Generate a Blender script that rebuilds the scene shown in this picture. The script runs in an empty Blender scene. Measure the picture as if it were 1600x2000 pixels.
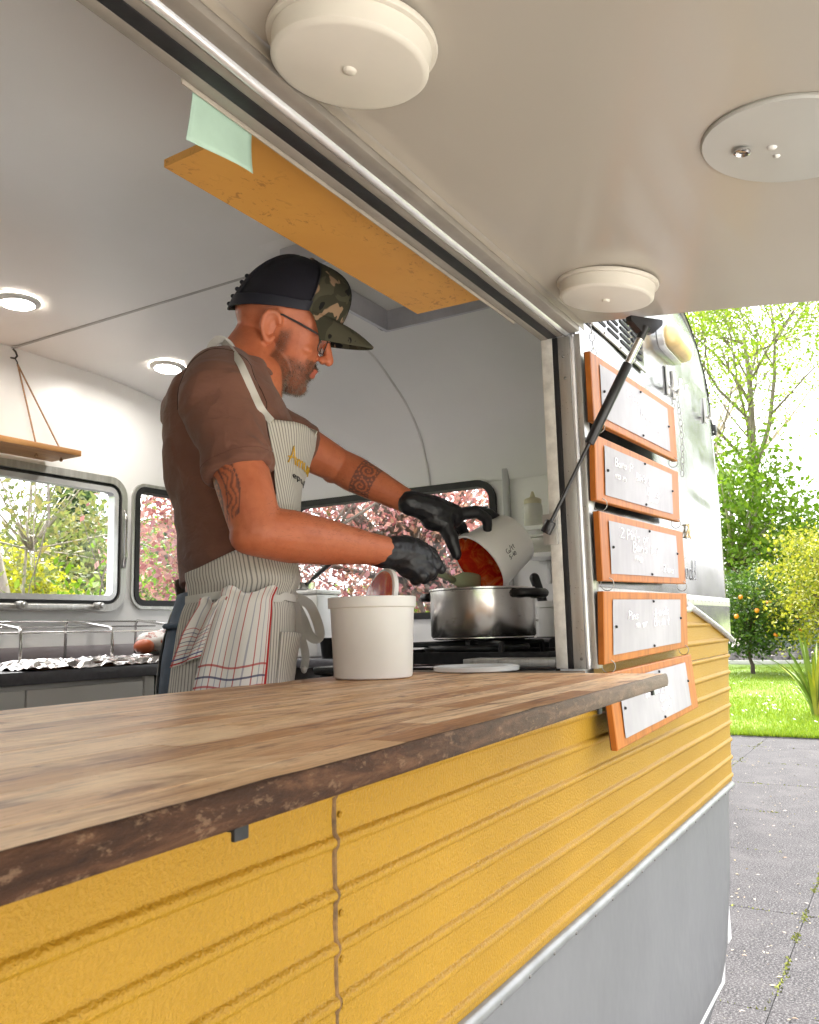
import bpy, bmesh, math, random
import numpy as np
from mathutils import Vector, Matrix, Euler, noise as mnoise

# ------------------------------------------------------------------ camera
scene = bpy.context.scene
COL = scene.collection
PI = math.pi
rad = math.radians
_F, _VP, _ROLL = 1650.0, (990.0, -203.0), 0.025
_ax = Vector((_VP[0], _VP[1], _F)).normalized()
_az = Vector((-_ROLL, 1.0, 0.0))
_az.z = -(_az.x * _VP[0] + _az.y * _VP[1]) / _F
_az.normalize()
_ay = Vector((_ax.y * _az.z - _ax.z * _az.y, _ax.z * _az.x - _ax.x * _az.z, _ax.x * _az.y - _ax.y * _az.x))
if _ay.x > 0:
    _ay = -_ay
CAM_RIGHT = Vector((_ax.x, _ay.x, _az.x))
CAM_UP = Vector((_ax.y, _ay.y, _az.y))
CAM_FWD = Vector((_ax.z, _ay.z, _az.z))
CAM_LOC = Vector((0, 0, 1.5))
cam_data = bpy.data.cameras.new('camera')
cam = bpy.data.objects.new('camera', cam_data)
COL.objects.link(cam)
cam.matrix_world = Matrix(((CAM_RIGHT.x, CAM_UP.x, -CAM_FWD.x, CAM_LOC.x),
                           (CAM_RIGHT.y, CAM_UP.y, -CAM_FWD.y, CAM_LOC.y),
                           (CAM_RIGHT.z, CAM_UP.z, -CAM_FWD.z, CAM_LOC.z),
                           (0, 0, 0, 1)))
cam_data.sensor_fit = 'HORIZONTAL'
cam_data.sensor_width = 36.0
cam_data.lens = 36.0 * _F / 1600.0
cam_data.clip_start = 0.02
cam_data.clip_end = 2000
cam_data.dof.use_dof = True
cam_data.dof.focus_distance = 1.55
cam_data.dof.aperture_fstop = 32
scene.camera = cam

# ------------------------------------------------------------------ light
SUN_EL, SUN_AZ = rad(58), rad(38)      # azimuth: direction towards the sun, from +X to +Y
world = bpy.data.worlds.new('World')
scene.world = world
world.use_nodes = True
nt = world.node_tree
nt.nodes.clear()
sky = nt.nodes.new('ShaderNodeTexSky')
sky.sky_type = 'NISHITA'
sky.sun_disc = False
sky.sun_elevation = SUN_EL
sky.sun_rotation = PI / 2 - SUN_AZ
sky.air_density = 1.2
sky.dust_density = 6.0
sky.ozone_density = 1.0
hsv = nt.nodes.new('ShaderNodeHueSaturation')
hsv.inputs['Saturation'].default_value = 0.14       # a bright, thinly clouded sky
bg = nt.nodes.new('ShaderNodeBackground')
bg.inputs['Strength'].default_value = 0.15
wo = nt.nodes.new('ShaderNodeOutputWorld')
nt.links.new(sky.outputs[0], hsv.inputs['Color'])
nt.links.new(hsv.outputs[0], bg.inputs['Color'])
nt.links.new(bg.outputs[0], wo.inputs['Surface'])
sun_data = bpy.data.lights.new('sun', 'SUN')
sun_data.energy = 1.35
sun_data.angle = rad(14)
sun_data.color = (1.0, 0.93, 0.83)
sun = bpy.data.objects.new('sun', sun_data)
COL.objects.link(sun)
sd = Vector((math.cos(SUN_EL) * math.cos(SUN_AZ), math.cos(SUN_EL) * math.sin(SUN_AZ), math.sin(SUN_EL)))
sun.rotation_euler = sd.to_track_quat('Z', 'Y').to_euler()
sun.location = sd * 60

scene.view_settings.view_transform = 'Standard'
scene.view_settings.look = 'None'
scene.view_settings.exposure = 2.84
scene.view_settings.gamma = 1.0
scene.view_settings.use_curve_mapping = False
scene.render.engine = 'CYCLES'
cy = scene.cycles
cy.max_bounces = 12
cy.diffuse_bounces = 8
cy.glossy_bounces = 5
cy.transmission_bounces = 8
cy.transparent_max_bounces = 24
cy.use_denoising = True
cy.sample_clamp_indirect = 8.0
cy.caustics_reflective = False
cy.caustics_refractive = False

random.seed(7)

# ------------------------------------------------------------------ helpers
def V(*a):
    return Vector(a if len(a) > 1 else a[0])

class MB:
    """collects geometry for ONE mesh object"""
    def __init__(self):
        self.v = []; self.f = []; self.m = []; self.uv = []; self.cm = 0
    def quadgrid(self, rows, close_u=False, close_v=False, flip=False):
        n0 = len(self.v); R = len(rows); Cn = len(rows[0])
        for r in rows:
            self.v.extend([tuple(p) for p in r])
        for i in range(R - (0 if close_v else 1)):
            for j in range(Cn - (0 if close_u else 1)):
                a = n0 + i * Cn + j; b = n0 + i * Cn + (j + 1) % Cn
                c = n0 + ((i + 1) % R) * Cn + (j + 1) % Cn; d = n0 + ((i + 1) % R) * Cn + j
                self.face((a, d, c, b) if flip else (a, b, c, d))
        return n0
    def face(self, f, uv=None):
        self.f.append(tuple(f)); self.m.append(self.cm); self.uv.append(uv)
    def poly(self, pts):
        n = len(self.v); self.v.extend([tuple(p) for p in pts])
        self.face(range(n, n + len(pts)))
    def box(self, x0, x1, y0, y1, z0, z1, M=None):
        n = len(self.v)
        P = [(x, y, z) for z in (z0, z1) for y in (y0, y1) for x in (x0, x1)]
        if M: P = [tuple(M @ Vector(p)) for p in P]
        self.v.extend(P)
        for f in ((0, 2, 3, 1), (4, 5, 7, 6), (0, 1, 5, 4), (2, 6, 7, 3), (0, 4, 6, 2), (1, 3, 7, 5)):
            self.face([n + i for i in f])
        return self
    def bbox(self, x0, x1, y0, y1, z0, z1, b=0.003, M=None):
        """bevelled box"""
        bm = bmesh.new()
        r = bmesh.ops.create_cube(bm, size=1)
        for v in bm.verts:
            v.co = ((x0 + x1) / 2 + v.co.x * (x1 - x0), (y0 + y1) / 2 + v.co.y * (y1 - y0), (z0 + z1) / 2 + v.co.z * (z1 - z0))
        b = min(b, 0.45 * min(abs(x1 - x0), abs(y1 - y0), abs(z1 - z0)))
        bmesh.ops.bevel(bm, geom=bm.edges[:], offset=b, segments=2, affect='EDGES', profile=0.5)
        self.addbm(bm, M); bm.free()
        return self
    def addbm(self, bm, M=None):
        n = len(self.v); bm.verts.index_update()
        for v in bm.verts:
            self.v.append(tuple(M @ v.co) if M else tuple(v.co))
        for f in bm.faces:
            self.face([n + v.index for v in f.verts])
    def tube(self, pts, r, n=10, cap=True, up=None):
        pts = [Vector(p) for p in pts]
        if not hasattr(r, '__len__'): r = [r] * len(pts)
        rows = []
        t0 = (pts[1] - pts[0]).normalized()
        ref = Vector(up) if up else (Vector((0, 0, 1)) if abs(t0.z) < 0.9 else Vector((1, 0, 0)))
        a = t0.cross(ref).normalized()
        for i, p in enumerate(pts):
            if i == 0: t = pts[1] - pts[0]
            elif i == len(pts) - 1: t = pts[-1] - pts[-2]
            else: t = (pts[i + 1] - pts[i]).normalized() + (pts[i] - pts[i - 1]).normalized()
            t.normalize()
            a = (a - t * a.dot(t)).normalized(); b = t.cross(a)
            rows.append([p + (a * math.cos(2 * PI * k / n) + b * math.sin(2 * PI * k / n)) * r[i] for k in range(n)])
        n0 = self.quadgrid(rows, close_u=True)
        if cap:
            self.face([n0 + k for k in range(n)][::-1])
            e = n0 + (len(rows) - 1) * n
            self.face([e + k for k in range(n)])
        return self
    def ball(self, c, r, nu=14, nv=9, M=None):
        if not hasattr(r, '__len__'): r = (r, r, r)
        c = Vector(c); rows = []
        for i in range(1, nv):
            th = PI * i / nv
            row = []
            for j in range(nu):
                ph = 2 * PI * j / nu
                p = Vector((r[0] * math.sin(th) * math.cos(ph), r[1] * math.sin(th) * math.sin(ph), -r[2] * math.cos(th)))
                row.append(c + (M @ p if M else p))
            rows.append(row)
        n0 = self.quadgrid(rows, close_u=True)
        b = Vector((0, 0, -r[2])); t = Vector((0, 0, r[2]))
        self.v.append(tuple(c + (M @ b if M else b))); self.v.append(tuple(c + (M @ t if M else t)))
        ib = len(self.v) - 2; it = ib + 1
        for j in range(nu):
            self.face((ib, n0 + (j + 1) % nu, n0 + j))
            e = n0 + (nv - 2) * nu
            self.face((it, e + j, e + (j + 1) % nu))
        return self
    def capsule(self, a, b, ra, rb, n=12):
        a, b = Vector(a), Vector(b); d = (b - a)
        L = d.length
        if L < 1e-6: return self.ball(a, ra)
        d /= L
        pts = []; rr = []
        for k in range(1, 5):
            th = PI / 2 * k / 4.0
            pts.append(a - d * ra * math.cos(th)); rr.append(max(ra * math.sin(th), 1e-4))
        for k in range(0, 4):
            th = PI / 2 * k / 4.0
            pts.append(b + d * rb * math.sin(th)); rr.append(max(rb * math.cos(th), 1e-4))
        pts.insert(0, a - d * ra * 0.999); rr.insert(0, 1e-4 + ra * 0.04)
        pts.append(b + d * rb * 0.999); rr.append(1e-4 + rb * 0.04)
        return self.tube(pts, rr, n)
    def chain(self, pr, n=12):
        for (p, r), (q, s) in zip(pr[:-1], pr[1:]):
            self.capsule(p, q, r, s, n)
        return self
    def lathe(self, prof, n=40, c=(0, 0, 0), M=None, closed=False):
        c = Vector(c); rows = []
        for (r, z) in prof:
            row = []
            for k in range(n):
                p = Vector((r * math.cos(2 * PI * k / n), r * math.sin(2 * PI * k / n), z))
                row.append(c + (M @ p if M else p))
            rows.append(row)
        self.quadgrid(rows, close_u=True, close_v=closed)
        return self
    def loft(self, rings, cap=True):
        n0 = self.quadgrid(rings, close_u=True); n = len(rings[0])
        if cap:
            self.face([n0 + k for k in range(n)][::-1])
            e = n0 + (len(rings) - 1) * n
            self.face([e + k for k in range(n)])
        return self
    def prism(self, poly, d):
        """extrude a polygon (list of 3-D points) by vector d"""
        n = len(self.v); k = len(poly); d = Vector(d)
        self.v.extend([tuple(p) for p in poly]); self.v.extend([tuple(Vector(p) + d) for p in poly])
        self.face([n + i for i in range(k)][::-1]); self.face([n + k + i for i in range(k)])
        for i in range(k):
            j = (i + 1) % k
            self.face((n + i, n + j, n + k + j, n + k + i))
        return self
    def plate(self, outer, holes, fmap, t):
        """2-D outline with holes -> slab; fmap(a,b,h) -> 3-D, h in (0,t)"""
        bm = bmesh.new(); loops = []
        for lp in [outer] + holes:
            vs = [bm.verts.new((p[0], p[1], 0)) for p in lp]
            loops.append(vs)
            for i in range(len(vs)): bm.edges.new((vs[i], vs[(i + 1) % len(vs)]))
        bmesh.ops.triangle_fill(bm, use_beauty=True, use_dissolve=False, edges=bm.edges[:])
        bm.verts.index_update()
        n = len(self.v); P = [v.co.copy() for v in bm.verts]; k = len(P)
        for h in (0, t):
            self.v.extend([tuple(fmap(p.x, p.y, h)) for p in P])
        for f in bm.faces:
            ids = [v.index for v in f.verts]
            self.face([n + i for i in ids]); self.face([n + k + i for i in ids][::-1])
        for vs in loops:
            for i in range(len(vs)):
                a, b = vs[i].index, vs[(i + 1) % len(vs)].index
                self.face((n + a, n + b, n + k + b, n + k + a))
        bm.free()
        return self
    def mesh(self, name, mats, smooth=False, fixn=True):
        me = bpy.data.meshes.new(name)
        me.from_pydata(self.v, [], self.f)
        for m in (mats if isinstance(mats, (list, tuple)) else [mats]):
            me.materials.append(m)
        if any(self.m): me.polygons.foreach_set('material_index', self.m)
        if any(u is not None for u in self.uv):
            ul = me.uv_layers.new(name='UVMap')
            li = 0
            for f, u in zip(self.f, self.uv):
                for k in range(len(f)):
                    ul.data[li].uv = u[k] if u else (0, 0)
                    li += 1
        if fixn:
            bm = bmesh.new(); bm.from_mesh(me)
            bmesh.ops.recalc_face_normals(bm, faces=bm.faces[:])
            bm.to_mesh(me); bm.free()
        if smooth is True:
            me.polygons.foreach_set('use_smooth', [True] * len(me.polygons))
        elif smooth:
            me.polygons.foreach_set('use_smooth', [True] * len(me.polygons))
            me.set_sharp_from_angle(angle=rad(smooth))
        me.update()
        return me
    def obj(self, name, mats, parent=None, smooth=35, fixn=True):
        return link(name, self.mesh(name, mats, smooth, fixn), parent)

def link(name, me, parent=None):
    o = bpy.data.objects.new(name, me)
    COL.objects.link(o)
    if parent is not None: o.parent = parent
    return o

def tag(o, label=None, cat=None, group=None, kind=None):
    if label: o['label'] = label
    if cat: o['category'] = cat
    if group: o['group'] = group
    if kind: o['kind'] = kind
    return o

def thing(name, label, cat, loc=(0, 0, 0), rotz=0, group=None):
    o = bpy.data.objects.new(name, None)
    o.empty_display_size = 0.05
    COL.objects.link(o)
    o.location = loc; o.rotation_euler = (0, 0, rotz)
    return tag(o, label, cat, group)

def bake(me, mods, name='tmp'):
    """apply modifiers to a mesh, return the new mesh"""
    o = bpy.data.objects.new(name, me)
    COL.objects.link(o)
    for typ, kw in mods:
        m = o.modifiers.new('m', typ)
        for k, v in kw.items(): setattr(m, k, v)
    dg = bpy.context.evaluated_depsgraph_get()
    dg.update()
    res = bpy.data.meshes.new_from_object(o.evaluated_get(dg))
    bpy.data.objects.remove(o)
    return res

def smooth_all(me):
    me.polygons.foreach_set('use_smooth', [True] * len(me.polygons)); me.update()

def rrect(x0, x1, y0, y1, r, n=6):
    pts = []
    for cx, cy, a0 in ((x1 - r, y1 - r, 0), (x0 + r, y1 - r, 90), (x0 + r, y0 + r, 180), (x1 - r, y0 + r, 270)):
        for k in range(n + 1):
            a = rad(a0 + 90 * k / n)
            pts.append((cx + r * math.cos(a), cy + r * math.sin(a)))
    return pts

def lerp(a, b, t): return a + (b - a) * t
def interp(x, xs, ys): return float(np.interp(x, xs, ys))
def frame_to(d, up=(0, 0, 1)):
    """rotation matrix whose Z axis is d"""
    return Vector(d).normalized().to_track_quat('Z', 'Y').to_matrix()
def copy_tree(o, parent=None):
    c = o.copy(); COL.objects.link(c); c.parent = parent
    for ch in o.children: copy_tree(ch, c)
    return c

# ------------------------------------------------------------------ materials
class NT:
    """tiny node helper"""
    def __init__(self, name):
        self.mat = bpy.data.materials.new(name)
        self.mat.use_nodes = True
        self.t = self.mat.node_tree
        self.b = self.t.nodes['Principled BSDF']
        self.out = self.t.nodes['Material Output']
    def n(self, typ, **kw):
        nd = self.t.nodes.new(typ)
        for k, v in kw.items():
            if k in nd.inputs.keys() if isinstance(k, str) else False: nd.inputs[k].default_value = v
            else: setattr(nd, k, v)
        return nd
    def l(self, a, b): self.t.links.new(a, b)
    def coord(self, kind='Object', scale=(1, 1, 1), loc=(0, 0, 0), rot=(0, 0, 0), src=None):
        if src is None: src = self.n('ShaderNodeTexCoord').outputs[kind]
        mp = self.n('ShaderNodeMapping')
        mp.inputs['Scale'].default_value = scale; mp.inputs['Location'].default_value = loc; mp.inputs['Rotation'].default_value = rot
        self.l(src, mp.inputs[0])
        return mp.outputs[0]
    def noise(self, co, scale=5, detail=4, rough=0.55, dist=0.0):
        nd = self.n('ShaderNodeTexNoise')
        nd.inputs['Scale'].default_value = scale; nd.inputs['Detail'].default_value = detail
        nd.inputs['Roughness'].default_value = rough; nd.inputs['Distortion'].default_value = dist
        self.l(co, nd.inputs['Vector'])
        return nd.outputs['Fac']
    def ramp(self, fac, stops, interp='LINEAR'):
        r = self.n('ShaderNodeValToRGB'); cr = r.color_ramp; cr.interpolation = interp
        while len(cr.elements) < len(stops): cr.elements.new(0.5)
        for e, (p, c) in zip(cr.elements, stops):
            e.position = p; e.color = (*c, 1) if len(c) == 3 else c
        self.l(fac, r.inputs[0])
        return r.outputs[0]
    def mix(self, fac, a, b, mode='MIX'):
        m = self.n('ShaderNodeMix'); m.data_type = 'RGBA'; m.blend_type = mode
        for s, i in ((fac, 0), (a, 6), (b, 7)):
            if hasattr(s, 'is_linked'): self.l(s, m.inputs[i])
            elif i == 0: m.inputs[0].default_value = s
            else: m.inputs[i].default_value = (*s, 1) if len(s) == 3 else s
        return m.outputs[2]
    def math(self, op, a, b=None, clamp=False):
        m = self.n('ShaderNodeMath'); m.operation = op; m.use_clamp = clamp
        for s, i in ((a, 0), (b, 1)):
            if s is None: continue
            if hasattr(s, 'is_linked'): self.l(s, m.inputs[i])
            else: m.inputs[i].default_value = s
        return m.outputs[0]
    def sep(self, co):
        s = self.n('ShaderNodeSeparateXYZ'); self.l(co, s.inputs[0]); return s.outputs
    def bump(self, h, strength=0.3, dist=0.002, prev=None):
        b = self.n('ShaderNodeBump'); b.inputs['Strength'].default_value = strength; b.inputs['Distance'].default_value = dist
        self.l(h, b.inputs['Height'])
        if prev is not None: self.l(prev, b.inputs['Normal'])
        self.l(b.outputs[0], self.b.inputs['Normal'])
        return b.outputs[0]
    def col(self, c):
        if hasattr(c, 'is_linked'): self.l(c, self.b.inputs['Base Color'])
        else: self.b.inputs['Base Color'].default_value = (*c, 1)
        return self
    def set(self, **kw):
        names = dict(rough='Roughness', metal='Metallic', coat='Coat Weight', coatr='Coat Roughness', spec='Specular IOR Level', ior='IOR',
                     trans='Transmission Weight', sss='Subsurface Weight', sheen='Sheen Weight', alpha='Alpha')
        for k, v in kw.items():
            i = self.b.inputs[names[k]]
            if hasattr(v, 'is_linked'): self.l(v, i)
            else: i.default_value = v
        return self

def pm(name, c, rough=0.5, metal=0.0, var=0.12, vscale=6.0, bump=0.0, bscale=60.0, bdist=0.001, coat=0.0, spec=0.5, detail=4, stretch=(1, 1, 1), rvar=0.0, kind='Object'):
    m = NT(name)
    co = m.coord(kind, stretch)
    f = m.noise(co, vscale, detail)
    lo = tuple(max(0, x * (1 - var)) for x in c); hi = tuple(min(1, x * (1 + var)) for x in c)
    m.col(m.ramp(f, [(0.3, lo), (0.7, hi)]))
    m.set(rough=rough, metal=metal, coat=coat, spec=spec)
    if rvar:
        f2 = m.noise(co, vscale * 2.3, 5)
        m.set(rough=m.math('ADD', m.math('MULTIPLY', f2, rvar * 2), rough - rvar))
    if bump:
        m.bump(m.noise(co, bscale, 3), bump, bdist)
    return m.mat

def emis(name, c, s):
    m = NT(name)
    m.col(c); m.b.inputs['Emission Color'].default_value = (*c, 1); m.b.inputs['Emission Strength'].default_value = s
    return m.mat

# ================================================================== MATERIALS
M_WHITE = pm('white laminate', (0.88, 0.876, 0.865), 0.30, var=0.03, vscale=2.0, bump=0.05, bscale=3.0, bdist=0.01)
M_AWN = pm('cream enamel', (0.43, 0.392, 0.335), 0.22, var=0.03, vscale=1.5, bump=0.05, bscale=2.2, bdist=0.012, coat=0.15)
M_WPLAS = pm('white plastic', (0.80, 0.79, 0.76), 0.35, var=0.03, vscale=8)
M_WPLAS2 = pm('cream plastic', (0.66, 0.62, 0.545), 0.38, var=0.05, vscale=9, spec=0.45)
M_BLACK = pm('black rubber', (0.012, 0.012, 0.014), 0.55, var=0.3, vscale=30, bump=0.2, bscale=200)
M_BLKPL = pm('black plastic', (0.015, 0.015, 0.017), 0.3, var=0.2, vscale=30)
M_IRON = pm('black iron', (0.02, 0.02, 0.022), 0.5, metal=0.3, var=0.4, vscale=40, bump=0.4, bscale=220)
M_STEEL = pm('wire steel', (0.62, 0.60, 0.58), 0.22, metal=1.0, var=0.1, vscale=20)
M_CHROME = pm('polished edge', (0.80, 0.80, 0.82), 0.22, metal=0.55, var=0.06, vscale=40, bump=0.25, bscale=90, bdist=0.001)
M_REVEAL = pm('brown grey channel', (0.30, 0.27, 0.235), 0.42, metal=0.25, var=0.2, vscale=9, bump=0.2, bscale=80, rvar=0.12)
M_SKIRT = pm('grey skirt paint', (0.205, 0.208, 0.215), 0.42, metal=0.2, var=0.10, vscale=2.2, bump=0.12, bscale=6, bdist=0.03, rvar=0.10, detail=7, spec=0.4)
M_LABEL_W = pm('white ink', (0.9, 0.9, 0.9), 0.4, var=0.0)
M_GREYTOP = pm('grey worktop', (0.12, 0.115, 0.125), 0.3, var=0.15, vscale=60)
M_CAB = pm('cabinet door', (0.60, 0.575, 0.535), 0.4, var=0.04, vscale=2)
M_SPLASH = pm('mauve splashback', (0.30, 0.255, 0.26), 0.4, var=0.05, vscale=3)
M_DARK = pm('dark void', (0.006, 0.006, 0.006), 0.8, var=0.0)

def mat_alu_wall():
    m = NT('polished aluminium skin')
    co = m.coord('Object')
    f = m.noise(co, 7, 6, 0.6)
    st = m.noise(m.coord('Object', (3, 3, 0.8)), 9, 5, 0.65)
    c = m.ramp(f, [(0.25, (0.20, 0.203, 0.208)), (0.6, (0.295, 0.298, 0.304))])
    c = m.mix(m.math('MULTIPLY', m.ramp(st, [(0.55, (0, 0, 0)), (0.75, (1, 1, 1))]), 0.4), c, (0.13, 0.13, 0.13))
    m.col(c); m.set(metal=1.0)
    m.set(rough=m.math('ADD', m.math('MULTIPLY', m.noise(co, 14, 6, 0.7), 0.16), 0.10))
    b = m.bump(m.noise(co, 4.5, 3, 0.5), 0.25, 0.012)
    m.bump(m.noise(m.coord('Object', (1, 1, 1)), 160, 2), 0.06, 0.0006, b)
    return m.mat
M_ALU = mat_alu_wall()

def mat_alu_dull():
    m = NT('weathered aluminium')
    co = m.coord('Object')
    st = m.noise(m.coord('Object', (40, 40, 2.2)), 1.5, 6, 0.65)
    sp = m.noise(co, 190, 3, 0.6)
    c = m.ramp(st, [(0.25, (0.40, 0.385, 0.36)), (0.55, (0.57, 0.56, 0.54)), (0.8, (0.70, 0.69, 0.67))])
    c = m.mix(m.math('MULTIPLY', m.ramp(sp, [(0.66, (0, 0, 0)), (0.72, (1, 1, 1))]), 0.7), c, (0.12, 0.09, 0.07))
    m.col(c); m.set(metal=0.75, rough=0.42)
    m.bump(sp, 0.25, 0.001)
    return m.mat
M_ALUD = mat_alu_dull()

def mat_yellow():
    m = NT('yellow siding paint')
    co = m.coord('Object')
    big = m.noise(co, 2.2, 4)
    c = m.ramp(big, [(0.3, (0.34, 0.186, 0.0145)), (0.7, (0.40, 0.222, 0.021))])
    spots = m.noise(m.coord('Object', (1, 1, 1), (3, 1, 7)), 34, 4, 0.7)
    c = m.mix(m.math('MULTIPLY', m.ramp(spots, [(0.70, (0, 0, 0)), (0.76, (1, 1, 1))]), 0.5), c, (0.30, 0.14, 0.02))
    streak = m.noise(m.coord('Object', (14, 1, 1.2)), 2.2, 5, 0.6)
    c = m.mix(m.math('MULTIPLY', m.ramp(streak, [(0.55, (0, 0, 0)), (0.8, (1, 1, 1))]), 0.18), c, (0.42, 0.22, 0.03))
    m.col(c)
    m.set(rough=0.42, spec=0.22)
    peel = m.noise(co, 250, 2, 0.5)
    b = m.bump(m.noise(co, 9, 3), 0.06, 0.006)
    m.bump(peel, 0.82, 0.0028, b)
    return m.mat
M_YEL = mat_yellow()
M_SEAM = pm('old sealant', (0.16, 0.085, 0.025), 0.7, var=0.5, vscale=60, bump=0.6, bscale=150, bdist=0.002)

def mat_stave(name, dark=False):
    m = NT(name)
    tc = m.n('ShaderNodeTexCoord').outputs['Object']
    oi = m.n('ShaderNodeObjectInfo').outputs['Random']
    off = m.n('ShaderNodeVectorMath'); off.operation = 'ADD'
    cmb = m.n('ShaderNodeCombineXYZ')
    m.l(m.math('MULTIPLY', oi, 37.0), cmb.inputs[0]); m.l(m.math('MULTIPLY', oi, 91.0), cmb.inputs[1]); m.l(m.math('MULTIPLY', oi, 13.0), cmb.inputs[2])
    m.l(tc, off.inputs[0]); m.l(cmb.outputs[0], off.inputs[1])
    co = m.coord(scale=(0.8, 11.0, 11.0), src=off.outputs[0])
    g = m.noise(co, 4.2, 7, 0.66, 1.1)
    fine = m.noise(m.coord(scale=(3.0, 60.0, 60.0), src=off.outputs[0]), 6, 4, 0.6)
    tone = m.ramp(oi, [(0.0, (0.40, 0.19, 0.075)), (0.2, (0.70, 0.43, 0.20)), (0.4, (0.84, 0.60, 0.36)), (0.6, (0.56, 0.30, 0.13)), (0.8, (0.78, 0.52, 0.28)), (1.0, (0.48, 0.26, 0.115))])
    c = m.mix(m.math('MULTIPLY', m.ramp(g, [(0.47, (0, 0, 0)), (0.70, (1, 1, 1))]), 0.70), tone, (0.24, 0.10, 0.042))
    c = m.mix(m.math('MULTIPLY', m.ramp(fine, [(0.4, (0, 0, 0)), (0.7, (1, 1, 1))]), 0.42), c, (0.22, 0.10, 0.045))
    kn = m.noise(m.coord(scale=(3.2, 16, 16), src=off.outputs[0]), 2.6, 4, 0.7, 0.6)
    c = m.mix(m.math('MULTIPLY', m.ramp(kn, [(0.55, (0, 0, 0)), (0.66, (1, 1, 1))]), 0.78), c, (0.12, 0.045, 0.03))
    wn = m.noise(m.coord('Generated', (3, 7, 2)), 3.0, 5, 0.65)
    c = m.mix(m.math('MULTIPLY', m.ramp(wn, [(0.5, (0, 0, 0)), (0.75, (1, 1, 1))]), 0.42), c, (0.80, 0.66, 0.48))
    gp = m.n('ShaderNodeNewGeometry').outputs['Position']
    st1 = m.noise(m.coord(scale=(2.2, 6.5, 1), src=gp), 3.4, 6, 0.68, 0.8)
    c = m.mix(m.math('MULTIPLY', m.ramp(st1, [(0.55, (0, 0, 0)), (0.68, (1, 1, 1))]), 0.55), c, (0.20, 0.095, 0.045))
    st2 = m.noise(m.coord(scale=(1.6, 4.0, 1), loc=(4, 2, 0), src=gp), 3.0, 6, 0.7, 0.5)
    c = m.mix(m.math('MULTIPLY', m.ramp(st2, [(0.52, (0, 0, 0)), (0.66, (1, 1, 1))]), 0.60), c, (0.88, 0.66, 0.40))
    sp = m.noise(m.coord(src=gp), 120, 3, 0.7)
    c = m.mix(m.math('MULTIPLY', m.ramp(sp, [(0.64, (0, 0, 0)), (0.70, (1, 1, 1))]), 0.35), c, (0.16, 0.08, 0.045))
    m.col(c)
    m.set(rough=m.math('ADD', m.math('MULTIPLY', wn, 0.25), 0.32), spec=0.22)
    m.bump(fine, 0.12, 0.0008)
    return m.mat
M_STAVE = mat_stave('counter hardwood')

def mat_edge():
    m = NT('weathered dark edge')
    co = m.coord('Object')
    g = m.noise(m.coord('Object', (1.2, 4, 7)), 9, 7, 0.7, 0.8)
    chips = m.noise(m.coord('Object', (0.8, 1, 1.8)), 75, 6, 0.74)
    c = m.ramp(g, [(0.3, (0.016, 0.0075, 0.004)), (0.50, (0.050, 0.021, 0.010)), (0.72, (0.15, 0.070, 0.034))])
    c = m.mix(m.math('MULTIPLY', m.ramp(chips, [(0.55, (0, 0, 0)), (0.62, (1, 1, 1))]), 0.5), c, (0.24, 0.145, 0.085))
    xs = m.sep(co)[0]
    far = m.ramp(m.math('MULTIPLY', xs, 0.66), [(0.35, (0, 0, 0)), (0.95, (1, 1, 1))])
    c = m.mix(m.math('MULTIPLY', far, 0.55), c, m.mix(g, (0.20, 0.165, 0.12), (0.42, 0.37, 0.30)))
    m.col(c); m.set(rough=0.7, spec=0.2)
    m.bump(chips, 0.7, 0.005)
    return m.mat
M_EDGE = mat_edge()

def mat_ply(name, a, b, c2, axis=(1, 1, 9), rough=0.42):
    m = NT(name)
    oi = m.n('ShaderNodeObjectInfo').outputs['Random']
    tc = m.n('ShaderNodeTexCoord').outputs['Object']
    off = m.n('ShaderNodeVectorMath'); off.operation = 'ADD'
    cmb = m.n('ShaderNodeCombineXYZ'); m.l(m.math('MULTIPLY', oi, 50.0), cmb.inputs[0])
    m.l(tc, off.inputs[0]); m.l(cmb.outputs[0], off.inputs[1])
    g = m.noise(m.coord(scale=axis, src=off.outputs[0]), 5, 6, 0.6, 1.2)
    f = m.noise(m.coord(scale=tuple(x * 6 for x in axis), src=off.outputs[0]), 5, 3)
    c = m.ramp(g, [(0.3, a), (0.55, b), (0.78, c2)])
    c = m.mix(m.math('MULTIPLY', f, 0.25), c, a)
    m.col(c); m.set(rough=rough, spec=0.25); m.bump(f, 0.1, 0.0006)
    return m.mat
M_BOARD = mat_ply('orange varnished plywood', (0.26, 0.075, 0.012), (0.42, 0.130, 0.022), (0.52, 0.18, 0.034), axis=(9, 1, 1.2))
M_BOARDE = pm('dark board edge', (0.06, 0.022, 0.014), 0.6, var=0.3, vscale=40)
M_SHELFW = mat_ply('pine shelf', (0.34, 0.15, 0.05), (0.50, 0.25, 0.09), (0.58, 0.33, 0.14), axis=(1, 9, 9))

def mat_ochre():
    m = NT('ochre painted board')
    co = m.coord('Object')
    c = m.ramp(m.noise(co, 4, 4), [(0.3, (0.52, 0.25, 0.05)), (0.7, (0.60, 0.31, 0.07))])
    sc = m.noise(m.coord('Object', (1, 1.6, 1)), 42, 6, 0.75, 1.0)
    msk = m.noise(co, 5.5, 2)
    k = m.math('MULTIPLY', m.ramp(sc, [(0.57, (0, 0, 0)), (0.61, (1, 1, 1))]), m.ramp(msk, [(0.45, (0, 0, 0)), (0.6, (1, 1, 1))]))
    c = m.mix(m.math('MULTIPLY', k, 0.75), c, (0.26, 0.11, 0.025))
    m.col(c); m.set(rough=0.5); m.bump(sc, 0.12, 0.0008)
    return m.mat
M_OCHRE = mat_ochre()

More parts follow.
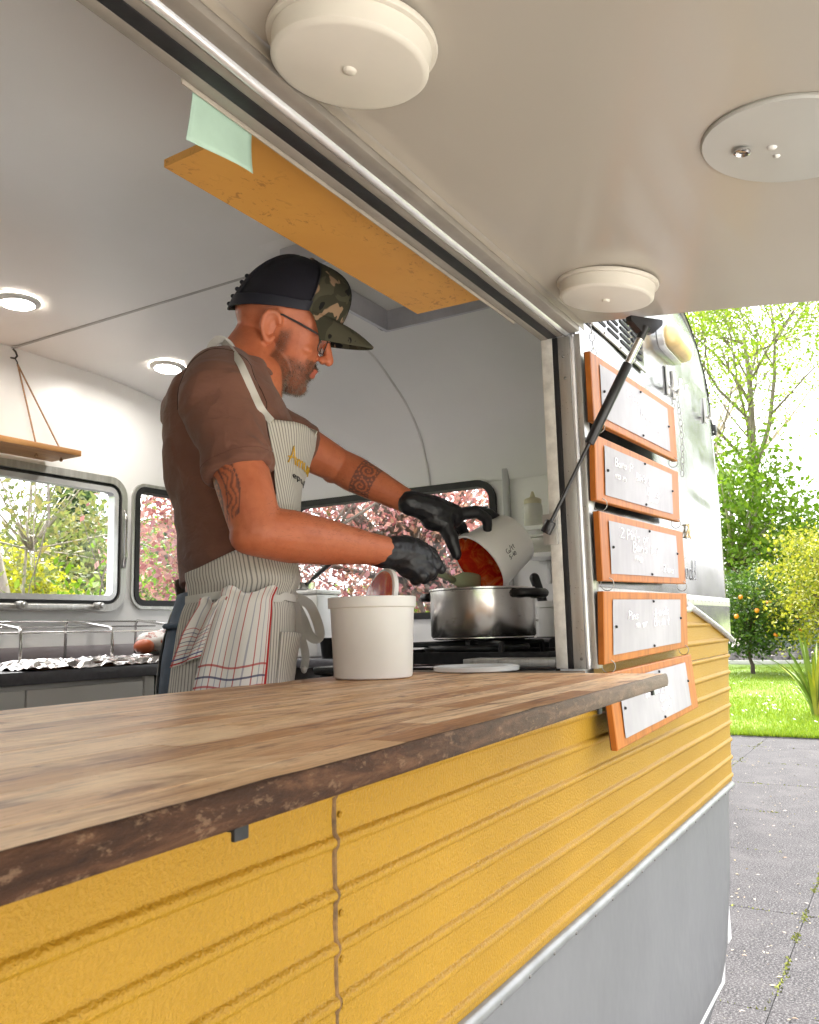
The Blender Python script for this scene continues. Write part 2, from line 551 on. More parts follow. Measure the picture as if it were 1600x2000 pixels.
def mat_glass():
    m = NT('window glass')
    t = m.t; t.nodes.remove(m.b)
    tr = m.n('ShaderNodeBsdfTransparent'); tr.inputs[0].default_value = (0.95, 0.965, 0.965, 1)
    gl = m.n('ShaderNodeBsdfGlossy'); gl.inputs['Roughness'].default_value = 0.02
    lw = m.n('ShaderNodeLayerWeight'); lw.inputs[0].default_value = 0.5
    k = m.math('ADD', m.math('MULTIPLY', m.math('POWER', lw.outputs['Facing'], 5.0), 0.9), 0.05)
    mx = m.n('ShaderNodeMixShader')
    m.l(k, mx.inputs[0]); m.l(tr.outputs[0], mx.inputs[1]); m.l(gl.outputs[0], mx.inputs[2]); m.l(mx.outputs[0], m.out.inputs[0])
    return m.mat
M_GLASS = mat_glass()
M_LED = emis('lit led disc', (1.0, 0.95, 0.87), 31.0)
M_AMBER = pm('cream lamp lens', (0.80, 0.58, 0.26), 0.2, var=0.25, vscale=9, coat=0.5)
M_ROPE = pm('jute rope', (0.36, 0.20, 0.10), 0.8, var=0.3, vscale=120, bump=0.6, bscale=300)


# ================================================================== SETTING
def mat_ground():
    m = NT('old asphalt'); co = m.coord('Object')
    a = m.noise(co, 95, 5, 0.8); b = m.noise(co, 3.5, 5, 0.6); d = m.noise(co, 26, 6, 0.75)
    c = m.ramp(a, [(0.36, (0.013, 0.0125, 0.0135)), (0.5, (0.032, 0.031, 0.033)), (0.64, (0.125, 0.120, 0.124))])
    c = m.mix(m.math('MULTIPLY', m.ramp(b, [(0.45, (0, 0, 0)), (0.7, (1, 1, 1))]), 0.5), c, (0.075, 0.071, 0.073))
    c = m.mix(m.math('MULTIPLY', m.ramp(d, [(0.62, (0, 0, 0)), (0.70, (1, 1, 1))]), 0.45), c, (0.17, 0.145, 0.09))
    m.col(c); m.set(rough=0.9, spec=0.12); m.bump(a, 0.6, 0.004)
    return m.mat
M_ASPH = mat_ground()
def mat_grass():
    m = NT('lawn'); co = m.coord('Object')
    a = m.noise(co, 1.1, 5, 0.6); b = m.noise(m.coord('Object', (1, 1, 1)), 24, 5, 0.7)
    c = m.ramp(a, [(0.3, (0.105, 0.185, 0.010)), (0.7, (0.17, 0.25, 0.016))])
    c = m.mix(m.math('MULTIPLY', b, 0.4), c, (0.07, 0.14, 0.010))
    m.col(c); m.set(rough=0.8); m.bump(b, 0.8, 0.04)
    return m.mat
M_LAWN = mat_grass()
mb = MB(); mb.quadgrid([[(lerp(-300, 400, i / 20), lerp(-350, 350, j / 20), -0.03) for j in range(21)] for i in range(21)]); o = mb.obj('ground', M_LAWN); o['kind'] = 'structure'
patio = MB(); patio.quadgrid([[(x, y, -0.012) for y in (-40, 14)] for x in (-40, 12.0)]); patio = patio.obj('patio', M_ASPH); patio['kind'] = 'structure'
mb = MB(); mb.quadgrid([[(x, y, 0.006) for y in (-22, -11, -0.35)] for x in (-14, -6, 2.45)]); o = mb.obj('bounce_apron', pm('bounce concrete', (0.40, 0.385, 0.355), 0.85, var=0.12, vscale=1.5, bump=0.2, bscale=60, bdist=0.004)); o['kind'] = 'structure'  # unseen pale ground, added to bounce light onto the hatch underside and the man
# large paving slabs in front of the trailer nose, joints filled with moss
def slab_mesh(sx, sy):
    mb = MB(); g = 0.0010; b = 0.0015; x, y = sx / 2 - g, sy / 2 - g
    mb.loft([[(-x, -y, -0.05), (x, -y, -0.05), (x, y, -0.05), (-x, y, -0.05)], [(-x, -y, -b), (x, -y, -b), (x, y, -b), (-x, y, -b)], [(-x + b, -y + b, 0), (x - b, -y + b, 0), (x - b, y - b, 0), (-x + b, y - b, 0)]])
    return mb.mesh('slab', M_ASPH, False)
SLX, SLY = 1.22, 1.16
sl_me = slab_mesh(SLX, SLY)
rnd = random.Random(3)
for i in range(-2, 7):
    for j in range(-4, 4):
        o = link('slab', sl_me, patio)
        o.location = (3.70 + (i + 0.5) * SLX, 0.625 + (j + 0.5) * SLY, 0.0 + rnd.uniform(-0.001, 0.001)); o.rotation_euler = (rnd.uniform(-.0006, .0006), rnd.uniform(-.0006, .0006), rnd.choice((0, PI)))
mb = MB(); rnd = random.Random(8)
for k in range(5200):
    if rnd.random() < 0.6: x = rnd.uniform(2.6, 11.5); y = 0.625 + SLY * rnd.choice((-1, 0, 0, 0, 1)) + rnd.gauss(0, 0.008)
    else: x = 3.70 + SLX * rnd.randint(-1, 6) + rnd.gauss(0, 0.007); y = rnd.uniform(-1.8, 2.2)
    if mnoise.noise((x * 3, y * 3, 2)) < -0.05: continue
    s = rnd.uniform(0.004, 0.011); a = rnd.uniform(0, 6.28)
    p = Vector((x, y, -0.003)); u_ = Vector((math.cos(a), math.sin(a), 0)) * s
    mb.poly([p - u_, p + u_, p + Vector((rnd.uniform(-s, s), rnd.uniform(-s, s), s * 1.3))])
o = mb.obj('joint_moss', pm('moss', (0.17, 0.19, 0.03), 0.9, var=0.4, vscale=3), patio, smooth=False, fixn=False); o['kind'] = 'stuff'
mb = MB()
for k in range(1700):
    x = 2.9 + 9 * rnd.random() ** 1.3; y = rnd.uniform(-1.6, 2.6)
    s = rnd.uniform(0.004, 0.015); a = rnd.uniform(0, 6.28); ca, sa = math.cos(a), math.sin(a)
    z = 0.004
    q = [(-s, 0, 0), (0, -s * .35, rnd.uniform(0, .006)), (s, 0, rnd.uniform(0, .004)), (0, s * .35, rnd.uniform(0, .006))]
    mb.poly([(x + p[0] * ca - p[1] * sa, y + p[0] * sa + p[1] * ca, z + p[2]) for p in q])
m_ = NT('dry leaf litter'); g_ = m_.n('ShaderNodeNewGeometry'); m_.col(m_.ramp(g_.outputs['Random Per Island'], [(0.0, (0.20, 0.15, 0.07)), (0.4, (0.28, 0.24, 0.17)), (0.8, (0.36, 0.33, 0.29)), (1.0, (0.20, 0.10, 0.04))])); m_.set(rough=0.8)
o = mb.obj('leaf_litter', m_.mat, None, smooth=False, fixn=False); tag(o, 'pale fallen leaves scattered over the grey paving', 'leaf litter', kind='stuff')
# lawn beyond the paving with blades and daisies
mb = MB(); rows = []
for i in range(70):
    x = 12.0 + 19 * i / 69
    rows.append([(x + (0.12 * mnoise.noise((0, j * 0.6, 1)) if i == 0 else 0), lerp(-14, 18, j / 80), 0.0 + 0.03 * mnoise.noise((x * 0.5, j * 0.3, 0)) + 0.02) for j in range(81)])
mb.quadgrid(rows); o = mb.obj('lawn', M_LAWN, smooth=True); o['kind'] = 'structure'
mb = MB(); rnd = random.Random(21)
for k in range(42000):
    d = 11.9 + 17 * rnd.random() ** 1.6
    y = d * rnd.uniform(0.02, 0.19) 
    h = rnd.uniform(0.03, 0.075); a = rnd.uniform(0, 6.28); w_ = 0.006
    p = Vector((d, y, 0.015)); q = Vector((math.cos(a), math.sin(a), 0))
    l_ = Vector((rnd.uniform(-.6, .6), rnd.uniform(-.6, .6), 1)) * h
    mb.poly([p - q * w_, p + q * w_, p + l_])
def leaf_mat(name, cols, trans=0.35, rough=0.5):
    m = NT(name)
    g = m.n('ShaderNodeNewGeometry').outputs['Random Per Island']
    n = len(cols)
    c = m.ramp(g, [(i / (n - 1), cc) for i, cc in enumerate(cols)])
    m.col(c); m.set(rough=rough, spec=0.3)
    tr = m.n('ShaderNodeBsdfTranslucent'); m.l(m.mix(1.0, c, (1.15, 1.2, 0.8), 'MULTIPLY'), tr.inputs[0])
    mx = m.n('ShaderNodeMixShader'); mx.inputs[0].default_value = trans
    m.l(m.b.outputs[0], mx.inputs[1]); m.l(tr.outputs[0], mx.inputs[2]); m.l(mx.outputs[0], m.out.inputs[0])
    return m.mat
o = mb.obj('grass_blades', leaf_mat('grass blade', [(0.10, 0.175, 0.010), (0.165, 0.245, 0.014), (0.22, 0.27, 0.025)], 0.3), None, smooth=False, fixn=False); tag(o, 'short bright green lawn grass beyond the paving', 'grass', kind='stuff')
mb = MB()
for k in range(150):
    d = rnd.uniform(12.5, 26); y = d * rnd.uniform(0.02, 0.19)
    if mnoise.noise((d * 0.5, y * 1.2, 4)) < -0.1: continue
    for s in range(rnd.randint(1, 3)):
        x2, y2 = d + rnd.gauss(0, 0.2), y + rnd.gauss(0, 0.15); r = rnd.uniform(0.012, 0.022)
        mb.poly([(x2 + r * math.cos(a), y2 + r * math.sin(a), 0.085 + 0.01 * math.sin(a)) for a in [6.283 * q / 6 for q in range(6)]])
o = mb.obj('daisies', pm('daisy white', (0.85, 0.85, 0.82), 0.6, var=0.02), None, smooth=False, fixn=False); tag(o, 'small white daisies dotted over the lawn', 'daisies', kind='stuff')
# kerb and gravel strip behind the lawn
mb = MB(); mb.bbox(31.0, 31.25, -14, 18, -0.02, 0.14, 0.02); o = mb.obj('kerb', pm('pale kerb', (0.52, 0.50, 0.48), 0.8)); o['kind'] = 'structure'
mb = MB(); mb.quadgrid([[(x, y, 0.02 + max(0, x - 33) * 0.02) for y in (-40, -10, 20, 60)] for x in (31.26, 34, 60)]); o = mb.obj('gravel_road', pm('gravel', (0.25, 0.22, 0.20), 0.9, var=0.5, vscale=6)); o['kind'] = 'structure'
mb = MB(); rnd2 = random.Random(5)
for k in range(500):
    x = rnd2.uniform(31.6, 33.6); y = rnd2.uniform(0, 9); r = rnd2.uniform(0.06, 0.2)
    mb.ball((x, y, r * 0.5 + 0.05 * rnd2.random() + (x - 31.6) * 0.22), (r, r * rnd2.uniform(.6, 1), r * 0.7), 6, 4)
o = mb.obj('rock_bank', pm('grey rocks', (0.20, 0.18, 0.18), 0.9, var=0.5, vscale=1.5), None, smooth=False); tag(o, 'low bank of grey rocks behind the pale kerb', 'rocks', kind='stuff')

# ------------------------------------------------------------------ trees
def bark(name, c): return pm(name, c, 0.85, var=0.35, vscale=5, bump=0.7, bscale=18, bdist=0.03, stretch=(3, 3, 0.6))
M_BARK = bark('grey bark', (0.20, 0.165, 0.135)); M_BARKP = bark('pale bark', (0.46, 0.40, 0.345)); M_BARKD = bark('dark bark', (0.085, 0.06, 0.05))
def leaf_quad(mb, p, s, rnd, asp=0.55):
    n = Vector((rnd.gauss(0, 1), rnd.gauss(0, 1), rnd.gauss(0.5, 1))).normalized()
    a = n.orthogonal().normalized(); a = (Matrix.Rotation(rnd.uniform(0, 6.28), 3, n) @ a); b = n.cross(a)
    mb.poly([p - a * s, p - b * s * asp, p + a * s, p + b * s * asp + n * s * 0.25])
class Tree:
    def __init__(self, seed): self.r = random.Random(seed); self.w = MB(); self.l = MB(); self.tips = []
    def branch(self, p, d, L, r, lev, maxlev, cfg):
        R = self.r; n = 6 if lev == 0 else 4
        pts = [p.copy()]; rr = [r]; q = p.copy(); dd = d.normalized()
        for i in range(n):
            wob = cfg.get('wob', 0.25)
            dd = (dd + Vector((R.gauss(0, wob), R.gauss(0, wob), R.gauss(0, wob) + cfg.get('up', 0.06))) * (0.5 if lev == 0 else 0.75)).normalized()
            q = q + dd * (L / n); pts.append(q.copy()); rr.append(r * lerp(1, cfg.get('taper', 0.45), (i + 1) / n))
        if r > cfg.get('minr', 0.004): self.w.tube(pts, rr, 8 if lev == 0 else (6 if lev < 2 else 4), cap=True)
        if lev >= maxlev:
            self.tips.append((pts[-1], dd, L)); self.tips.append((pts[-2], dd, L))
            return
        k = cfg['kids'][min(lev, len(cfg['kids']) - 1)]
        for i in range(k):
            t = lerp(cfg.get('from', 0.3), 1.0, (i + R.random() * 0.7) / k)
            idx = min(n - 1, int(t * n)); base = pts[idx].lerp(pts[idx + 1], t * n - idx if t * n - idx <= 1 else 1)
            dirn = (pts[idx + 1] - pts[idx]).normalized()
            o = dirn.orthogonal().normalized(); o = Matrix.Rotation(R.uniform(0, 6.28), 3, dirn) @ o
            an = rad(R.uniform(*cfg.get('ang', (28, 62))))
            nd = dirn * math.cos(an) + o * math.sin(an)
            self.branch(base, nd, L * R.uniform(*cfg.get('len', (0.5, 0.8))), rr[idx] * R.uniform(0.45, 0.68), lev + 1, maxlev, cfg)
    def leaves(self, per, spread, size, asp=0.55):
        R = self.r
        for (p, d, L) in self.tips:
            for k in range(per):
                leaf_quad(self.l, p + Vector((R.gauss(0, spread), R.gauss(0, spread), R.gauss(0, spread * 0.8))), size * R.uniform(0.6, 1.3), R, asp)
    def build(self, name, label, cat, loc, bm_, lm, group=None):
        t = thing(name, label, cat, loc, group=group)
        self.w.obj('trunk', bm_, t, smooth=True, fixn=False); 
        o = self.l.obj('crown', lm, t, smooth=False, fixn=False)
        return t
def bushy(seed, H, Wd, ncl, per, size, trunk_h, zmin, limb=1.0, spread=0.32):
    """dense crown: leaf clumps round many clump centres on a lumpy ellipsoid"""
    T = Tree(seed); R = T.r
    T.w.tube([(0, 0, -0.05), (0.03 * H, 0, trunk_h * 0.5), (0, 0.02 * H, trunk_h), (0.02, 0, H * 0.75)], [0.03 * limb * H ** .8, 0.024 * limb * H ** .8, 0.018 * limb * H ** .8, 0.006 * limb * H], 8)
    for k in range(ncl):
        a = R.uniform(0, 6.28); zz = R.uniform(-1, 1); rr = math.sqrt(max(0, 1 - zz * zz)); f = R.random() ** 0.4
        lump = 1 + 0.28 * mnoise.noise((math.cos(a) * 1.8 + seed, math.sin(a) * 1.8, zz * 1.8))
        c = Vector((math.cos(a) * rr * Wd * f * lump, math.sin(a) * rr * Wd * f * lump, lerp(zmin, H, (zz * f * lump + 1) / 2)))
        if k % 6 == 0: T.w.tube([(0, 0, lerp(trunk_h, H * .7, .3)), tuple(c * 0.55 + Vector((0, 0, H * 0.2))), tuple(c)], [0.014 * limb * H ** .7, 0.009 * limb * H ** .7, 0.003], 4)
        s = spread * R.uniform(0.6, 1.4)
        for q in range(per):
            leaf_quad(T.l, c + Vector((R.gauss(0, s), R.gauss(0, s), R.gauss(0, s * 0.7))), size * R.uniform(0.6, 1.3), R)
    return T
L_SPRING = leaf_mat('spring leaf', [(0.124, 0.209, 0.015), (0.194, 0.279, 0.024), (0.256, 0.325, 0.046)], 0.45)
L_GREEN = leaf_mat('green leaf', [(0.077, 0.155, 0.011), (0.140, 0.240, 0.019), (0.209, 0.295, 0.039)], 0.4)
L_CITRUS = leaf_mat('citrus leaf', [(0.029, 0.069, 0.012), (0.056, 0.113, 0.016), (0.105, 0.161, 0.029)], 0.3, 0.35)
L_GOLD = leaf_mat('golden leaf', [(0.107, 0.152, 0.017), (0.270, 0.270, 0.028), (0.396, 0.360, 0.045)], 0.35, 0.4)
L_PLUM = leaf_mat('plum leaf', [(0.272, 0.084, 0.107), (0.409, 0.171, 0.205), (0.521, 0.294, 0.318), (0.249, 0.148, 0.113)], 0.45)
L_EUC = leaf_mat('grey green leaf', [(0.105, 0.129, 0.048), (0.161, 0.186, 0.073), (0.209, 0.177, 0.081)], 0.4)
L_CONI = leaf_mat('conifer needles', [(0.038, 0.074, 0.030), (0.074, 0.124, 0.050), (0.112, 0.162, 0.074)], 0.2)
L_WILL = leaf_mat('willow leaf', [(0.186, 0.200, 0.014), (0.312, 0.298, 0.023), (0.386, 0.358, 0.052)], 0.5)
# tall bare spring tree on the right
T = Tree(4)
cfg = dict(kids=[11, 6, 5, 4], wob=0.19, up=0.08, ang=(24, 64), len=(0.42, 0.70), taper=0.30, minr=0.004)
T.branch(Vector((0, 0, 0)), Vector((0.02, 0, 1)), 14.5, 0.26, 0, 4, dict(cfg, **{'from': 0.28}))
T.leaves(13, 0.36, 0.085)
T.build('spring_tree', 'tall sparse tree with bare twigs and first pale green leaves', 'tree', (37.0, 4.9, 0), M_BARK, L_SPRING)
T = Tree(19)
T.branch(Vector((0, 0, 0)), Vector((0.0, -0.08, 1)), 12.5, 0.2, 0, 4, dict(cfg, **{'from': 0.25}))
T.leaves(13, 0.36, 0.085)
T.build('spring_tree', 'second sparse tree reaching in from the right picture edge behind the golden shrub', 'tree', (33.5, 1.6, 0), M_BARK, L_SPRING)
T = Tree(77)
T.branch(Vector((0, 0, 0)), Vector((0.0, 0.02, 1)), 17, 0.3, 0, 3, dict(cfg, kids=[9, 6, 5, 3], **{'from': 0.3}))
T.leaves(1, 0.2, 0.05)
T.build('bare_tree', 'pinkish bare tree showing just beside the rounded trailer corner', 'tree', (52, 10.5, 0), M_BARKP, L_PLUM)
bushy(31, 8.4, 2.9, 300, 30, 0.12, 1.6, 1.4, spread=0.5).build('leafy_tree', 'full bright green tree right beside the trailer front corner', 'tree', (33.2, 5.6, 0), M_BARKP, L_GREEN)
bushy(33, 5.4, 2.6, 150, 28, 0.12, 1.4, 1.2, spread=0.45).build('leafy_tree', 'lower green tree between the leafy tree and the golden shrub', 'tree', (35.5, 2.9, 0), M_BARK, L_GREEN)
CT_ = bushy(35, 2.9, 1.55, 230, 40, 0.060, 0.5, 0.55, spread=0.22).build('citrus_tree', 'round dark green citrus tree with orange fruit on the lawn', 'tree', (25.2, 4.02, 0.0), M_BARKD, L_CITRUS)
fm = MB(); fm.ball((0, 0, 0), 0.062, 12, 8); fr_me = fm.mesh('fruit', pm('orange peel', (0.75, 0.24, 0.015), 0.45, var=0.1, bump=0.2, bscale=60), True)
rnd = random.Random(9)
for k in range(16):
    a = rnd.uniform(0, 6.28); zz = rnd.uniform(-0.6, 0.6)
    o = link('fruit', fr_me, CT_); o.location = (-abs(math.cos(a)) * 1.5 * math.sqrt(1 - zz * zz), math.sin(a) * 1.35, 1.6 + zz * 1.0)
bushy(37, 4.0, 1.8, 260, 46, 0.056, 0.6, 0.5, spread=0.26).build('golden_shrub', 'yellow-green golden shrub at the right picture edge above the flax', 'shrub', (24.0, 1.60, 0.0), M_BARKD, L_GOLD)
# flax clump
fx = thing('flax_plant', 'clump of tall strappy flax leaves at the right picture edge', 'plant', (14.6, 1.46, 0.0))
fl_m = [pm('flax green', (0.13, 0.19, 0.035), 0.4, var=0.25, vscale=3), pm('flax gold', (0.36, 0.33, 0.06), 0.4, var=0.2, vscale=3)]
rnd = random.Random(17)
for k in range(46):
    a = rnd.uniform(0, 6.28); L = rnd.uniform(0.75, 1.45); lean = rnd.uniform(0.1, 0.75); w_ = rnd.uniform(0.018, 0.034)
    d = Vector((math.cos(a), math.sin(a), 0)); s = Vector((-d.y, d.x, 0)); rows = []
    for i in range(8):
        t_ = i / 7; p = d * (0.05 + lean * L * t_ ** 1.7) + Vector((0, 0, L * (t_ - 0.35 * lean * t_ ** 2.4)))
        ww = w_ * (0.7 + 0.6 * t_) * (1 - t_ ** 3) + 0.001
        rows.append([p - s * ww, p - Vector((0, 0, 0.006)), p + s * ww])
    mb = MB(); mb.quadgrid(rows); mb.obj('leaf', fl_m[k % 3 == 0], fx, smooth=True, fixn=False)
# plum trees in the end window and side window
def plum(seed, H, Wd, loc, label, n=260, lean=0.0):
    T = bushy(seed, H, Wd, n, 52, 0.031, H * 0.30, H * 0.20, spread=0.24)
    T.branch(Vector((0, 0, 0)), Vector((lean, 0, 1)), H * 0.55, 0.06, 0, 2, dict(kids=[7, 5], wob=0.2, up=0.05, ang=(30, 65), len=(0.5, 0.8), taper=0.4))
    return T.build('plum_tree', label, 'tree', loc, M_BARK, L_PLUM, 'pink leaved plum trees outside the trailer windows')
plum(51, 4.6, 2.0, (7.4, 4.35, 0), 'pink leaved plum tree filling the end window behind the hands', 460)
plum(53, 4.2, 0.75, (5.3, 4.88, 0), 'pink leaved plum tree seen in the narrow window behind the man', 220)
bushy(55, 2.6, 1.6, 120, 26, 0.06, 0.4, 0.4, spread=0.3).build('hedge_shrub', 'light green shrub low in the end window below the plum tree', 'shrub', (9.5, 4.6, 0), M_BARKD, L_GREEN)
bushy(56, 2.8, 1.5, 110, 26, 0.07, 0.4, 0.4, spread=0.3).build('hedge_shrub', 'light green shrub low in the narrow window behind the man', 'shrub', (8.2, 9.2, 0), M_BARKD, L_GREEN)
# eucalypt, willow and conifers in the left window
T = Tree(61)
T.branch(Vector((0, 0, 0)), Vector((-0.05, -0.1, 1)), 4.2, 0.22, 0, 3, dict(kids=[7, 6, 5], wob=0.24, up=-0.01, ang=(45, 85), len=(0.6, 0.95), taper=0.5, minr=0.003, **{'from': 0.45}))
T.leaves(15, 0.26, 0.055, 0.35)
T.build('gum_tree', 'pale branched gum tree with sparse leaves in the left window', 'tree', (6.7, 9.6, 0), M_BARKP, L_EUC)
bushy(63, 3.9, 1.25, 200, 34, 0.08, 1.0, 0.5, spread=0.30).build('willow_tree', 'bright yellow-green willow in the lower part of the left window', 'tree', (13.6, 19.8, 0), M_BARK, L_WILL)
def conifer(seed, H, Wd, loc, label):
    T = Tree(seed); R = T.r; T.w.tube([(0, 0, 0), (0, 0, H)], [H * 0.025, 0.02], 6)
    for k in range(260):
        t_ = R.random() ** 0.8; a = R.uniform(0, 6.28); r_ = Wd * (1 - t_) ** 0.8 * R.uniform(0.4, 1.1) + 0.1
        c = Vector((math.cos(a) * r_, math.sin(a) * r_, H * (0.08 + 0.92 * t_)))
        for q in range(26): leaf_quad(T.l, c + Vector((R.gauss(0, .4), R.gauss(0, .4), R.gauss(0, .28))), R.uniform(.08, .2), R, 0.4)
    return T.build('conifer', label, 'tree', loc, M_BARKD, L_CONI, 'dark trees far behind the left window')
conifer(71, 8.5, 2.6, (25, 32.5, 0), 'pointed dark conifer behind the willow in the left window')
conifer(72, 7.0, 3.4, (30.5, 32.5, 0), 'broad dark conifer at the right side of the left window')
conifer(73, 7.6, 3.0, (21, 35, 0), 'dark conifer behind the willow at the left picture edge')
bushy(75, 6.2, 2.3, 150, 24, 0.05, 2.0, 2.1, limb=0.3, spread=0.34).build('gum_tree', 'loose grey-green crown hanging across the top of the left window', 'tree', (7.3, 10.4, 0), M_BARKP, L_EUC)
bushy(76, 6.5, 3.6, 260, 30, 0.16, 1.5, 0.6, spread=0.6).build('far_tree', 'hazy green tree far behind the willow in the left window', 'tree', (23.5, 30.0, 0), M_BARK, L_EUC)
bushy(74, 3.6, 1.3, 160, 30, 0.09, 1, 0.5, spread=0.32).build('pale_shrub', 'pale green rounded shrub in the lower right of the left window', 'shrub', (17.5, 19.2, 0), M_BARK, L_EUC)

# parked car behind the kerb
car = thing('parked_car', 'silver grey car parked beyond the kerb under the golden shrub', 'car', (35.0, 3.75, 0.08), rad(96))
M_CARP = pm('car paint', (0.35, 0.37, 0.40), 0.25, metal=0.6, var=0.02, coat=0.8); M_CARG = pm('car glass', (0.02, 0.025, 0.03), 0.05, var=0.0)
mb = MB(); prof = [(-2.15, 0.35), (-2.2, 0.62), (-2.1, 0.86), (-1.55, 0.95), (-0.9, 1.42), (0.55, 1.45), (1.25, 0.98), (1.95, 0.88), (2.18, 0.66), (2.18, 0.35)]
rows = []
for y, s in ((-0.86, 0.93), (-0.88, 1.0), (0.88, 1.0), (0.86, 0.93)):
    rows.append([(p[0] * (0.99 if s < 1 else 1), y * (0.86 if p[1] > 1.2 else 1.0), p[1] if s == 1 else 0.35 + (p[1] - 0.35) * 0.985) for p in prof])
mb.loft(rows); mb.obj('car_body', M_CARP, car, smooth=30)
for s in (-1, 1):
    mb = MB(); mb.prism([(-1.35, s * 0.80 * 1.0 + s * 0.065, 1.0), (-0.85, s * 0.775, 1.36), (0.5, s * 0.775, 1.38), (1.05, s * 0.865, 1.0)], (0, s * 0.012, 0)); mb.obj('side_window', M_CARG, car)
    mb = MB(); mb.bbox(-0.09, 0.0, -0.09, 0.09, -0.05, 0.05, 0.01); o = mb.obj('tail_light', pm('tail red %d' % s, (0.5, 0.02, 0.02), 0.3), car); o.location = (-2.13, s * 0.68, 0.75)
    mb = MB(); mb.bbox(0.0, 0.09, -0.12, 0.12, -0.05, 0.05, 0.01); o = mb.obj('headlight', M_CHROME, car); o.location = (2.07, s * 0.62, 0.72)
    for x in (-1.35, 1.4):
        mb = MB(); mb.lathe([(0.32, -0.1), (0.33, 0.0), (0.32, 0.1), (0.2, 0.11), (0.2, -0.11)], 24, M=Matrix.Rotation(rad(90), 3, 'X'), closed=True); wh = mb.obj('wheel', M_BLACK, car, smooth=40); wh.location = (x, s * 0.80, 0.32)
        mb = MB(); mb.lathe([(0.0, 0.06), (0.2, 0.05), (0.2, -0.05), (0, -0.06)], 20, M=Matrix.Rotation(rad(90), 3, 'X')); mb.obj('rim', M_STEEL, wh)
mb = MB(); mb.prism([(-1.50, -0.7, 1.0), (-1.50, 0.7, 1.0), (-0.95, 0.62, 1.39), (-0.95, -0.62, 1.39)], (-0.03, 0, 0.02)); mb.obj('rear_window', M_CARG, car)
mb = MB(); mb.prism([(1.22, -0.7, 1.02), (1.22, 0.7, 1.02), (0.62, 0.62, 1.40), (0.62, -0.62, 1.40)], (0.03, 0, 0.02)); mb.obj('windscreen', M_CARG, car)

# ================================================================== TRAILER
W = 0.54                       # plane of the outer skin on the serving side
ZF = 0.50                      # trailer floor
PZ = [0.36, 0.50, 0.75, 0.99, 1.45, 1.60, 1.87, 2.00, 2.13, 2.23, 2.316, 2.40, 2.44, 2.475, 2.50]
PX = [2.45, 2.62, 2.80, 2.872, 2.995, 3.012, 3.016, 3.005, 2.985, 2.96, 2.92, 2.82, 2.74, 2.64, 2.50]
def xend(z): return interp(z, PZ, PX)
trailer = thing('food_trailer', 'vintage food trailer with yellow ribbed siding, silver top and open serving hatch', 'trailer', (0, 0, 0))
def corner(x, xe, r=0.03, y=W):
    if x <= xe - r: return (x, y)
    t = min(1.0, (x - (xe - r)) / r) * PI / 2
    return (xe - r + r * math.sin(t), y + r * (1 - math.cos(t)))

# -- yellow siding: two pressed sheets with half-round beads
BEAD0, BEADS = 0.998 + 0.0245, 0.0520
def bead_rows(z0, z1):
    zs = []
    z = BEAD0
    k = 0
    rows = []
    beads = []
    while z < z1:
        if z > z0: beads.append(z)
        z += BEADS
    rows = [(z0, 0.0)]
    for bz in beads:
        for dz, h in ((-0.0095, 0), (-0.0075, 0.0), (-0.0065, 0.0008), (-0.0055, 0.0026), (-0.0036, 0.0047), (-0.0015, 0.0056), (0.0015, 0.0056), (0.0036, 0.0047), (0.0055, 0.0026), (0.0065, 0.0008), (0.0075, 0.0), (0.0095, 0)):
            if z0 < bz + dz < z1: rows.append((bz + dz, h))
        if z0 < bz + 0.026 < z1: rows.append((bz + 0.026, -0.0006))
    rows.append((z1, 0.0))
    return rows
def yellow_xe(z):
    # front edge of the yellow sheet, cut by the sloping silver corner plate
    if z > 1.447: return lerp(2.985, 2.40, (z - 1.447) / (1.545 - 1.447))
    return xend(z) - 0.004
def siding(x0, x1, z0, z1, name, taper=False):
    mb = MB(); rows = []
    for z, h in bead_rows(z0, z1):
        xe = yellow_xe(z) if taper else x1
        row = []
        n = 70
        us = [i / n for i in range(n)]
        xs = [x0 + (xe - x0) * t for t in us] + ([xe - 0.03 + 0.03 * k / 5 for k in range(0, 6)] if taper else [xe])
        xs = sorted(set(xs))
        for x in xs:
            X, Y = corner(x, xe) if (taper and z <= 1.447) else (x, W)
            wob = 0.0016 * mnoise.noise((x * 2.2, z * 5, 3.1)) + 0.0010 * mnoise.noise((x * 7, z * 16, 9.1))
            zz = z + 0.0012 * mnoise.noise((x * 3, z * 3, 1.0))
            row.append((X, Y - h + wob, zz))
        rows.append(row)
    nmax = min(len(r) for r in rows)
    rows = [r[:nmax - 1] + [r[-1]] for r in rows]
    mb.quadgrid(rows)
    return mb.obj(name, M_YEL, trailer, smooth=60)
siding(-1.75, 0.7425, 1.004, 1.392, 'siding_panel')
siding(0.7465, 2.95, 1.004, 1.392, 'siding_panel', taper=True)
siding(1.590, 2.95, 1.3935, 1.538, 'siding_panel', taper=True)
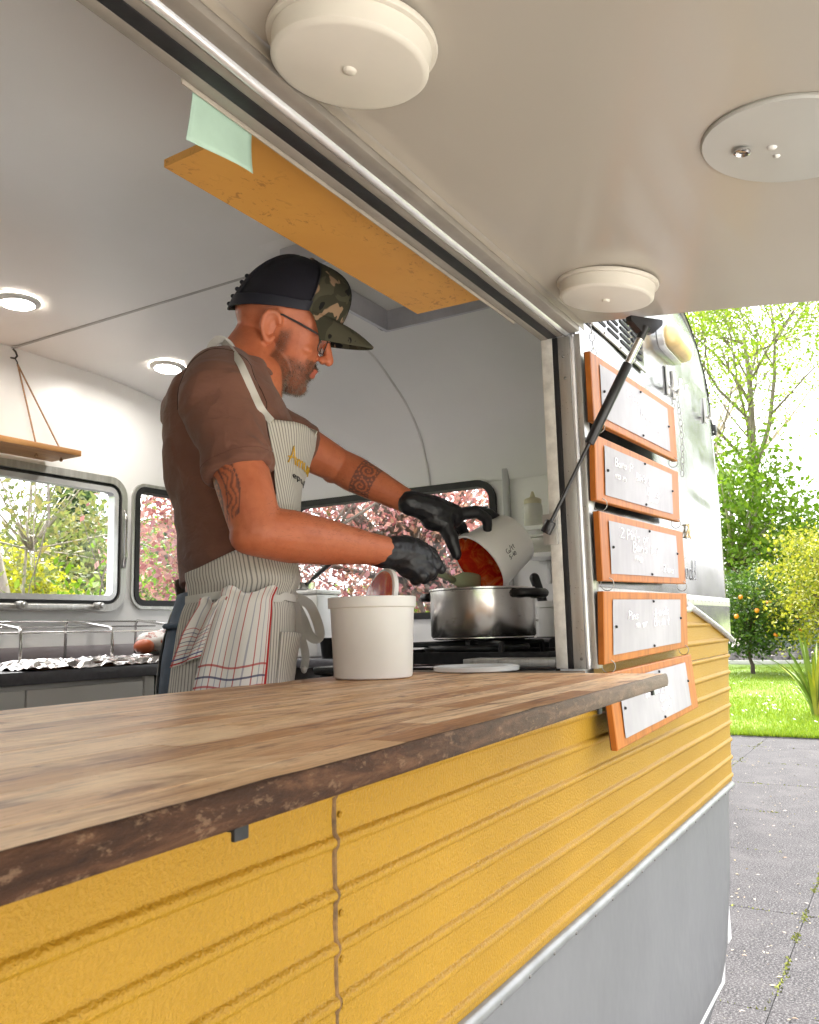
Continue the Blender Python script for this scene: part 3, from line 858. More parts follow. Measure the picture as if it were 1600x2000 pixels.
# vertical lap joint with sealant and rivets
mb = MB(); rows = []
for i in range(60):
    z = 1.004 + (1.39 - 1.004) * i / 59
    o = 0.0012 * mnoise.noise((0, z * 40, 2))
    nearb = min(abs(z - (BEAD0 + BEADS * k)) for k in range(12))
    h = 0.0050 * max(0, 1 - (nearb / 0.0075) ** 2) if nearb < 0.0075 else 0
    rows.append([(0.7405 + o, W - h + 0.001, z), (0.7425 + o, W - h - 0.0014, z), (0.7455 + o, W - h - 0.0016, z), (0.748 + o * 2, W - h + 0.001, z)])
mb.quadgrid(rows); mb.obj('sealant_joint', M_SEAM, trailer)
rv = MB(); rv.ball((0, 0, 0), (0.0034, 0.0022, 0.0034), 10, 6); rivet_y = rv.mesh('rivet', M_YEL, True)
for k, z in enumerate((1.345, 1.296 + 0.012, 1.21, 1.165, 1.12, 1.07, 1.03)):
    o = link('rivet', rivet_y, trailer); o.location = (0.7535, W - 0.001, z)

# -- grey skirt and the riveted moulding above it
mb = MB(); rows = []
for i in range(29):
    z = 0.36 + (0.988 - 0.36) * i / 28
    xe = xend(z); row = []
    for k in range(60):
        t = k / 59
        x = -1.75 + (xe + 1.75) * t
        X, Y = corner(x, xe, 0.06)
        tuck = 0.07 * max(0, (0.62 - z) / 0.26) ** 2
        row.append((X, Y + tuck + 0.0022 * mnoise.noise((x * 1.7, z * 2.5, 5)), z))
    rows.append(row)
mb.quadgrid(rows); mb.obj('skirt_panel', M_SKIRT, trailer, smooth=True)
mb = MB(); rows = []
for k in range(90):
    x = -1.75 + (xend(0.996) + 0.002 + 1.75) * k / 89
    X, Y = corner(x, xend(0.996), 0.03)
    dz = 0.0008 * mnoise.noise((x * 5, 0, 4))
    rows.append([(X, Y + 0.002, 1.0085 + dz), (X, Y - 0.005, 1.008 + dz), (X, Y - 0.0105, 1.0045 + dz), (X, Y - 0.012, 0.999 + dz), (X, Y - 0.0105, 0.9935 + dz), (X, Y - 0.005, 0.9895 + dz), (X, Y + 0.002, 0.989 + dz)])
mb.quadgrid(rows); mould = mb.obj('skirt_moulding', pm('dull moulding', (0.27, 0.275, 0.28), 0.4, metal=0.4, var=0.2, vscale=20), trailer, smooth=60)
sc = MB(); sc.lathe([(0.0, 0.002), (0.0024, 0.0015), (0.0032, 0.0), (0.0032, -0.001)], 10, M=Matrix.Rotation(rad(90), 3, 'X')); screw_me = sc.mesh('screw', pm('dark screw', (0.22, 0.21, 0.2), 0.5, metal=0.8), True)
x = 0.42
while x < 2.84:
    o = link('screw', screw_me, mould); o.location = (x, W - 0.0115, 0.9965); x += 0.098

# -- polished upper skin, right of the hatch
mb = MB(); rows = []
zs = [1.548 + (2.498 - 1.548) * i / 84 for i in range(85)]
for z in zs:
    xe = xend(z) - 0.002; row = []
    for k in range(64):
        t = k / 63; x = 1.588 + (xe - 1.588) * t
        d = 0.0035 * mnoise.noise((x * 2.0, z * 2.4, 8.3)) + 0.0018 * mnoise.noise((x * 5, z * 6, 2.3))
        # oil-canning creases near the front corner
        for (cx, cz, sl, a) in ((2.74, 2.235, 0.10, 0.008), (2.78, 2.05, 0.03, 0.007), (2.76, 1.865, -0.03, 0.006), (2.70, 1.70, 0.0, 0.004)):
            u = (x - cx) / 0.30; s = (z - cz - sl * (x - cx)) / 0.045
            if abs(u) < 1.6: d += a * math.exp(-u * u * 2.2) * (math.tanh(s * 2) - s * 0.25) * math.exp(-s * s * 0.35)
        curl = 0.020 * max(0, (z - 2.36) / 0.14) ** 2
        X, Y = corner(x, xe, 0.03)
        row.append((X, Y + d * (1 - t ** 8) + curl, z))
    rows.append(row)
mb.quadgrid(rows); mb.obj('upper_skin', M_ALU, trailer, smooth=True)
# edge trim following the rounded front, with rivets
mb = MB(); pts = []
for i in range(40):
    z = 1.55 + (2.495 - 1.55) * i / 39
    pts.append((xend(z) + 0.001, W + 0.012, z))
mb.tube(pts, 0.006, 8); trim = mb.obj('edge_trim', M_ALUD, trailer, smooth=True)
rv = MB(); rv.ball((0, 0, 0), (0.0035, 0.0024, 0.0035), 8, 5); rivet_a = rv.mesh('rivet', M_ALUD, True)
for i in range(24):
    z = 1.60 + 0.036 * i
    o = link('rivet', rivet_a, trim); o.location = (xend(z) - 0.016, W - 0.001, z)
# belt strip
mb = MB()
mb.bbox(1.588, 3.004, W - 0.006, W + 0.004, 1.546, 1.574, 0.002); belt = mb.obj('belt_strip', M_ALUD, trailer)
mb = MB(); mb.tube([(1.588, W - 0.006, 1.533), (2.40, W - 0.006, 1.533)], 0.0085, 12); mb.obj('belt_bead', M_CHROME, trailer, smooth=True)
for i in range(26):
    o = link('rivet', rivet_a, belt); o.location = (1.66 + 0.053 * i, W - 0.0062, 1.560)
# silver triangular corner plate with its sloping flange
mb = MB(); mb.prism([(2.42, W - 0.003, 1.546), (3.006, W - 0.003, 1.546), (2.992, W - 0.003, 1.440)], (0, 0.002, 0)); mb.obj('corner_plate', M_ALU, trailer)
mb = MB(); mb.tube([(2.385, W - 0.004, 1.547), (2.56, W - 0.006, 1.517), (2.80, W - 0.006, 1.476), (3.0, W - 0.004, 1.437)], 0.009, 10); fl = mb.obj('corner_flange', M_ALUD, trailer, smooth=True)
for i in range(9):
    t = 0.08 + i * 0.1
    o = link('rivet', rivet_a, fl); o.location = (lerp(2.39, 3.0, t), W - 0.0145, lerp(1.547, 1.437, t))

# -- shell: serving wall core, far wall, ends, roof, floor
IPX = [-1.70, 1.70, 2.10, 2.39, 2.65, 2.80, 2.875, 2.905]
IPZ = [2.475, 2.475, 2.465, 2.43, 2.345, 2.25, 2.15, 2.02]
OUT = [(x, z) for x, z in zip(IPX, IPZ)]
mb = MB()
mb.plate([(-1.72, ZF), (2.60, ZF), (2.86, 1.02), (2.93, 1.46), (2.93, 2.02), (2.80, 2.26), (2.60, 2.40), (-1.72, 2.47)], [[(-0.60, 1.372), (1.565, 1.372), (1.565, 2.078), (-0.60, 2.078)]],
         lambda a, b, h: (a, W + 0.012 + h, b), 0.045)
mb.obj('serving_wall', M_WHITE, trailer)
FY = 2.55
W1 = rrect(0.95, 2.165, 1.612, 2.068, 0.055); W2 = rrect(2.232, 2.70, 1.615, 2.070, 0.045)
mb = MB()
prof = [(-1.72, ZF), (2.905, ZF)] + [(x, z + 0.012) for x, z in zip(IPX[::-1], IPZ[::-1])]
prof[-1] = (-1.72, 2.487)
mb.plate(prof, [W1, W2], lambda a, b, h: (a, FY + h, b), 0.05)
mb.obj('window_wall', M_WHITE, trailer)
EX = 2.905
W3 = rrect(1.340, 2.33, 1.545, 2.050, 0.07)
mb = MB(); mb.plate([(W + 0.0575, ZF), (FY - 0.002, ZF), (FY - 0.002, 2.11), (W + 0.0575, 2.11)], [W3], lambda a, b, h: (EX + h, a, b), 0.05)
mb.obj('end_wall', M_WHITE, trailer)
# ceiling rolls down into the end wall
mb = MB(); up = []; lo = []
path = []
for i in range(60):
    s = i / 59
    x = lerp(-1.70, 1.5, s / 0.3) if s < 0.3 else lerp(1.5, 2.905, ((s - 0.3) / 0.7) ** 0.8)
    path.append((x, interp(x, IPX, IPZ)))
path = path + [(2.906, 2.019)]
sm = []
for i, (x, z) in enumerate(path):
    a = path[max(0, i - 2)]; b = path[min(len(path) - 1, i + 2)]
    sm.append(((x * 2 + a[0] + b[0]) / 4, (z * 2 + a[1] + b[1]) / 4))
path = sm
rows = []
for x, z in path:
    rows.append([(x, W + 0.058 + (FY - 0.001 - W - 0.058) * k / 12, z - 0.004 * math.cos(PI * (k / 12 - 0.5)) + 0.004) for k in range(13)])
mb.quadgrid(rows, flip=False)
mb.obj('ceiling', M_WHITE, trailer, smooth=True)
mb = MB(); rows = []
for i in range(40):
    z = None
    t = i / 39
    x = -1.75 + t * 4.25
    rows.append([(x, W + 0.001, 2.502), (x, W + 0.1, 2.53), (x, 1.55, 2.55), (x, FY, 2.53), (x, FY + 0.06, 2.49)])
for x, z in zip(PX[::-1], PZ[::-1]):
    if z > 2.05: rows.append([(x, W + 0.001, z), (x + 0.005, W + 0.1, z + 0.01), (x + 0.01, 1.55, z + 0.012), (x + 0.005, FY, z + 0.01), (x, FY + 0.06, z)])
mb.quadgrid(rows); mb.obj('roof', M_ALU, trailer, smooth=True)
mb = MB(); mb.box(-1.74, -1.70, W + 0.01, FY + 0.05, ZF, 2.5); mb.obj('rear_wall', M_WHITE, trailer)
mb = MB(); mb.box(-1.74, 2.62, W + 0.05, FY + 0.05, ZF - 0.08, ZF); mb.obj('trailer_floor', pm('pale vinyl floor', (0.72, 0.70, 0.66), 0.5), trailer)
mb = MB(); mb.box(2.957, 2.985, W + 0.03, FY + 0.05, 1.0, 1.5); mb.obj('front_skin', M_YEL, trailer)
# seam strips on the ceiling
mb = MB(); mb.bbox(1.688, 1.700, W + 0.06, FY - 0.003, 2.4735, 2.4765, 0.001)
mb.obj('seam_strip', pm('seam', (0.42, 0.41, 0.40), 0.45), trailer)
mb = MB(); rows = []
for i in range(32):
    t = i / 31; x = lerp(1.72, 2.895, t); z = interp(x, [p[0] for p in path], [p[1] for p in path])
    nz = 1.0; y = lerp(1.42, 1.612, t)
    rows.append([(x - 0.001, y - 0.005, z + 0.001), (x - 0.002 * t, y - 0.003, z - 0.0025), (x - 0.002 * t, y + 0.003, z - 0.0025), (x - 0.001, y + 0.005, z + 0.001)])
mb.quadgrid(rows); mb.obj('seam_strip', pm('seam2', (0.66, 0.65, 0.63), 0.4), trailer, smooth=True)
# trims on the end wall: horizontal rail and window surround
mb = MB(); mb.bbox(EX - 0.030, EX - 0.012, W + 0.065, FY - 0.005, 2.128, 2.142, 0.003); mb.obj('wall_trim', M_WHITE, trailer)
mb = MB(); mb.bbox(EX - 0.022, EX - 0.0005, 1.272, 1.296, 1.46, 2.104, 0.003); mb.obj('wall_trim', pm('grey trim', (0.45, 0.45, 0.45), 0.4), trailer)
mb = MB(); mb.bbox(EX - 0.010, EX - 0.0005, 1.297, FY - 0.01, 2.085, 2.103, 0.003); mb.obj('wall_trim', M_WHITE, trailer)

# -- windows
def ring(mb, pts_o, pts_i, fmap, h0, h1):
    """closed band between two same-count loops"""
    rows = [[fmap(p[0], p[1], h0) for p in pts_o], [fmap(p[0], p[1], h1) for p in pts_o], [fmap(p[0], p[1], h1) for p in pts_i], [fmap(p[0], p[1], h0) for p in pts_i]]
    mb.quadgrid(rows, close_u=True, close_v=True)
fF = lambda a, b, h: (a, FY - h, b)
fE = lambda a, b, h: (EX - h, a, b)
def glazing(x0, x1, z0, z1, r, fm, specs, pane_r, pane_h, name='window'):
    """specs: list of (part name, grow outer, grow inner, h0, h1, material)"""
    root = None
    for (nm, go, gi, h0, h1, mt) in specs:
        mb = MB(); ring(mb, rrect(x0 - go, x1 + go, z0 - go, z1 + go, r + go), rrect(x0 - gi, x1 + gi, z0 - gi, z1 + gi, max(0.008, r + gi)), fm, h0, h1)
        o = mb.obj(nm, mt, trailer if root is None else root, smooth=40)
        if root is None: root = o
    mb = MB(); mb.poly([fm(p[0], p[1], pane_h) for p in rrect(x0 - pane_r, x1 + pane_r, z0 - pane_r, z1 + pane_r, r + pane_r)])
    mb.obj('pane', M_GLASS, root)
    return root
w1 = glazing(0.95, 2.165, 1.612, 2.068, 0.055, fF, [('window', 0.022, -0.004, -0.05, 0.014, M_ALUD), ('gasket', -0.0045, -0.016, -0.03, 0.006, M_BLACK), ('sash', -0.0165, -0.036, -0.025, 0.010, M_CHROME)], -0.034, -0.012)
w1.name = 'window'
mb = MB(); mb.bbox(1.35, 2.06, FY - 0.028, FY - 0.012, 1.593, 1.612, 0.004); mb.obj('sash_bar', M_ALUD, w1)
for x in (1.74, 2.05):
    mb = MB(); mb.tube([(x, FY - 0.012, 1.607), (x, FY - 0.05, 1.607)], 0.014, 14); mb.tube([(x, FY - 0.05, 1.607), (x, FY - 0.062, 1.607)], 0.008, 10)
    mb.obj('latch', M_ALUD, w1)
mb = MB(); mb.tube([(2.168, FY - 0.02, 1.75), (2.172, FY - 0.026, 1.80), (2.172, FY - 0.026, 1.93), (2.170, FY - 0.02, 1.97)], [0.007, 0.008, 0.006, 0.004], 10); mb.obj('stay', M_STEEL, w1, smooth=True)
w2 = glazing(2.232, 2.70, 1.615, 2.070, 0.045, fF, [('window', 0.016, 0.004, -0.03, 0.010, M_ALUD), ('gasket', 0.003, -0.018, -0.04, 0.014, M_BLACK)], -0.012, -0.012)
w3 = glazing(1.340, 2.33, 1.545, 2.050, 0.07, fE, [('window', 0.010, -0.016, -0.04, 0.016, M_BLACK)], -0.010, -0.012)
mb = MB(); mb.bbox(EX - 0.03, EX - 0.005, 1.352, 1.37, 1.925, 1.945, 0.003); mb.bbox(EX - 0.025, EX - 0.008, 1.36, 1.395, 1.945, 1.955, 0.003); mb.obj('window_catch', M_BLKPL, w3)

# -- hatch surround: top rail and jamb, each strip its own section
def strip_top(y0, y1, z0, z1, mt, nm, b=0.0015):
    mb = MB(); mb.bbox(-0.62, 1.5595, y0, y1, z0, z1, b); return mb.obj(nm, mt, trailer)
strip_top(0.521, 0.5435, 2.0735, 2.095, M_REVEAL, 'hatch_rail')
strip_top(0.5556, 0.5685, 2.0715, 2.0775, M_REVEAL, 'rail_channel')
strip_top(0.5686, 0.5873, 2.0709, 2.0777, M_BLACK, 'rail_gasket', 0.0004)
strip_top(0.5874, 0.603, 2.0705, 2.0775, M_REVEAL, 'rail_lip')
mb = MB(); mb.tube([(-0.62 + 2.18 * i / 40, 0.5492 + 0.0004 * math.sin(i * 1.7), 2.0755 + 0.0005 * math.sin(i)) for i in range(41)], 0.0068, 12); mb.obj('rail_bead', M_CHROME, trailer, smooth=True)
mb = MB(); mb.bbox(0.58, 1.43, 0.6035, 0.606, 2.0665, 2.0745, 0.0008); mb.obj('rail_moulding', pm('cream strip', (0.34, 0.30, 0.25), 0.4), trailer)
def strip_jamb(y0, y1, x0, x1, mt, nm, b=0.0015):
    mb = MB(); mb.bbox(x0, x1, y0, y1, 1.4165, 2.0712, b); return mb.obj(nm, mt, trailer)
strip_jamb(0.5215, 0.5335, 1.560, 1.592, M_ALUD, 'hatch_jamb')
strip_jamb(0.5436, 0.5685, 1.5605, 1.575, M_ALUD, 'jamb_channel')
strip_jamb(0.5686, 0.5795, 1.5600, 1.575, M_BLACK, 'jamb_gasket', 0.0004)
strip_jamb(0.5796, 0.603, 1.559, 1.575, pm('cream jamb', (0.62, 0.60, 0.56), 0.45, var=0.2, vscale=40), 'jamb_lip')
mb = MB(); mb.tube([(1.5605 + 0.0003 * math.sin(i), 0.5386, 1.4165 + 0.654 * i / 30) for i in range(31)], 0.0050, 10); mb.obj('jamb_bead', M_CHROME, trailer, smooth=True)
for (y, z) in ((0.558, 2.03), (0.556, 1.985), (0.552, 1.435)):
    o = link('screw', screw_me, trailer); o.location = (1.5603, y, z); o.rotation_euler = (0, 0, rad(-90))
# left jamb, outside the picture
mb = MB(); mb.bbox(-0.64, -0.60, 0.521, 0.603, 1.4165, 2.0712, 0.002); mb.obj('hatch_jamb', M_ALUD, trailer)
# outer skin left of and above the hatch
mb = MB(); mb.box(-1.75, -0.641, W - 0.001, W + 0.01, 1.431, 2.50); mb.box(-0.641, 1.588, W - 0.001, W + 0.01, 2.11, 2.50); mb.obj('upper_skin', M_ALU, trailer)
# raised hatch door
def awn_z(y): 
    d = W - y
    return 2.099 - 0.095 * d - 0.045 * d * d
mb = MB(); rows = []
ys = [0.518 - 0.96 * k / 24 for k in range(25)]
lo = []; hi = []
for y in ys:
    lo.append([(lerp(-0.62, 1.583, i / 40), y, awn_z(y) + 0.0012 * mnoise.noise((i * 0.11, y * 2.1, 4))) for i in range(41)])
    hi.append([(lerp(-0.62, 1.583, i / 40), y, awn_z(y) + 0.024) for i in range(41)])
mb.quadgrid(lo); mb.quadgrid(hi, flip=True)
for e in (0, -1):
    mb.quadgrid([[r[e] for r in lo], [r[e] for r in hi]])
    mb.quadgrid([lo[e], hi[e]])
hatch = mb.obj('hatch_door', M_AWN, trailer, smooth=50)
mb = MB(); mb.tube([(1.5835, y, awn_z(y) + 0.006) for y in ys], 0.0055, 8); mb.tube([(1.588, y, awn_z(y) + 0.014) for y in ys], 0.006, 8); mb.obj('edge_moulding', pm('brown edge', (0.30, 0.225, 0.20), 0.45, var=0.2, vscale=20), hatch, smooth=True)
mb = MB(); mb.bbox(-0.62, 1.583, 0.519, 0.5205, 2.083, 2.100, 0.0005); mb.obj('hinge_strip', pm('cream hinge', (0.30, 0.26, 0.21), 0.4), hatch)

# -- vent louvre, clearance lamp, clip
mb = MB(); mb.bbox(1.60, 2.10, W - 0.004, W + 0.001, 2.135, 2.285, 0.002); vent = mb.obj('vent_grille', M_ALU, trailer)
mb = MB(); mb.bbox(1.60, 2.10, W - 0.008, W - 0.003, 2.128, 2.138, 0.002); mb.obj('vent_frame', M_ALUD, vent)
for c in range(4):
    for r in range(8):
        mb = MB()
        x0 = 1.70 + c * 0.098; z0 = 2.151 + r * 0.0165
        pts = [(x0 + 0.005, z0), (x0 + 0.078, z0), (x0 + 0.083, z0 + 0.004), (x0 + 0.078, z0 + 0.008), (x0 + 0.005, z0 + 0.008), (x0, z0 + 0.004)]
        mb.prism([(p[0], W - 0.0062, p[1]) for p in pts], (0, 0.004, 0)); mb.obj('vent_slot', M_DARK, vent)
for x in (1.64, 1.76, 1.88, 2.0):
    o = link('screw', screw_me, vent); o.location = (x, W - 0.009, 2.133)
mb = MB(); rows = []
def stadium(hx, hz, n=10):
    pts = []
    for k in range(n + 1): a = rad(-90 + 180 * k / n); pts.append((hx - hz + hz * math.cos(a), hz * math.sin(a)))
    for k in range(n + 1): a = rad(90 + 180 * k / n); pts.append((-hx + hz + hz * math.cos(a), hz * math.sin(a)))
    return pts
LX, LZ = 2.385, 2.283
for s, d in ((1, 0), (1, 0.016), (0.96, 0.018)):
    rows.append([(LX + p[0], W - d, LZ + p[1]) for p in stadium(0.120 * s, 0.036 * s)])
mb.loft(rows); lampb = mb.obj('clearance_lamp', M_CHROME, trailer, smooth=50)
mb = MB(); rows = []
for s, d in ((0.93, 0.017), (0.93, 0.028), (0.84, 0.043), (0.62, 0.053), (0.3, 0.058)):
    rows.append([(LX + p[0], W - d, LZ + p[1]) for p in stadium(0.120 * (0.25 + 0.75 * s) , 0.036 * s)])
mb.loft(rows); mb.obj('lamp_lens', M_AMBER, lampb, smooth=True)
mb = MB(); mb.bbox(3.0, 3.03, W - 0.004, W + 0.03, 2.15, 2.175, 0.004); mb.bbox(3.022, 3.045, W, W + 0.02, 2.142, 2.168, 0.004); mb.obj('latch_clip', M_BLKPL, trailer)

# ================================================================== COUNTER
CZ, CT = 1.415, 0.021
CA = math.atan2(0.044, 1.226)                 # the leaf hangs slightly out of square
counter = thing('serving_counter', 'worn butcher-block serving counter across the trailer hatch', 'counter', (0, 0, 0))
def c_front(x): return 0.323 + (x - 0.219) * 0.0359
rnd = random.Random(11)
nrow = 16
for r in range(nrow):
    x = -0.85 - rnd.random() * 0.3
    while x < 1.452:
        L = rnd.uniform(0.28, 0.72)
        x0, x1 = max(x, -0.85), min(x + L, 1.452)
        if x1 - x0 > 0.03:
            if 1.452 - x1 < 0.08: x1 = 1.452
            def yy(xx, t):
                f = c_front(xx) + 0.002
                return f + (0.95 - f) * t
            g = 0.00006
            t0, t1 = r / nrow, (r + 1) / nrow
            mb = MB(); b = 0.00025
            dz = rnd.uniform(-0.0001, 0.0001)
            P = [(x0 + g, yy(x0, t0) + g), (x1 - g, yy(x1, t0) + g), (x1 - g, yy(x1, t1) - g), (x0 + g, yy(x0, t1) - g)]
            cx, cy_ = sum(p[0] for p in P) / 4, sum(p[1] for p in P) / 4
            P2 = [(p[0] + (b if p[0] < cx else -b), p[1] + (b if p[1] < cy_ else -b)) for p in P]
            rows = [[(p[0] - cx, p[1] - cy_, -CT) for p in P], [(p[0] - cx, p[1] - cy_, -b) for p in P], [(p[0] - cx, p[1] - cy_, 0) for p in P2]]
            mb.loft(rows)
            o = mb.obj('stave', M_STAVE, counter, smooth=False); o.location = (cx, cy_, CZ + dz)
            if x1 == 1.452: break
        x += L
# darkened front edge, bruised and uneven
mb = MB(); rows = []
for i in range(260):
    x = -0.85 + (1.452 + 0.85) * i / 259
    f = c_front(x)
    n1 = mnoise.noise((x * 22, 1, 0)); n2 = mnoise.noise((x * 70, 5, 0)); n3 = mnoise.noise((x * 9, 3, 2))
    ch = max(0, n1 * n2 * 4 - 0.25)
    rows.append([(x, f + 0.0019, CZ - CT), (x, f + 0.0003 * n2, CZ - CT + 0.0006), (x, f - 0.0016 + 0.0008 * n1, CZ - CT + 0.004), (x, f - 0.0022 + 0.0006 * n2, CZ - 0.013),
                 (x, f - 0.0018 + 0.0007 * n3 + 0.001 * ch, CZ - 0.007), (x, f - 0.0008 + 0.0016 * ch, CZ - 0.0022 - 0.002 * ch), (x, f + 0.0004 + 0.001 * ch, CZ - 0.0004 - 0.0010 * ch), (x, f + 0.0019, CZ + 0.00035), (x, f + 0.0024 + 0.0040 * max(0, n3 + .5 * n1 + .1) + .0012 * max(0, n2), CZ + 0.0003), (x, f + 0.0026 + 0.0040 * max(0, n3 + .5 * n1 + .1) + .0012 * max(0, n2), CZ - 0.0003)])
mb.quadgrid(rows); mb.obj('edge_board', M_EDGE, counter, smooth=True)
mb = MB(); mb.bbox(1.4522, 1.4545, c_front(1.452), 0.948, CZ - CT, CZ - 0.0006, 0.0008); mb.obj('edge_board', M_EDGE, counter)
for x in (0.377, 1.091, 1.391):
    mb = MB(); y0 = c_front(x) + 0.012
    mb.bbox(x - 0.006, x + 0.006, y0, W - 0.01, CZ - CT - 0.005, CZ - CT - 0.0005, 0.001)
    mb.bbox(x - 0.006, x + 0.006, y0 - 0.003, y0 + 0.0005, CZ - CT - 0.010, CZ - CT - 0.0005, 0.001)
    mb.obj('bracket', M_IRON, counter)
# sill between the leaf and the jamb
mb = MB(); mb.bbox(1.4555, 1.5595, 0.545, 0.948, CZ - 0.03, CZ - 0.002, 0.002); mb.obj('sill_board', M_EDGE, counter)

# ================================================================== MENU BOARDS
def strokes(mb, glyphs, place, r):
    for g in glyphs:
        pts = [place(p[0], p[1]) for p in g]
        if len(pts) > 1: mb.tube(pts, r, 5)
def arc(cx, cy, rx, ry, a0, a1, n=8):
    return [(cx + rx * math.cos(rad(a0 + (a1 - a0) * k / n)), cy + ry * math.sin(rad(a0 + (a1 - a0) * k / n))) for k in range(n + 1)]
GL = {
 'A': [[(0, 0), (0.3, 0.6), (0.45, 1.25), (0.5, 0.6), (0.55, 0)], [(0.05, 0.42), (0.62, 0.5)]],
 'm': [[(0, 0.55), (0.05, 0.02)], [(0.05, 0.3), (0.2, 0.55), (0.3, 0.45), (0.3, 0)], [(0.3, 0.35), (0.45, 0.55), (0.56, 0.45), (0.58, 0)]],
 'u': [[(0, 0.55), (0.03, 0.12), (0.18, 0), (0.33, 0.12), (0.36, 0.55)], [(0.36, 0.3), (0.4, 0)]],
 'n': [[(0, 0.55), (0.03, 0)], [(0.03, 0.3), (0.2, 0.55), (0.35, 0.42), (0.37, 0)]],
 'e': [[(0.03, 0.28), (0.36, 0.3)] + arc(0.2, 0.28, 0.17, 0.27, 10, 320)],
 'p': [[(0, 0.55), (0, -0.35)], arc(0.16, 0.28, 0.17, 0.27, 160, -170)],
 'l': [[(0.08, 1.0), (0.06, 0.1), (0.16, 0)]],
 'C': [arc(0.3, 0.45, 0.3, 0.45, 50, 310)],
 'o': [arc(0.18, 0.26, 0.18, 0.26, 90, 450)],
 '/': [[(0, -0.15), (0.4, 1.05)]],
 't': [[(0.14, 0.95), (0.12, 0.1), (0.24, 0)], [(-0.02, 0.62), (0.32, 0.66)]],
 '5': [[(0.4, 0.9), (0.08, 0.9), (0.05, 0.5)] + arc(0.2, 0.28, 0.2, 0.27, 110, -150)],
 '-': [[(0.05, 0.35), (0.35, 0.38)]],
 '4': [[(0.3, 0.9), (0, 0.35), (0.42, 0.35)], [(0.3, 0.55), (0.3, 0)]],
 '0': [arc(0.2, 0.4, 0.19, 0.42, 90, 450)],
 'F': [[(0, 0), (0.02, 1), (0.5, 1.02)], [(0.02, 0.52), (0.38, 0.55)]],
 'd': [arc(0.18, 0.26, 0.18, 0.26, 20, 350), [(0.36, 1.0), (0.36, 0.1), (0.44, 0)]],
 'P': [[(0, 0), (0, 1)], [(0, 1)] + arc(0.1, 0.75, 0.3, 0.25, 90, -90)],
 'i': [[(0.05, 0.55), (0.06, 0)], [(0.06, 0.75), (0.07, 0.8)]],
 "'": [[(0.05, 1.0), (0.0, 0.8)]],
 's': [[(0.3, 0.5), (0.12, 0.55), (0.05, 0.4), (0.28, 0.2), (0.2, 0.02), (0, 0.06)]],
 'r': [[(0, 0.55), (0.03, 0)], [(0.03, 0.35), (0.15, 0.52), (0.28, 0.52)]],
 'B': [[(0, 0), (0, 1)], [(0, 1)] + arc(0.08, 0.77, 0.25, 0.23, 90, -90) + arc(0.08, 0.27, 0.32, 0.27, 90, -90)],
 '2': [arc(0.2, 0.7, 0.2, 0.22, 150, -40) + [(0.0, 0.02), (0.45, 0.04)]],
 'k': [[(0, 1), (0, 0)], [(0.3, 0.55), (0.02, 0.25), (0.34, 0)]],
 'w': [[(0, 0.5), (0.1, 0), (0.22, 0.4), (0.34, 0), (0.46, 0.52)]],
 'a': [arc(0.17, 0.26, 0.17, 0.26, 20, 350), [(0.34, 0.5), (0.36, 0)]],
 'h': [[(0, 1), (0, 0)], [(0, 0.3), (0.18, 0.55), (0.32, 0.4), (0.34, 0)]],
 '&': [[(0.45, 0.0), (0.1, 0.7), (0.22, 0.92), (0.33, 0.72), (0.03, 0.25), (0.15, 0.0), (0.45, 0.4)]],
 ' ': [],
}
GW = {'m': 0.72, 'i': 0.2, 'l': 0.25, "'": 0.15, ' ': 0.35, 'w': 0.6, 'A': 0.7, 'r': 0.36}
def text_glyphs(s, size, jit=0.04, seed=1, slant=0.1):
    rr = random.Random(seed); x = 0; out = []
    for ch in s:
        dy = rr.uniform(-jit, jit); sc = 1 + rr.uniform(-jit, jit)
        for g in GL.get(ch, []):
            out.append([((x + (p[0] + slant * p[1]) * sc) * size, (p[1] * sc + dy) * size) for p in g])
        x += GW.get(ch, 0.5)
    return out, x * size

def mat_sheet():
    m = NT('laminated menu sheet')
    co = m.coord('Object')
    c = m.ramp(m.noise(co, 4, 4), [(0.3, (0.32, 0.306, 0.324)), (0.7, (0.42, 0.404, 0.422))])
    m.col(c); m.set(rough=0.38, spec=0.03)
    m.bump(m.noise(m.coord('Object', (7, 1, 2.2)), 2.2, 2, 0.4), 0.35, 0.012)
    return m.mat
M_SHEET = mat_sheet()
M_PIN = pm('black pin', (0.01, 0.01, 0.01), 0.35)
M_INKW = pm('white chalk pen', (0.95, 0.95, 0.95), 0.5, var=0.0)
M_WIRE = pm('wire ring', (0.34, 0.32, 0.30), 0.35, metal=0.9)
def torus(mb, c, R_, r, M=None, n=18, m_=6, sx=1.0, sy=1.0):
    rows = []
    for i in range(n):
        a = 2 * PI * i / n
        row = []
        for j in range(m_):
            b = 2 * PI * j / m_
            p = Vector(((R_ * sx + r * math.cos(b)) * math.cos(a), (R_ * sy + r * math.cos(b)) * math.sin(a), r * math.sin(b)))
            row.append(Vector(c) + (M @ p if M else p))
        rows.append(row)
    mb.quadgrid(rows, close_u=True, close_v=True)
BY = 0.5025
BX0, BX1 = 1.562, 2.243
boards = [  # (z tl, tr, bl, br, label)
 (2.031, 2.064, 1.890, 1.918, 'topmost orange wooden menu board in the hanging column, just under the vent'),
 (1.864, 1.890, 1.735, 1.758, 'second wooden menu board from the top, hung below the topmost one'),
 (1.714, 1.732, 1.580, 1.596, 'middle wooden menu board of the hanging column, above the silver belt strip'),
 (1.561, 1.572, 1.424, 1.436, 'fourth wooden menu board from the top, hung between belt strip and counter level'),
 (1.408, 1.417, 1.268, 1.286, 'lowest wooden menu board, partly hidden behind the counter end'),
]
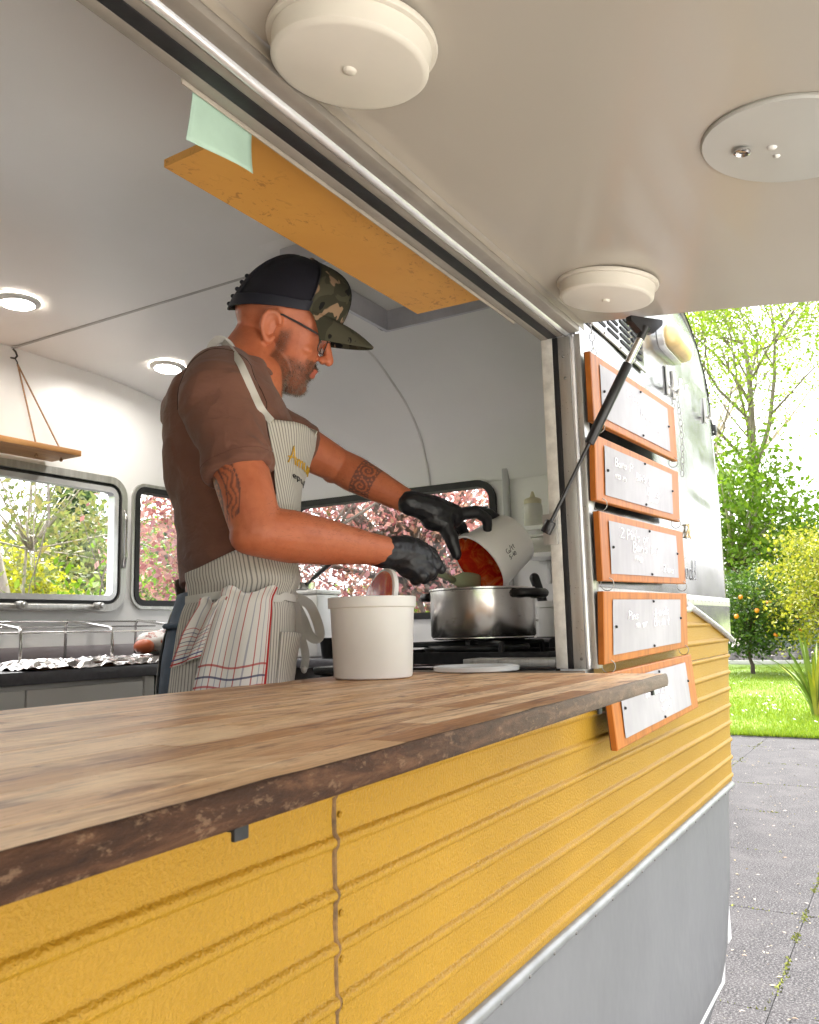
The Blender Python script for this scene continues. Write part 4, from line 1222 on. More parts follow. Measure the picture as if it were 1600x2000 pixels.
txt = [[('P i n', .34, .66, 1), ('B a k', .52, .45, 1), ('r a n w', .60, .28, 1)],
       [("Bans P", .12, .66, 1), ("Bin's &", .40, .52, 1), ('ra n', .12, .40, 1), ('Ben 2', .56, .28, 1), ('Bana', .58, .14, .9)],
       [("2 Pin's or", .12, .70, 1.25), ("Ben's & 2", .28, .48, 1.25), ('me', .30, .28, 1.1), ('2 ons', .72, .10, 1.0)],
       [('Pins', .18, .62, 1.0), ('m or', .28, .46, 1), ('& ends', .54, .66, 1.05), ('Bn in t', .54, .44, 1.1)],
       [('Ban Pins', .36, .72, .9), ('or Ben 2 &', .30, .54, .9), ('Bins a', .50, .36, .95), ('wans', .50, .18, .9)]]
pinm = MB(); pinm.lathe([(0.0, 0.004), (0.0022, 0.0036), (0.003, 0.002), (0.003, 0.0)], 8, M=Matrix.Rotation(rad(90), 3, 'X')); pin_me = pinm.mesh('pin', M_PIN, True)
rg = MB(); torus(rg, (0, 0, 0), 0.0125, 0.0009, Matrix.Rotation(rad(90), 3, 'Y'), 16, 5); ring_me = rg.mesh('hanging_ring', M_WIRE, True)
for bi, (tl, tr, bl, br, lab) in enumerate(boards):
    t = thing('menu_board', lab, 'menu board', (BX0, BY, bl), group='menu boards hung in a column beside the hatch')
    O = Vector((BX0, BY, bl))
    lean = [0.0, 0.004, 0.0, 0.006, -0.010][bi]       # lower edge swings in or out a little
    def S(a, b, d=0.0, O=O, tl=tl, tr=tr, bl=bl, br=br, lean=lean):
        x = lerp(BX0, BX1, a); z = lerp(lerp(bl, br, a), lerp(tl, tr, a), b)
        return Vector((x, BY - d + lean * (1 - b), z)) - O
    mb = MB(); e = 0.004; er = 0.012
    outl = [(e, er), (1 - e, er), (1 - e, 1 - er), (e, 1 - er)]
    rows = [[S(a, b, -0.0115) for a, b in ((0, 0), (1, 0), (1, 1), (0, 1))], [S(a, b, -0.0012) for a, b in ((0, 0), (1, 0), (1, 1), (0, 1))], [S(a, b, 0.0) for a, b in outl]]
    mb.loft(rows); n = len(mb.f)
    mb.m = [1] * n; mb.m[1] = 0
    for k in range(4, 8): pass
    mb.m = [0] * n
    mb.obj('panel', M_BOARD, t, smooth=False)
    mb = MB(); mb.loft([[S(a, b, -0.0135) for a, b in ((0.001, 0.004), (0.999, 0.004), (0.999, 0.996), (0.001, 0.996))], [S(a, b, -0.0116) for a, b in ((0.001, 0.004), (0.999, 0.004), (0.999, 0.996), (0.001, 0.996))]])
    mb.obj('backing', M_BOARDE, t, smooth=False)
    a0, a1 = 0.075, 0.880; b0, b1 = 0.11, 0.885
    mb = MB(); rows = []
    for i in range(11):
        b = lerp(b0, b1, i / 10); row = []
        for k in range(21):
            a = lerp(a0, a1, k / 20)
            row.append(S(a, b, 0.0014 + 0.0012 * (mnoise.noise((a * 5 + bi * 3, b * 2, 1)) + 0.5)))
        rows.append(row)
    mb.quadgrid(rows); sheet = mb.obj('menu_sheet', M_SHEET, t, smooth=True)
    mb = MB()
    for k, (s, a, b, szk) in enumerate(txt[bi]):
        size = 0.017 * szk
        gl, w_ = text_glyphs(s, size, 0.08, bi * 10 + k)
        for g in gl:
            pts = [S(lerp(a0, a1, a) + p[0] * 2.6 / (BX1 - BX0), lerp(b0, b1, b) + p[1] / (tl - bl), 0.0030) for p in g]
            mb.tube(pts, 0.0011, 5)
    mb.obj('handwriting', M_INKW, sheet, smooth=True)['kind'] = 'stuff'
    for (a, b) in ((a0 + 0.02, 0.5), (0.5, b1 - 0.03), (0.5, b0 + 0.03), (a1 - 0.01, 0.55)):
        o = link('pin', pin_me, t); o.location = S(a, b, 0.0030)
    if bi < 4:
        for a in (0.055, 0.955):
            o = link('hanging_ring', ring_me, t); o.location = S(a, -0.04, -0.004); o.rotation_euler = (0, 0, rad(12 if a < 0.5 else -8))
# chains
lk = MB(); torus(lk, (0, 0, 0), 0.0052, 0.0009, None, 14, 5, 1.0, 1.9); link_me = lk.mesh('link', M_WIRE, True)
def chain_thing(p0, p1, label, sag=0.0):
    t = thing('hanging_chain', label, 'chain', p1, group='chains holding the menu boards')
    p0, p1 = Vector(p0), Vector(p1); n = max(2, int((p1 - p0).length / 0.0165))
    q = (p1 - p0).to_track_quat('Y', 'Z')
    for i in range(n):
        s = (i + 0.5) / n
        p = p0.lerp(p1, s) + Vector((0, -sag * 4 * s * (1 - s), 0))
        o = link('link', link_me, t); o.location = p - p1
        o.rotation_euler = (q.to_matrix() @ Matrix.Rotation(rad(90 * (i % 2) + 20), 3, 'Y')).to_euler()
chain_thing((1.612, 0.515, 2.118), (1.600, 0.507, 2.030), 'short chain from the vent edge to the topmost menu board left corner')
chain_thing((2.262, 0.512, 2.142), (2.235, 0.503, 2.058), 'short chain from the white hooks to the topmost menu board right corner')
chain_thing((2.262, 0.497, 2.10), (2.258, 0.497, 1.88), 'long chain hanging down beside the right edge of the upper menu boards', 0.006)

# ================================================================== HOOKS on the skin
def hook(x, z, label):
    t = thing('coat_hook', label, 'hook', (x, W, z), group='white hooks on the silver skin')
    mb = MB(); mb.bbox(-0.008, 0.008, -0.009, -0.001, -0.042, 0.042, 0.003); mb.obj('back_plate', M_WPLAS, t)
    for s in (-1, 1):
        mb = MB(); mb.tube([(0, -0.008, -0.02), (s * 0.012, -0.018, -0.026), (s * 0.030, -0.028, -0.018), (s * 0.040, -0.032, 0.004)], [0.0045, 0.0045, 0.004, 0.0045], 8); mb.obj('prong', M_WPLAS, t, smooth=True)
hook(2.335, 2.168, 'left one of the two white hooks above the topmost menu board corner')
hook(2.405, 2.170, 'right one of the two white hooks above the topmost menu board corner')
hook(2.83, 2.185, 'lone white hook nearest the rounded front corner of the trailer')

# faded lettering and stain on the skin
t = thing('faded_lettering', 'faded handwritten word on the silver skin beside the menu boards', 'lettering', (2.30, W - 0.006, 1.62))
mb = MB(); gl, w_ = text_glyphs('Food', 0.055, 0.03, 3, 0.15)
for g in gl: mb.tube([(p[0] * 1.6 + 0.04, 0.0, p[1]) for p in g], 0.0016, 5)
mb.obj('strokes', pm('faded ink', (0.33, 0.33, 0.34), 0.5), t, smooth=True)
mb = MB(); gl, w_ = text_glyphs('2k', 0.04, 0.03, 5, 0.2)
for g in gl: mb.tube([(p[0] * 1.8 + 0.12, 0.0, p[1] + 0.115) for p in g], 0.0022, 5)
mb.obj('strokes', pm('faded ochre ink', (0.62, 0.45, 0.22), 0.5), t, smooth=True)

# ================================================================== GAS STRUT
t = thing('gas_strut', 'black gas strut propping up the hatch door beside the jamb', 'gas strut', (1.53, 0.593, 1.689))
A = Vector((1.53, 0.590, 1.690)); B = Vector((1.574, 0.388, 2.068)); D = B - A
def sp(s): return A + D * s - A
mb = MB(); mb.tube([sp(0.0), sp(0.455)], 0.0036, 12); mb.obj('rod', M_BLKPL, t, smooth=40)
mb = MB(); mb.tube([sp(-0.035), sp(-0.03), sp(0.02), sp(0.025)], [0.0095, 0.0108, 0.0108, 0.0085], 14); mb.obj('end_socket', M_BLKPL, t, smooth=40)
mb = MB(); mb.tube([sp(0.41), sp(0.415), sp(0.80), sp(0.805)], [0.0085, 0.0098, 0.0098, 0.0085], 16); mb.obj('cylinder', M_BLKPL, t, smooth=40)
mb = MB(); mb.tube([sp(0.805), sp(0.925)], 0.0074, 14); mb.obj('collar', M_STEEL, t, smooth=40)
mb = MB(); mb.tube([sp(0.925), sp(0.985)], 0.0085, 12); mb.obj('top_socket', M_BLKPL, t, smooth=40)
mb = MB()
c = sp(1.0)
for s in (-1, 1):
    pass
mb.prism([c + Vector((-0.030, 0.022, 0.012)), c + Vector((0.030, -0.022, 0.012)), c + Vector((0.030, -0.022, 0.002)), c + Vector((0.010, -0.008, -0.018)), c + Vector((-0.010, 0.008, -0.018)), c + Vector((-0.030, 0.022, 0.002))], (0.006, 0.012, 0)); mb.obj('mount', M_BLKPL, t)
mb = MB(); mb.bbox(0.0, 0.006, -0.016, 0.014, -0.03, 0.03, 0.001); mb.tube([(0.0, -0.002, 0.0), (0.02, -0.002, 0)], 0.006, 10); o = mb.obj('jamb_plate', M_ALUD, t); o.location = (0.018, 0.006, -0.004)

# ================================================================== HATCH LAMPS
AN = Vector((0, -0.125, 1)).normalized()
def drum(x, y, label, name='drum_lamp', r=0.083, h=0.030):
    t = thing(name, label, 'lamp', (x, y, awn_z(y)), group='round lamps under the hatch door')
    Mx = frame_to((0.02, 0.15, -1))
    mb = MB(); mb.lathe([(0.0, 0.0), (r + 0.003, 0.0), (r + 0.004, 0.003), (r + 0.003, 0.006), (r - 0.001, 0.0065), (0, 0.0066)], 56, M=Mx); mb.obj('base_ring', M_WPLAS2, t, smooth=40)
    mb = MB(); mb.lathe([(r - 0.002, 0.0067), (r - 0.003, h - 0.004), (r - 0.006, h - 0.001), (r - 0.010, h), (0.0, h)], 56, M=Mx); mb.obj('drum', M_WPLAS2, t, smooth=40)
    mb = MB(); mb.lathe([(0.0072, h - 0.0005), (0.0066, h + 0.0022), (0.003, h + 0.003), (0.0, h + 0.003)], 16, M=Mx); mb.obj('cap_screw', M_WPLAS2, t, smooth=True)
drum(0.648, 0.436, 'large round drum lamp under the hatch door nearest the camera')
drum(1.385, 0.408, 'round drum lamp at the far end of the hatch door by the gas strut')
t = thing('cover_disc', 'flat grey-white disc with a lock on the hatch underside at the right picture edge', 'cover disc', (1.005, 0.075, awn_z(0.075)))
Mx = frame_to((0, 0.15, -1))
mb = MB(); mb.lathe([(0.0, 0.0), (0.096, 0.0), (0.097, 0.003), (0.095, 0.0055), (0.0, 0.006)], 56, M=Mx); mb.obj('disc', pm('grey white plastic', (0.46, 0.455, 0.425), 0.3, var=0.06, vscale=5), t, smooth=40)
mb = MB(); mb.lathe([(0.0095, 0.006), (0.0095, 0.0085), (0.0075, 0.0095), (0.0055, 0.0065), (0.0, 0.0064)], 20, c=Mx @ Vector((0.0, 0, 0)) + Vector((-0.005, 0.05, 0.0055)), M=Mx); mb.obj('lock', M_STEEL, t, smooth=40)
for (dx, dy, rr) in ((0.0, 0.018, 0.0055), (0.022, 0.016, 0.004)):
    mb = MB(); mb.lathe([(rr, 0.006), (rr * 0.8, 0.0075), (0.0, 0.008)], 14, c=Vector((dx, dy, 0.15 * dy)), M=Mx); mb.obj('stud', M_WPLAS, t, smooth=True)

# ================================================================== INSIDE
# lit ceiling downlights
def ceil_z(x): return interp(x, [p[0] for p in path], [p[1] for p in path])
def downlight(x, y, label):
    z = ceil_z(x) - 0.001
    t = thing('downlight', label, 'ceiling light', (x, y, z), group='lit round ceiling lights')
    t.rotation_euler = (0, math.atan2(ceil_z(x - 0.03) - ceil_z(x + 0.03), 0.06), 0)
    mb = MB(); mb.lathe([(0.064, 0.0), (0.0635, -0.004), (0.058, -0.009), (0.050, -0.0125), (0.046, -0.012), (0.0455, -0.001)], 40); mb.obj('bezel', M_WPLAS, t, smooth=True)
    mb = MB(); mb.lathe([(0.0454, -0.0035), (0.0, -0.0035)], 40); mb.obj('diffuser', M_LED, t)
downlight(1.450, 2.165, 'lit round ceiling light cut by the left picture edge')
downlight(2.105, 2.245, 'lit round ceiling light just behind the man\'s shoulder')
# roof ventilator box
t = thing('roof_ventilator', 'aluminium ventilator box in the ceiling behind the cap', 'ventilator', (1.85, 1.10, 2.475))
mb = MB()
x0, x1, y0, y1 = -0.245, 0.262, -0.235, 0.215
rows = [[(x0, y0, z), (x1, y0, z), (x1, y1, z), (x0, y1, z)] for z in (0.0, -0.075)] + [[(x0 + 0.012, y0 + 0.012, z), (x1 - 0.012, y0 + 0.012, z), (x1 - 0.012, y1 - 0.012, z), (x0 + 0.012, y1 - 0.012, z)] for z in (-0.075, -0.01)]
mb.quadgrid(rows, close_u=True); mb.obj('box', pm('ventilator metal', (0.62, 0.62, 0.66), 0.28, metal=0.85, var=0.1, vscale=14), t, smooth=False)
mb = MB(); mb.quadgrid([[(x0 - 0.04, y0 - 0.04, -0.001), (x1 + 0.04, y0 - 0.04, -0.006), (x1 + 0.04, y1 + 0.04, -0.006), (x0 - 0.04, y1 + 0.04, -0.001)], [(x0 + 0.001, y0 + 0.001, -0.004), (x1 - 0.001, y0 + 0.001, -0.009), (x1 - 0.001, y1 - 0.001, -0.009), (x0 + 0.001, y1 - 0.001, -0.004)]], close_u=True); mb.obj('flange', M_WHITE, t)
mb = MB(); mb.tube([(0.12, y1 + 0.003, -0.022), (0.14, y1 + 0.006, -0.045), (0.18, y1 + 0.005, -0.066), (0.24, y1 + 0.004, -0.072), (0.272, y1 + 0.003, -0.068)], 0.0022, 6); mb.obj('cable', M_BLACK, t, smooth=True)
# ochre board over the hatch, and the note stuck to the rail
t = thing('ochre_board', 'scuffed ochre painted board fixed flat above the hatch opening', 'board', (1.06, 0.71, 2.115))
mb = MB(); mb.prism([(0.735 - 1.06, 0.7 - 0.71 - 0.094, 0), (1.395 - 1.06, -0.104, 0), (1.39 - 1.06, 0.082, 0), (0.742 - 1.06, 0.094, 0)], (0, 0, 0.011)); o = mb.obj('plank', M_OCHRE, t)
for x in (-0.2, 0.2):
    mb = MB(); mb.bbox(x - 0.012, x + 0.012, -0.105, -0.055, 0.0165, 0.05, 0.002); mb.obj('batten', M_WHITE, t)
mb = MB(); rows = []
for i in range(9):
    b = i / 8; row = []
    for k in range(13):
        a = k / 12
        row.append((lerp(0.599, 0.692, a), 0.6075 + 0.006 * (1 - b) ** 2 * math.sin(2 + a * 3) + 0.004 * (1 - b), lerp(2.018 + 0.002 * a, 2.0745, b)))
    rows.append(row)
mb.quadgrid(rows)
o = mb.obj('sticky_note', pm('mint paper', (0.36, 0.50, 0.41), 0.7, var=0.08, vscale=20), None, smooth=True, fixn=False)
tag(o, 'pale green paper note hanging from the hatch rail over the ochre board', 'note')
sol = o.modifiers.new('thick', 'SOLIDIFY'); sol.thickness = 0.0004

# hanging shelf with ropes
t = thing('hanging_shelf', 'small wooden shelf hung on ropes above the left window', 'shelf', (1.66, 2.45, 2.105))
mb = MB(); mb.bbox(-0.42, 0.192, -0.07, 0.085, 0.0, 0.02, 0.002); mb.obj('plank', M_SHELFW, t)
for (x, y) in ((0.07, 0.0), (0.165, 0.0), (-0.32, 0.0)):
    mb = MB(); mb.tube([(0.03 if x > 0 else -0.3, 0.06, 0.305), (x, y, 0.021), (x, y, -0.004)], 0.0028, 6); mb.obj('rope', M_ROPE, t, smooth=True)
    mb = MB(); mb.ball((x, y, -0.008), (0.006, 0.006, 0.006), 8, 6); mb.obj('knot', M_ROPE, t, smooth=True)
mb = MB(); mb.tube([(0.03, 0.098, 0.335), (0.03, 0.075, 0.328), (0.026, 0.058, 0.332), (0.016, 0.052, 0.342), (0.008, 0.056, 0.352)], 0.0032, 8); mb.tube([(0.03, 0.075, 0.328), (0.03, 0.062, 0.312), (0.03, 0.06, 0.300)], 0.0024, 6); mb.obj('hook', M_IRON, t, smooth=True)

# long bench under the windows
bench = thing('kitchen_bench', 'white kitchen bench with dark grey worktop under the left windows', 'bench', (1.2, 2.27, ZF))
def bx(nm, x0, x1, y0, y1, z0, z1, mt, b=0.002, parent=bench):
    mb = MB(); P = Vector((1.2, 2.27, ZF))
    mb.bbox(x0 - P.x, x1 - P.x, y0 - P.y, y1 - P.y, z0 - P.z, z1 - P.z, b)
    return mb.obj(nm, mt, parent)
bx('worktop', -1.69, 2.42, 1.985, FY - 0.002, 1.380, 1.414, M_GREYTOP, 0.003)
bx('carcass', -1.69, 1.838, 2.012, FY - 0.004, ZF + 0.001, 1.3795, M_CAB)
bx('splashback', -1.69, 2.44, FY - 0.012, FY - 0.0025, 1.4145, 1.47, M_SPLASH)
xs = [-1.0, -0.25, 0.5, 1.405, 1.795]
for a, b in zip(xs[:-1], xs[1:]):
    d = bx('door', a + 0.003, b - 0.003, 1.995, 2.0115, ZF + 0.08, 1.366, M_CAB, 0.002)
bx('post', 1.80, 1.836, 1.996, 2.0115, ZF + 0.002, 1.379, M_CAB, 0.002)
bx('oven_recess', 1.84, 2.42, 2.03, 2.5, ZF + 0.001, 1.3790, M_DARK, 0.002)
# bench across the end wall and one carrying the hob
b2 = thing('end_bench', 'dark topped bench under the end window, behind the apron and white tub', 'bench', (2.65, 1.55, ZF))
mb = MB(); mb.bbox(-0.23, 0.253, -0.95, 0.995, 0.872, 0.902, 0.003); mb.obj('worktop', M_GREYTOP, b2)
mb = MB(); mb.bbox(-0.19, 0.25, -0.95, 0.995, 0.001, 0.8715, 0.003); mb.obj('carcass', pm('grey carcass', (0.14, 0.13, 0.13), 0.5), b2)

# gas hob
hob = thing('gas_hob', 'black gas hob with iron pan supports beside the hatch jamb', 'gas hob', (1.92, 0.90, ZF))
mb = MB(); mb.bbox(-0.335, 0.36, -0.28, 0.29, 0.0, 0.90, 0.006); mb.obj('cabinet', pm('black cabinet', (0.012, 0.012, 0.013), 0.35), hob)
mb = MB(); mb.bbox(-0.345, 0.37, -0.29, 0.30, 0.9005, 0.918, 0.005); mb.obj('hob_plate', pm('black enamel', (0.01, 0.01, 0.011), 0.18, var=0.1), hob)
for cx in (-0.10, 0.20):
    for cyy in (0.0,):
        mb = MB(); mb.lathe([(0.0, 0.9), (0.06, 0.9), (0.06, 0.925), (0.045, 0.934), (0.0, 0.936)], 24, c=(cx, cyy, 0)); mb.obj('burner', M_IRON, hob, smooth=40)
    for k in range(4):
        mb = MB(); a = rad(45 + 90 * k); c_, s_ = math.cos(a), math.sin(a)
        mb.tube([(cx + 0.17 * c_, 0.17 * s_, 0.9185), (cx + 0.165 * c_, 0.165 * s_, 0.962), (cx + 0.03 * c_, 0.03 * s_, 0.962)], 0.008, 6); mb.obj('pan_support', M_IRON, hob)
    mb = MB(); torus(mb, (cx, 0, 0.952), 0.118, 0.008, None, 28, 6); mb.obj('support_ring', M_IRON, hob, smooth=True)
    mb = MB(); rows_ = [[(cx + sx_ * .148, sy_ * .24, z_) for sx_, sy_ in ((-1, -1), (1, -1), (1, 1), (-1, 1))] for z_ in (.919, .945)] + [[(cx + sx_ * .136, sy_ * .228, z_) for sx_, sy_ in ((-1, -1), (1, -1), (1, 1), (-1, 1))] for z_ in (.945, .919)]
    mb.quadgrid(rows_, close_u=True); mb.obj('support_frame', M_IRON, hob, smooth=False)
for k in range(4):
    mb = MB(); mb.lathe([(0.019, 0.0), (0.019, 0.004), (0.015, 0.006), (0.013, 0.022), (0.0, 0.023)], 18, c=(-0.345, -0.2 + 0.13 * k, 0.86), M=frame_to((-1, 0, 0))); mb.obj('knob', M_BLKPL, hob, smooth=40)
mb = MB(); mb.bbox(-0.330, -0.23, -0.284, -0.08, 0.9185, 0.934, 0.002); mb.obj('side_rail', M_ALUD, hob)

# cooking pot
def mat_pot():
    m = NT('brushed pot steel')
    co = m.coord('Object', (1, 1, 60))
    f = m.noise(co, 6, 3)
    sp = m.noise(m.coord('Object', (1, 1, 2)), 30, 5, 0.7)
    m.col(m.mix(m.math('MULTIPLY', m.ramp(sp, [(0.62, (0, 0, 0)), (0.7, (1, 1, 1))]), 0.6), (0.84, 0.81, 0.78), (0.32, 0.26, 0.2)))
    m.set(metal=1.0, rough=m.math('ADD', m.math('MULTIPLY', f, 0.1), 0.17))
    m.bump(f, 0.05, 0.0005)
    return m.mat
M_POT = mat_pot()
POT = Vector((1.842, 0.892, 1.4685))
pot = thing('cooking_pot', 'large stainless steel pot with black handles on the hob', 'pot', POT)
mb = MB(); R0 = 0.125; H0 = 0.122
mb.lathe([(0.0, 0.002), (R0 - 0.014, 0.002), (R0 - 0.006, 0.004), (R0, 0.012), (R0, H0 - 0.006), (R0 + 0.002, H0 - 0.004), (R0 + 0.002, H0), (R0 - 0.001, H0 + 0.0005), (R0 - 0.003, H0 - 0.004), (R0 - 0.003, 0.006), (0, 0.006)], 72); mb.obj('pot_body', M_POT, pot, smooth=40)
for sgn in (1, -1):
    d = (CAM_RIGHT * 0.80 - CAM_FWD * 0.60); d.z = 0; d.normalize(); d *= sgn; s = Vector((-d.y, d.x, 0))
    mb = MB(); rows = []
    for k in range(15):
        tt = -1 + 2 * k / 14
        wdt = 0.050; out = 0.034 * (1 - abs(tt) ** 4) + 0.004
        cpt = d * (R0 + out - 0.004 - 0.5 * (wdt * tt) ** 2 / R0) + s * (wdt * tt) + Vector((0, 0, H0 - 0.016))
        rows.append((cpt, 0.0105))
    mb.tube([r[0] for r in rows], [r[1] for r in rows], 10); mb.obj('handle', M_BLKPL, pot, smooth=True)
    mb = MB()
    for tt in (-1, 1):
        mb.tube([d * (R0 - 0.004) + s * (0.034 * tt) + Vector((0, 0, H0 - 0.018)), d * (R0 + 0.008) + s * (0.036 * tt) + Vector((0, 0, H0 - 0.017))], 0.010, 10)
    mb.obj('handle_bracket', M_STEEL, pot, smooth=True)
mb = MB(); mb.lathe([(R0 - 0.0031, 0.070), (0, 0.071)], 40); mb.obj('sauce', pm('red sauce', (0.35, 0.03, 0.012), 0.15, var=0.3, vscale=40), pot)

# tilted sauce tub held over the pot
def dep(px, py, d):
    return CAM_LOC + CAM_RIGHT * ((px - 800) / _F * d) + CAM_UP * ((1000 - py) / _F * d) + CAM_FWD * d
M_TUB = pm('white tub plastic', (0.88, 0.875, 0.86), 0.32, var=0.04, vscale=6)
def mat_sauce_in():
    m = NT('sauce smeared plastic')
    co = m.coord('Object')
    a = m.noise(co, 26, 5, 0.65, 0.8)
    z = m.sep(co)[1]
    c = m.ramp(a, [(0.30, (0.42, 0.012, 0.008)), (0.46, (0.62, 0.04, 0.012)), (0.58, (0.74, 0.18, 0.035)), (0.72, (0.78, 0.40, 0.25))])
    m.col(c); m.set(rough=0.16, coat=0.4)
    m.bump(a, 0.4, 0.002)
    return m.mat
M_SAUCE = mat_sauce_in()
axc = Vector((-0.72, -0.52, -0.46)).normalized()
ax_w = (CAM_RIGHT * axc.x + CAM_UP * axc.y + CAM_FWD * axc.z).normalized()
TC = Vector((1.772, 0.864, 1.654))
TC = dep(934, 1106, 1.965)
tub = thing('sauce_tub', 'white plastic tub with red sauce tipped out over the pot', 'tub', TC)
zq = ax_w
xq = zq.cross(Vector((0, 0, 1))).normalized(); yq = zq.cross(xq)
Mt = Matrix((xq, yq, zq)).transposed()
rt = 0.078; ht = 0.125
mb = MB(); mb.lathe([(0, -ht), (rt * 0.80, -ht), (rt * 0.84, -ht + 0.004), (rt * 0.985, -0.016), (rt + 0.004, -0.0155), (rt + 0.0045, -0.001), (rt + 0.002, 0.0), (rt - 0.001, -0.001)], 56, M=Mt); tb = mb.obj('tub_wall', M_TUB, tub, smooth=40)
mb = MB(); mb.lathe([(rt - 0.001, -0.001), (rt * 0.825, -ht + 0.006), (0, -ht + 0.006)], 56, M=Mt); mb.obj('sauce_residue', M_SAUCE, tub, smooth=40)
# handwritten note on the tub
mb = MB()
for k, (s, a0_, h_, sz) in enumerate((('Co/tt', 0, -0.045, 0.012), ('5-40', 0, -0.066, 0.012))):
    gl, w_ = text_glyphs(s, sz, 0.08, 40 + k)
    # face of the tub that looks to the camera: angle in tub frame
    vloc = Mt.transposed() @ (CAM_LOC - TC).normalized()
    a_c = math.atan2(vloc.y, vloc.x)
    for g in gl:
        pts = []
        for p in g:
            # the writing runs along the tub axis
            h = -0.040 - (p[0]) * 1.0
            rloc = lerp(rt * 0.985, rt * 0.84, (-h - 0.016) / (ht - 0.02)) + 0.0006
            a = a_c + (-0.28 - k * 0.20) + p[1] / rt
            pts.append(Mt @ Vector((rloc * math.cos(a), rloc * math.sin(a), h)))
        mb.tube(pts, 0.0006, 5)
mb.obj('handwriting', M_PIN, tub, smooth=True)['kind'] = 'stuff'

# spatula
t = thing('spatula', 'pale green silicone spatula scraping the tipped tub', 'spatula', dep(850, 1128, 1.80))
O = t.location.copy()
M_SPAT = pm('sage silicone', (0.34, 0.40, 0.24), 0.45, var=0.05)
P0, P1, P2 = dep(800, 1093, 1.70) - O, dep(886, 1133, 1.925) - O, dep(938, 1140, 2.00) - O
mb = MB(); mb.tube([P0, P0.lerp(P1, 0.5), P1], [0.0085, 0.0085, 0.0075], 12); mb.obj('shaft', M_SPAT, t, smooth=True)
mb = MB(); dd = (P2 - P1).normalized(); sd_ = CAM_UP.copy(); sd_ = (sd_ - dd * sd_.dot(dd)).normalized(); nn = dd.cross(sd_)
rows = []
for s, wd, th in ((-0.1, 0.007, 0.006), (0.12, 0.013, 0.0055), (0.30, 0.021, 0.005), (0.6, 0.023, 0.004), (0.9, 0.022, 0.003), (1.0, 0.018, 0.002)):
    c = P1.lerp(P2, s)
    rows.append([c + sd_ * wd * math.cos(a) + nn * th * math.sin(a) for a in [2 * PI * k / 16 for k in range(16)]])
mb.loft(rows); mb.obj('blade', M_SPAT, t, smooth=True)

# white bucket on the counter with a lid propped in it
BK = Vector((1.268, 0.832, CZ + 0.0004))
bk = thing('white_bucket', 'cream white plastic bucket standing on the counter in front of the man', 'bucket', BK)
mb = MB()
mb.lathe([(0, 0.001), (0.064, 0.0), (0.068, 0.002), (0.0695, 0.006), (0.0745, 0.122), (0.0775, 0.1225), (0.0785, 0.124), (0.0788, 0.140), (0.0778, 0.1415), (0.0745, 0.1415), (0.0725, 0.130), (0.068, 0.006), (0, 0.005)], 64); mb.obj('bucket_wall', pm('bucket plastic', (0.84, 0.825, 0.80), 0.36, var=0.05, vscale=7, bump=0.08, bscale=25), bk, smooth=30)
mb = MB(); mb.lathe([(0.0708, 0.085), (0, 0.087)], 40); mb.obj('sauce', bpy.data.materials['red sauce'], bk)

t = thing('stained_tub_cover', 'sauce stained white lid standing on edge inside the bucket', 'lid', BK + Vector((0.0, 0.0, 0.14)))
nrm = (CAM_RIGHT * -0.86 - CAM_FWD * 0.46 + Vector((0, 0, 0.30))).normalized()
Ml = frame_to(nrm); cl = Vector(dep(738, 1172, 1.535)) - t.location
mb = MB(); mb.lathe([(0, 0.0), (0.058, 0.0), (0.060, -0.001), (0.0605, -0.009), (0.057, -0.0095), (0.0565, -0.004), (0, -0.004)], 48, c=cl, M=Ml); mb.obj('lid_disc', M_WPLAS, t, smooth=40)
mb = MB(); mb.lathe([(0.0, 0.0012), (0.030, 0.0010), (0.049, 0.0008), (0.0545, 0.0004)], 40, c=cl, M=Ml); mb.obj('sauce_smear', M_SAUCE, t, smooth=True)
# flat lid
t = thing('flat_lid', 'round translucent white lid lying flat on the counter near the pot', 'lid', (1.495, 0.742, CZ + 0.0006))
mb = MB(); mb.lathe([(0, 0.0), (0.080, 0.0), (0.083, 0.002), (0.0835, 0.009), (0.081, 0.0105), (0.078, 0.010), (0.0765, 0.0045), (0, 0.004)], 56); mb.obj('lid_disc', pm('translucent lid', (0.66, 0.67, 0.67), 0.25), t, smooth=40)
mb = MB(); mb.lathe([(0.0, 0.0052), (0.012, 0.0050), (0.016, 0.0044)], 14, c=(0.01, 0.035, 0)); mb.obj('sauce_smear', M_SAUCE, t, smooth=True)

# wall shelves and squeeze bottle
t = thing('wall_shelf', 'two-tier white wall shelf on the end wall beside the jamb', 'shelf', (2.83, 0.93, 1.85))
for z in (-0.005, -0.10):
    mb = MB(); mb.bbox(-0.10, 0.074, -0.31, 0.255, z - 0.016, z, 0.002); mb.obj('board', M_WHITE, t)
for y in (-0.25, 0.2):
    mb = MB(); mb.bbox(0.06, 0.074, y - 0.008, y + 0.008, -0.20, -0.117, 0.002); mb.obj('bracket', M_WHITE, t)
t = thing('squeeze_bottle', 'cream squeeze bottle on the upper wall shelf', 'bottle', (2.80, 1.142, 1.8455))
mb = MB(); mb.lathe([(0, 0), (0.032, 0.0), (0.034, 0.003), (0.034, 0.075), (0.030, 0.085)], 28); mb.obj('bottle_body', pm('clear bottle', (0.68, 0.67, 0.62), 0.3), t, smooth=40)
mb = MB(); mb.lathe([(0.031, 0.0855), (0.031, 0.100), (0.026, 0.104), (0.010, 0.110), (0.004, 0.130), (0.0, 0.1305)], 28); mb.obj('nozzle_cap', pm('cream cap', (0.66, 0.60, 0.42), 0.4), t, smooth=40)
t = thing('food_box', 'low clear food box on the lower wall shelf', 'box', (2.79, 1.06, 1.7505))
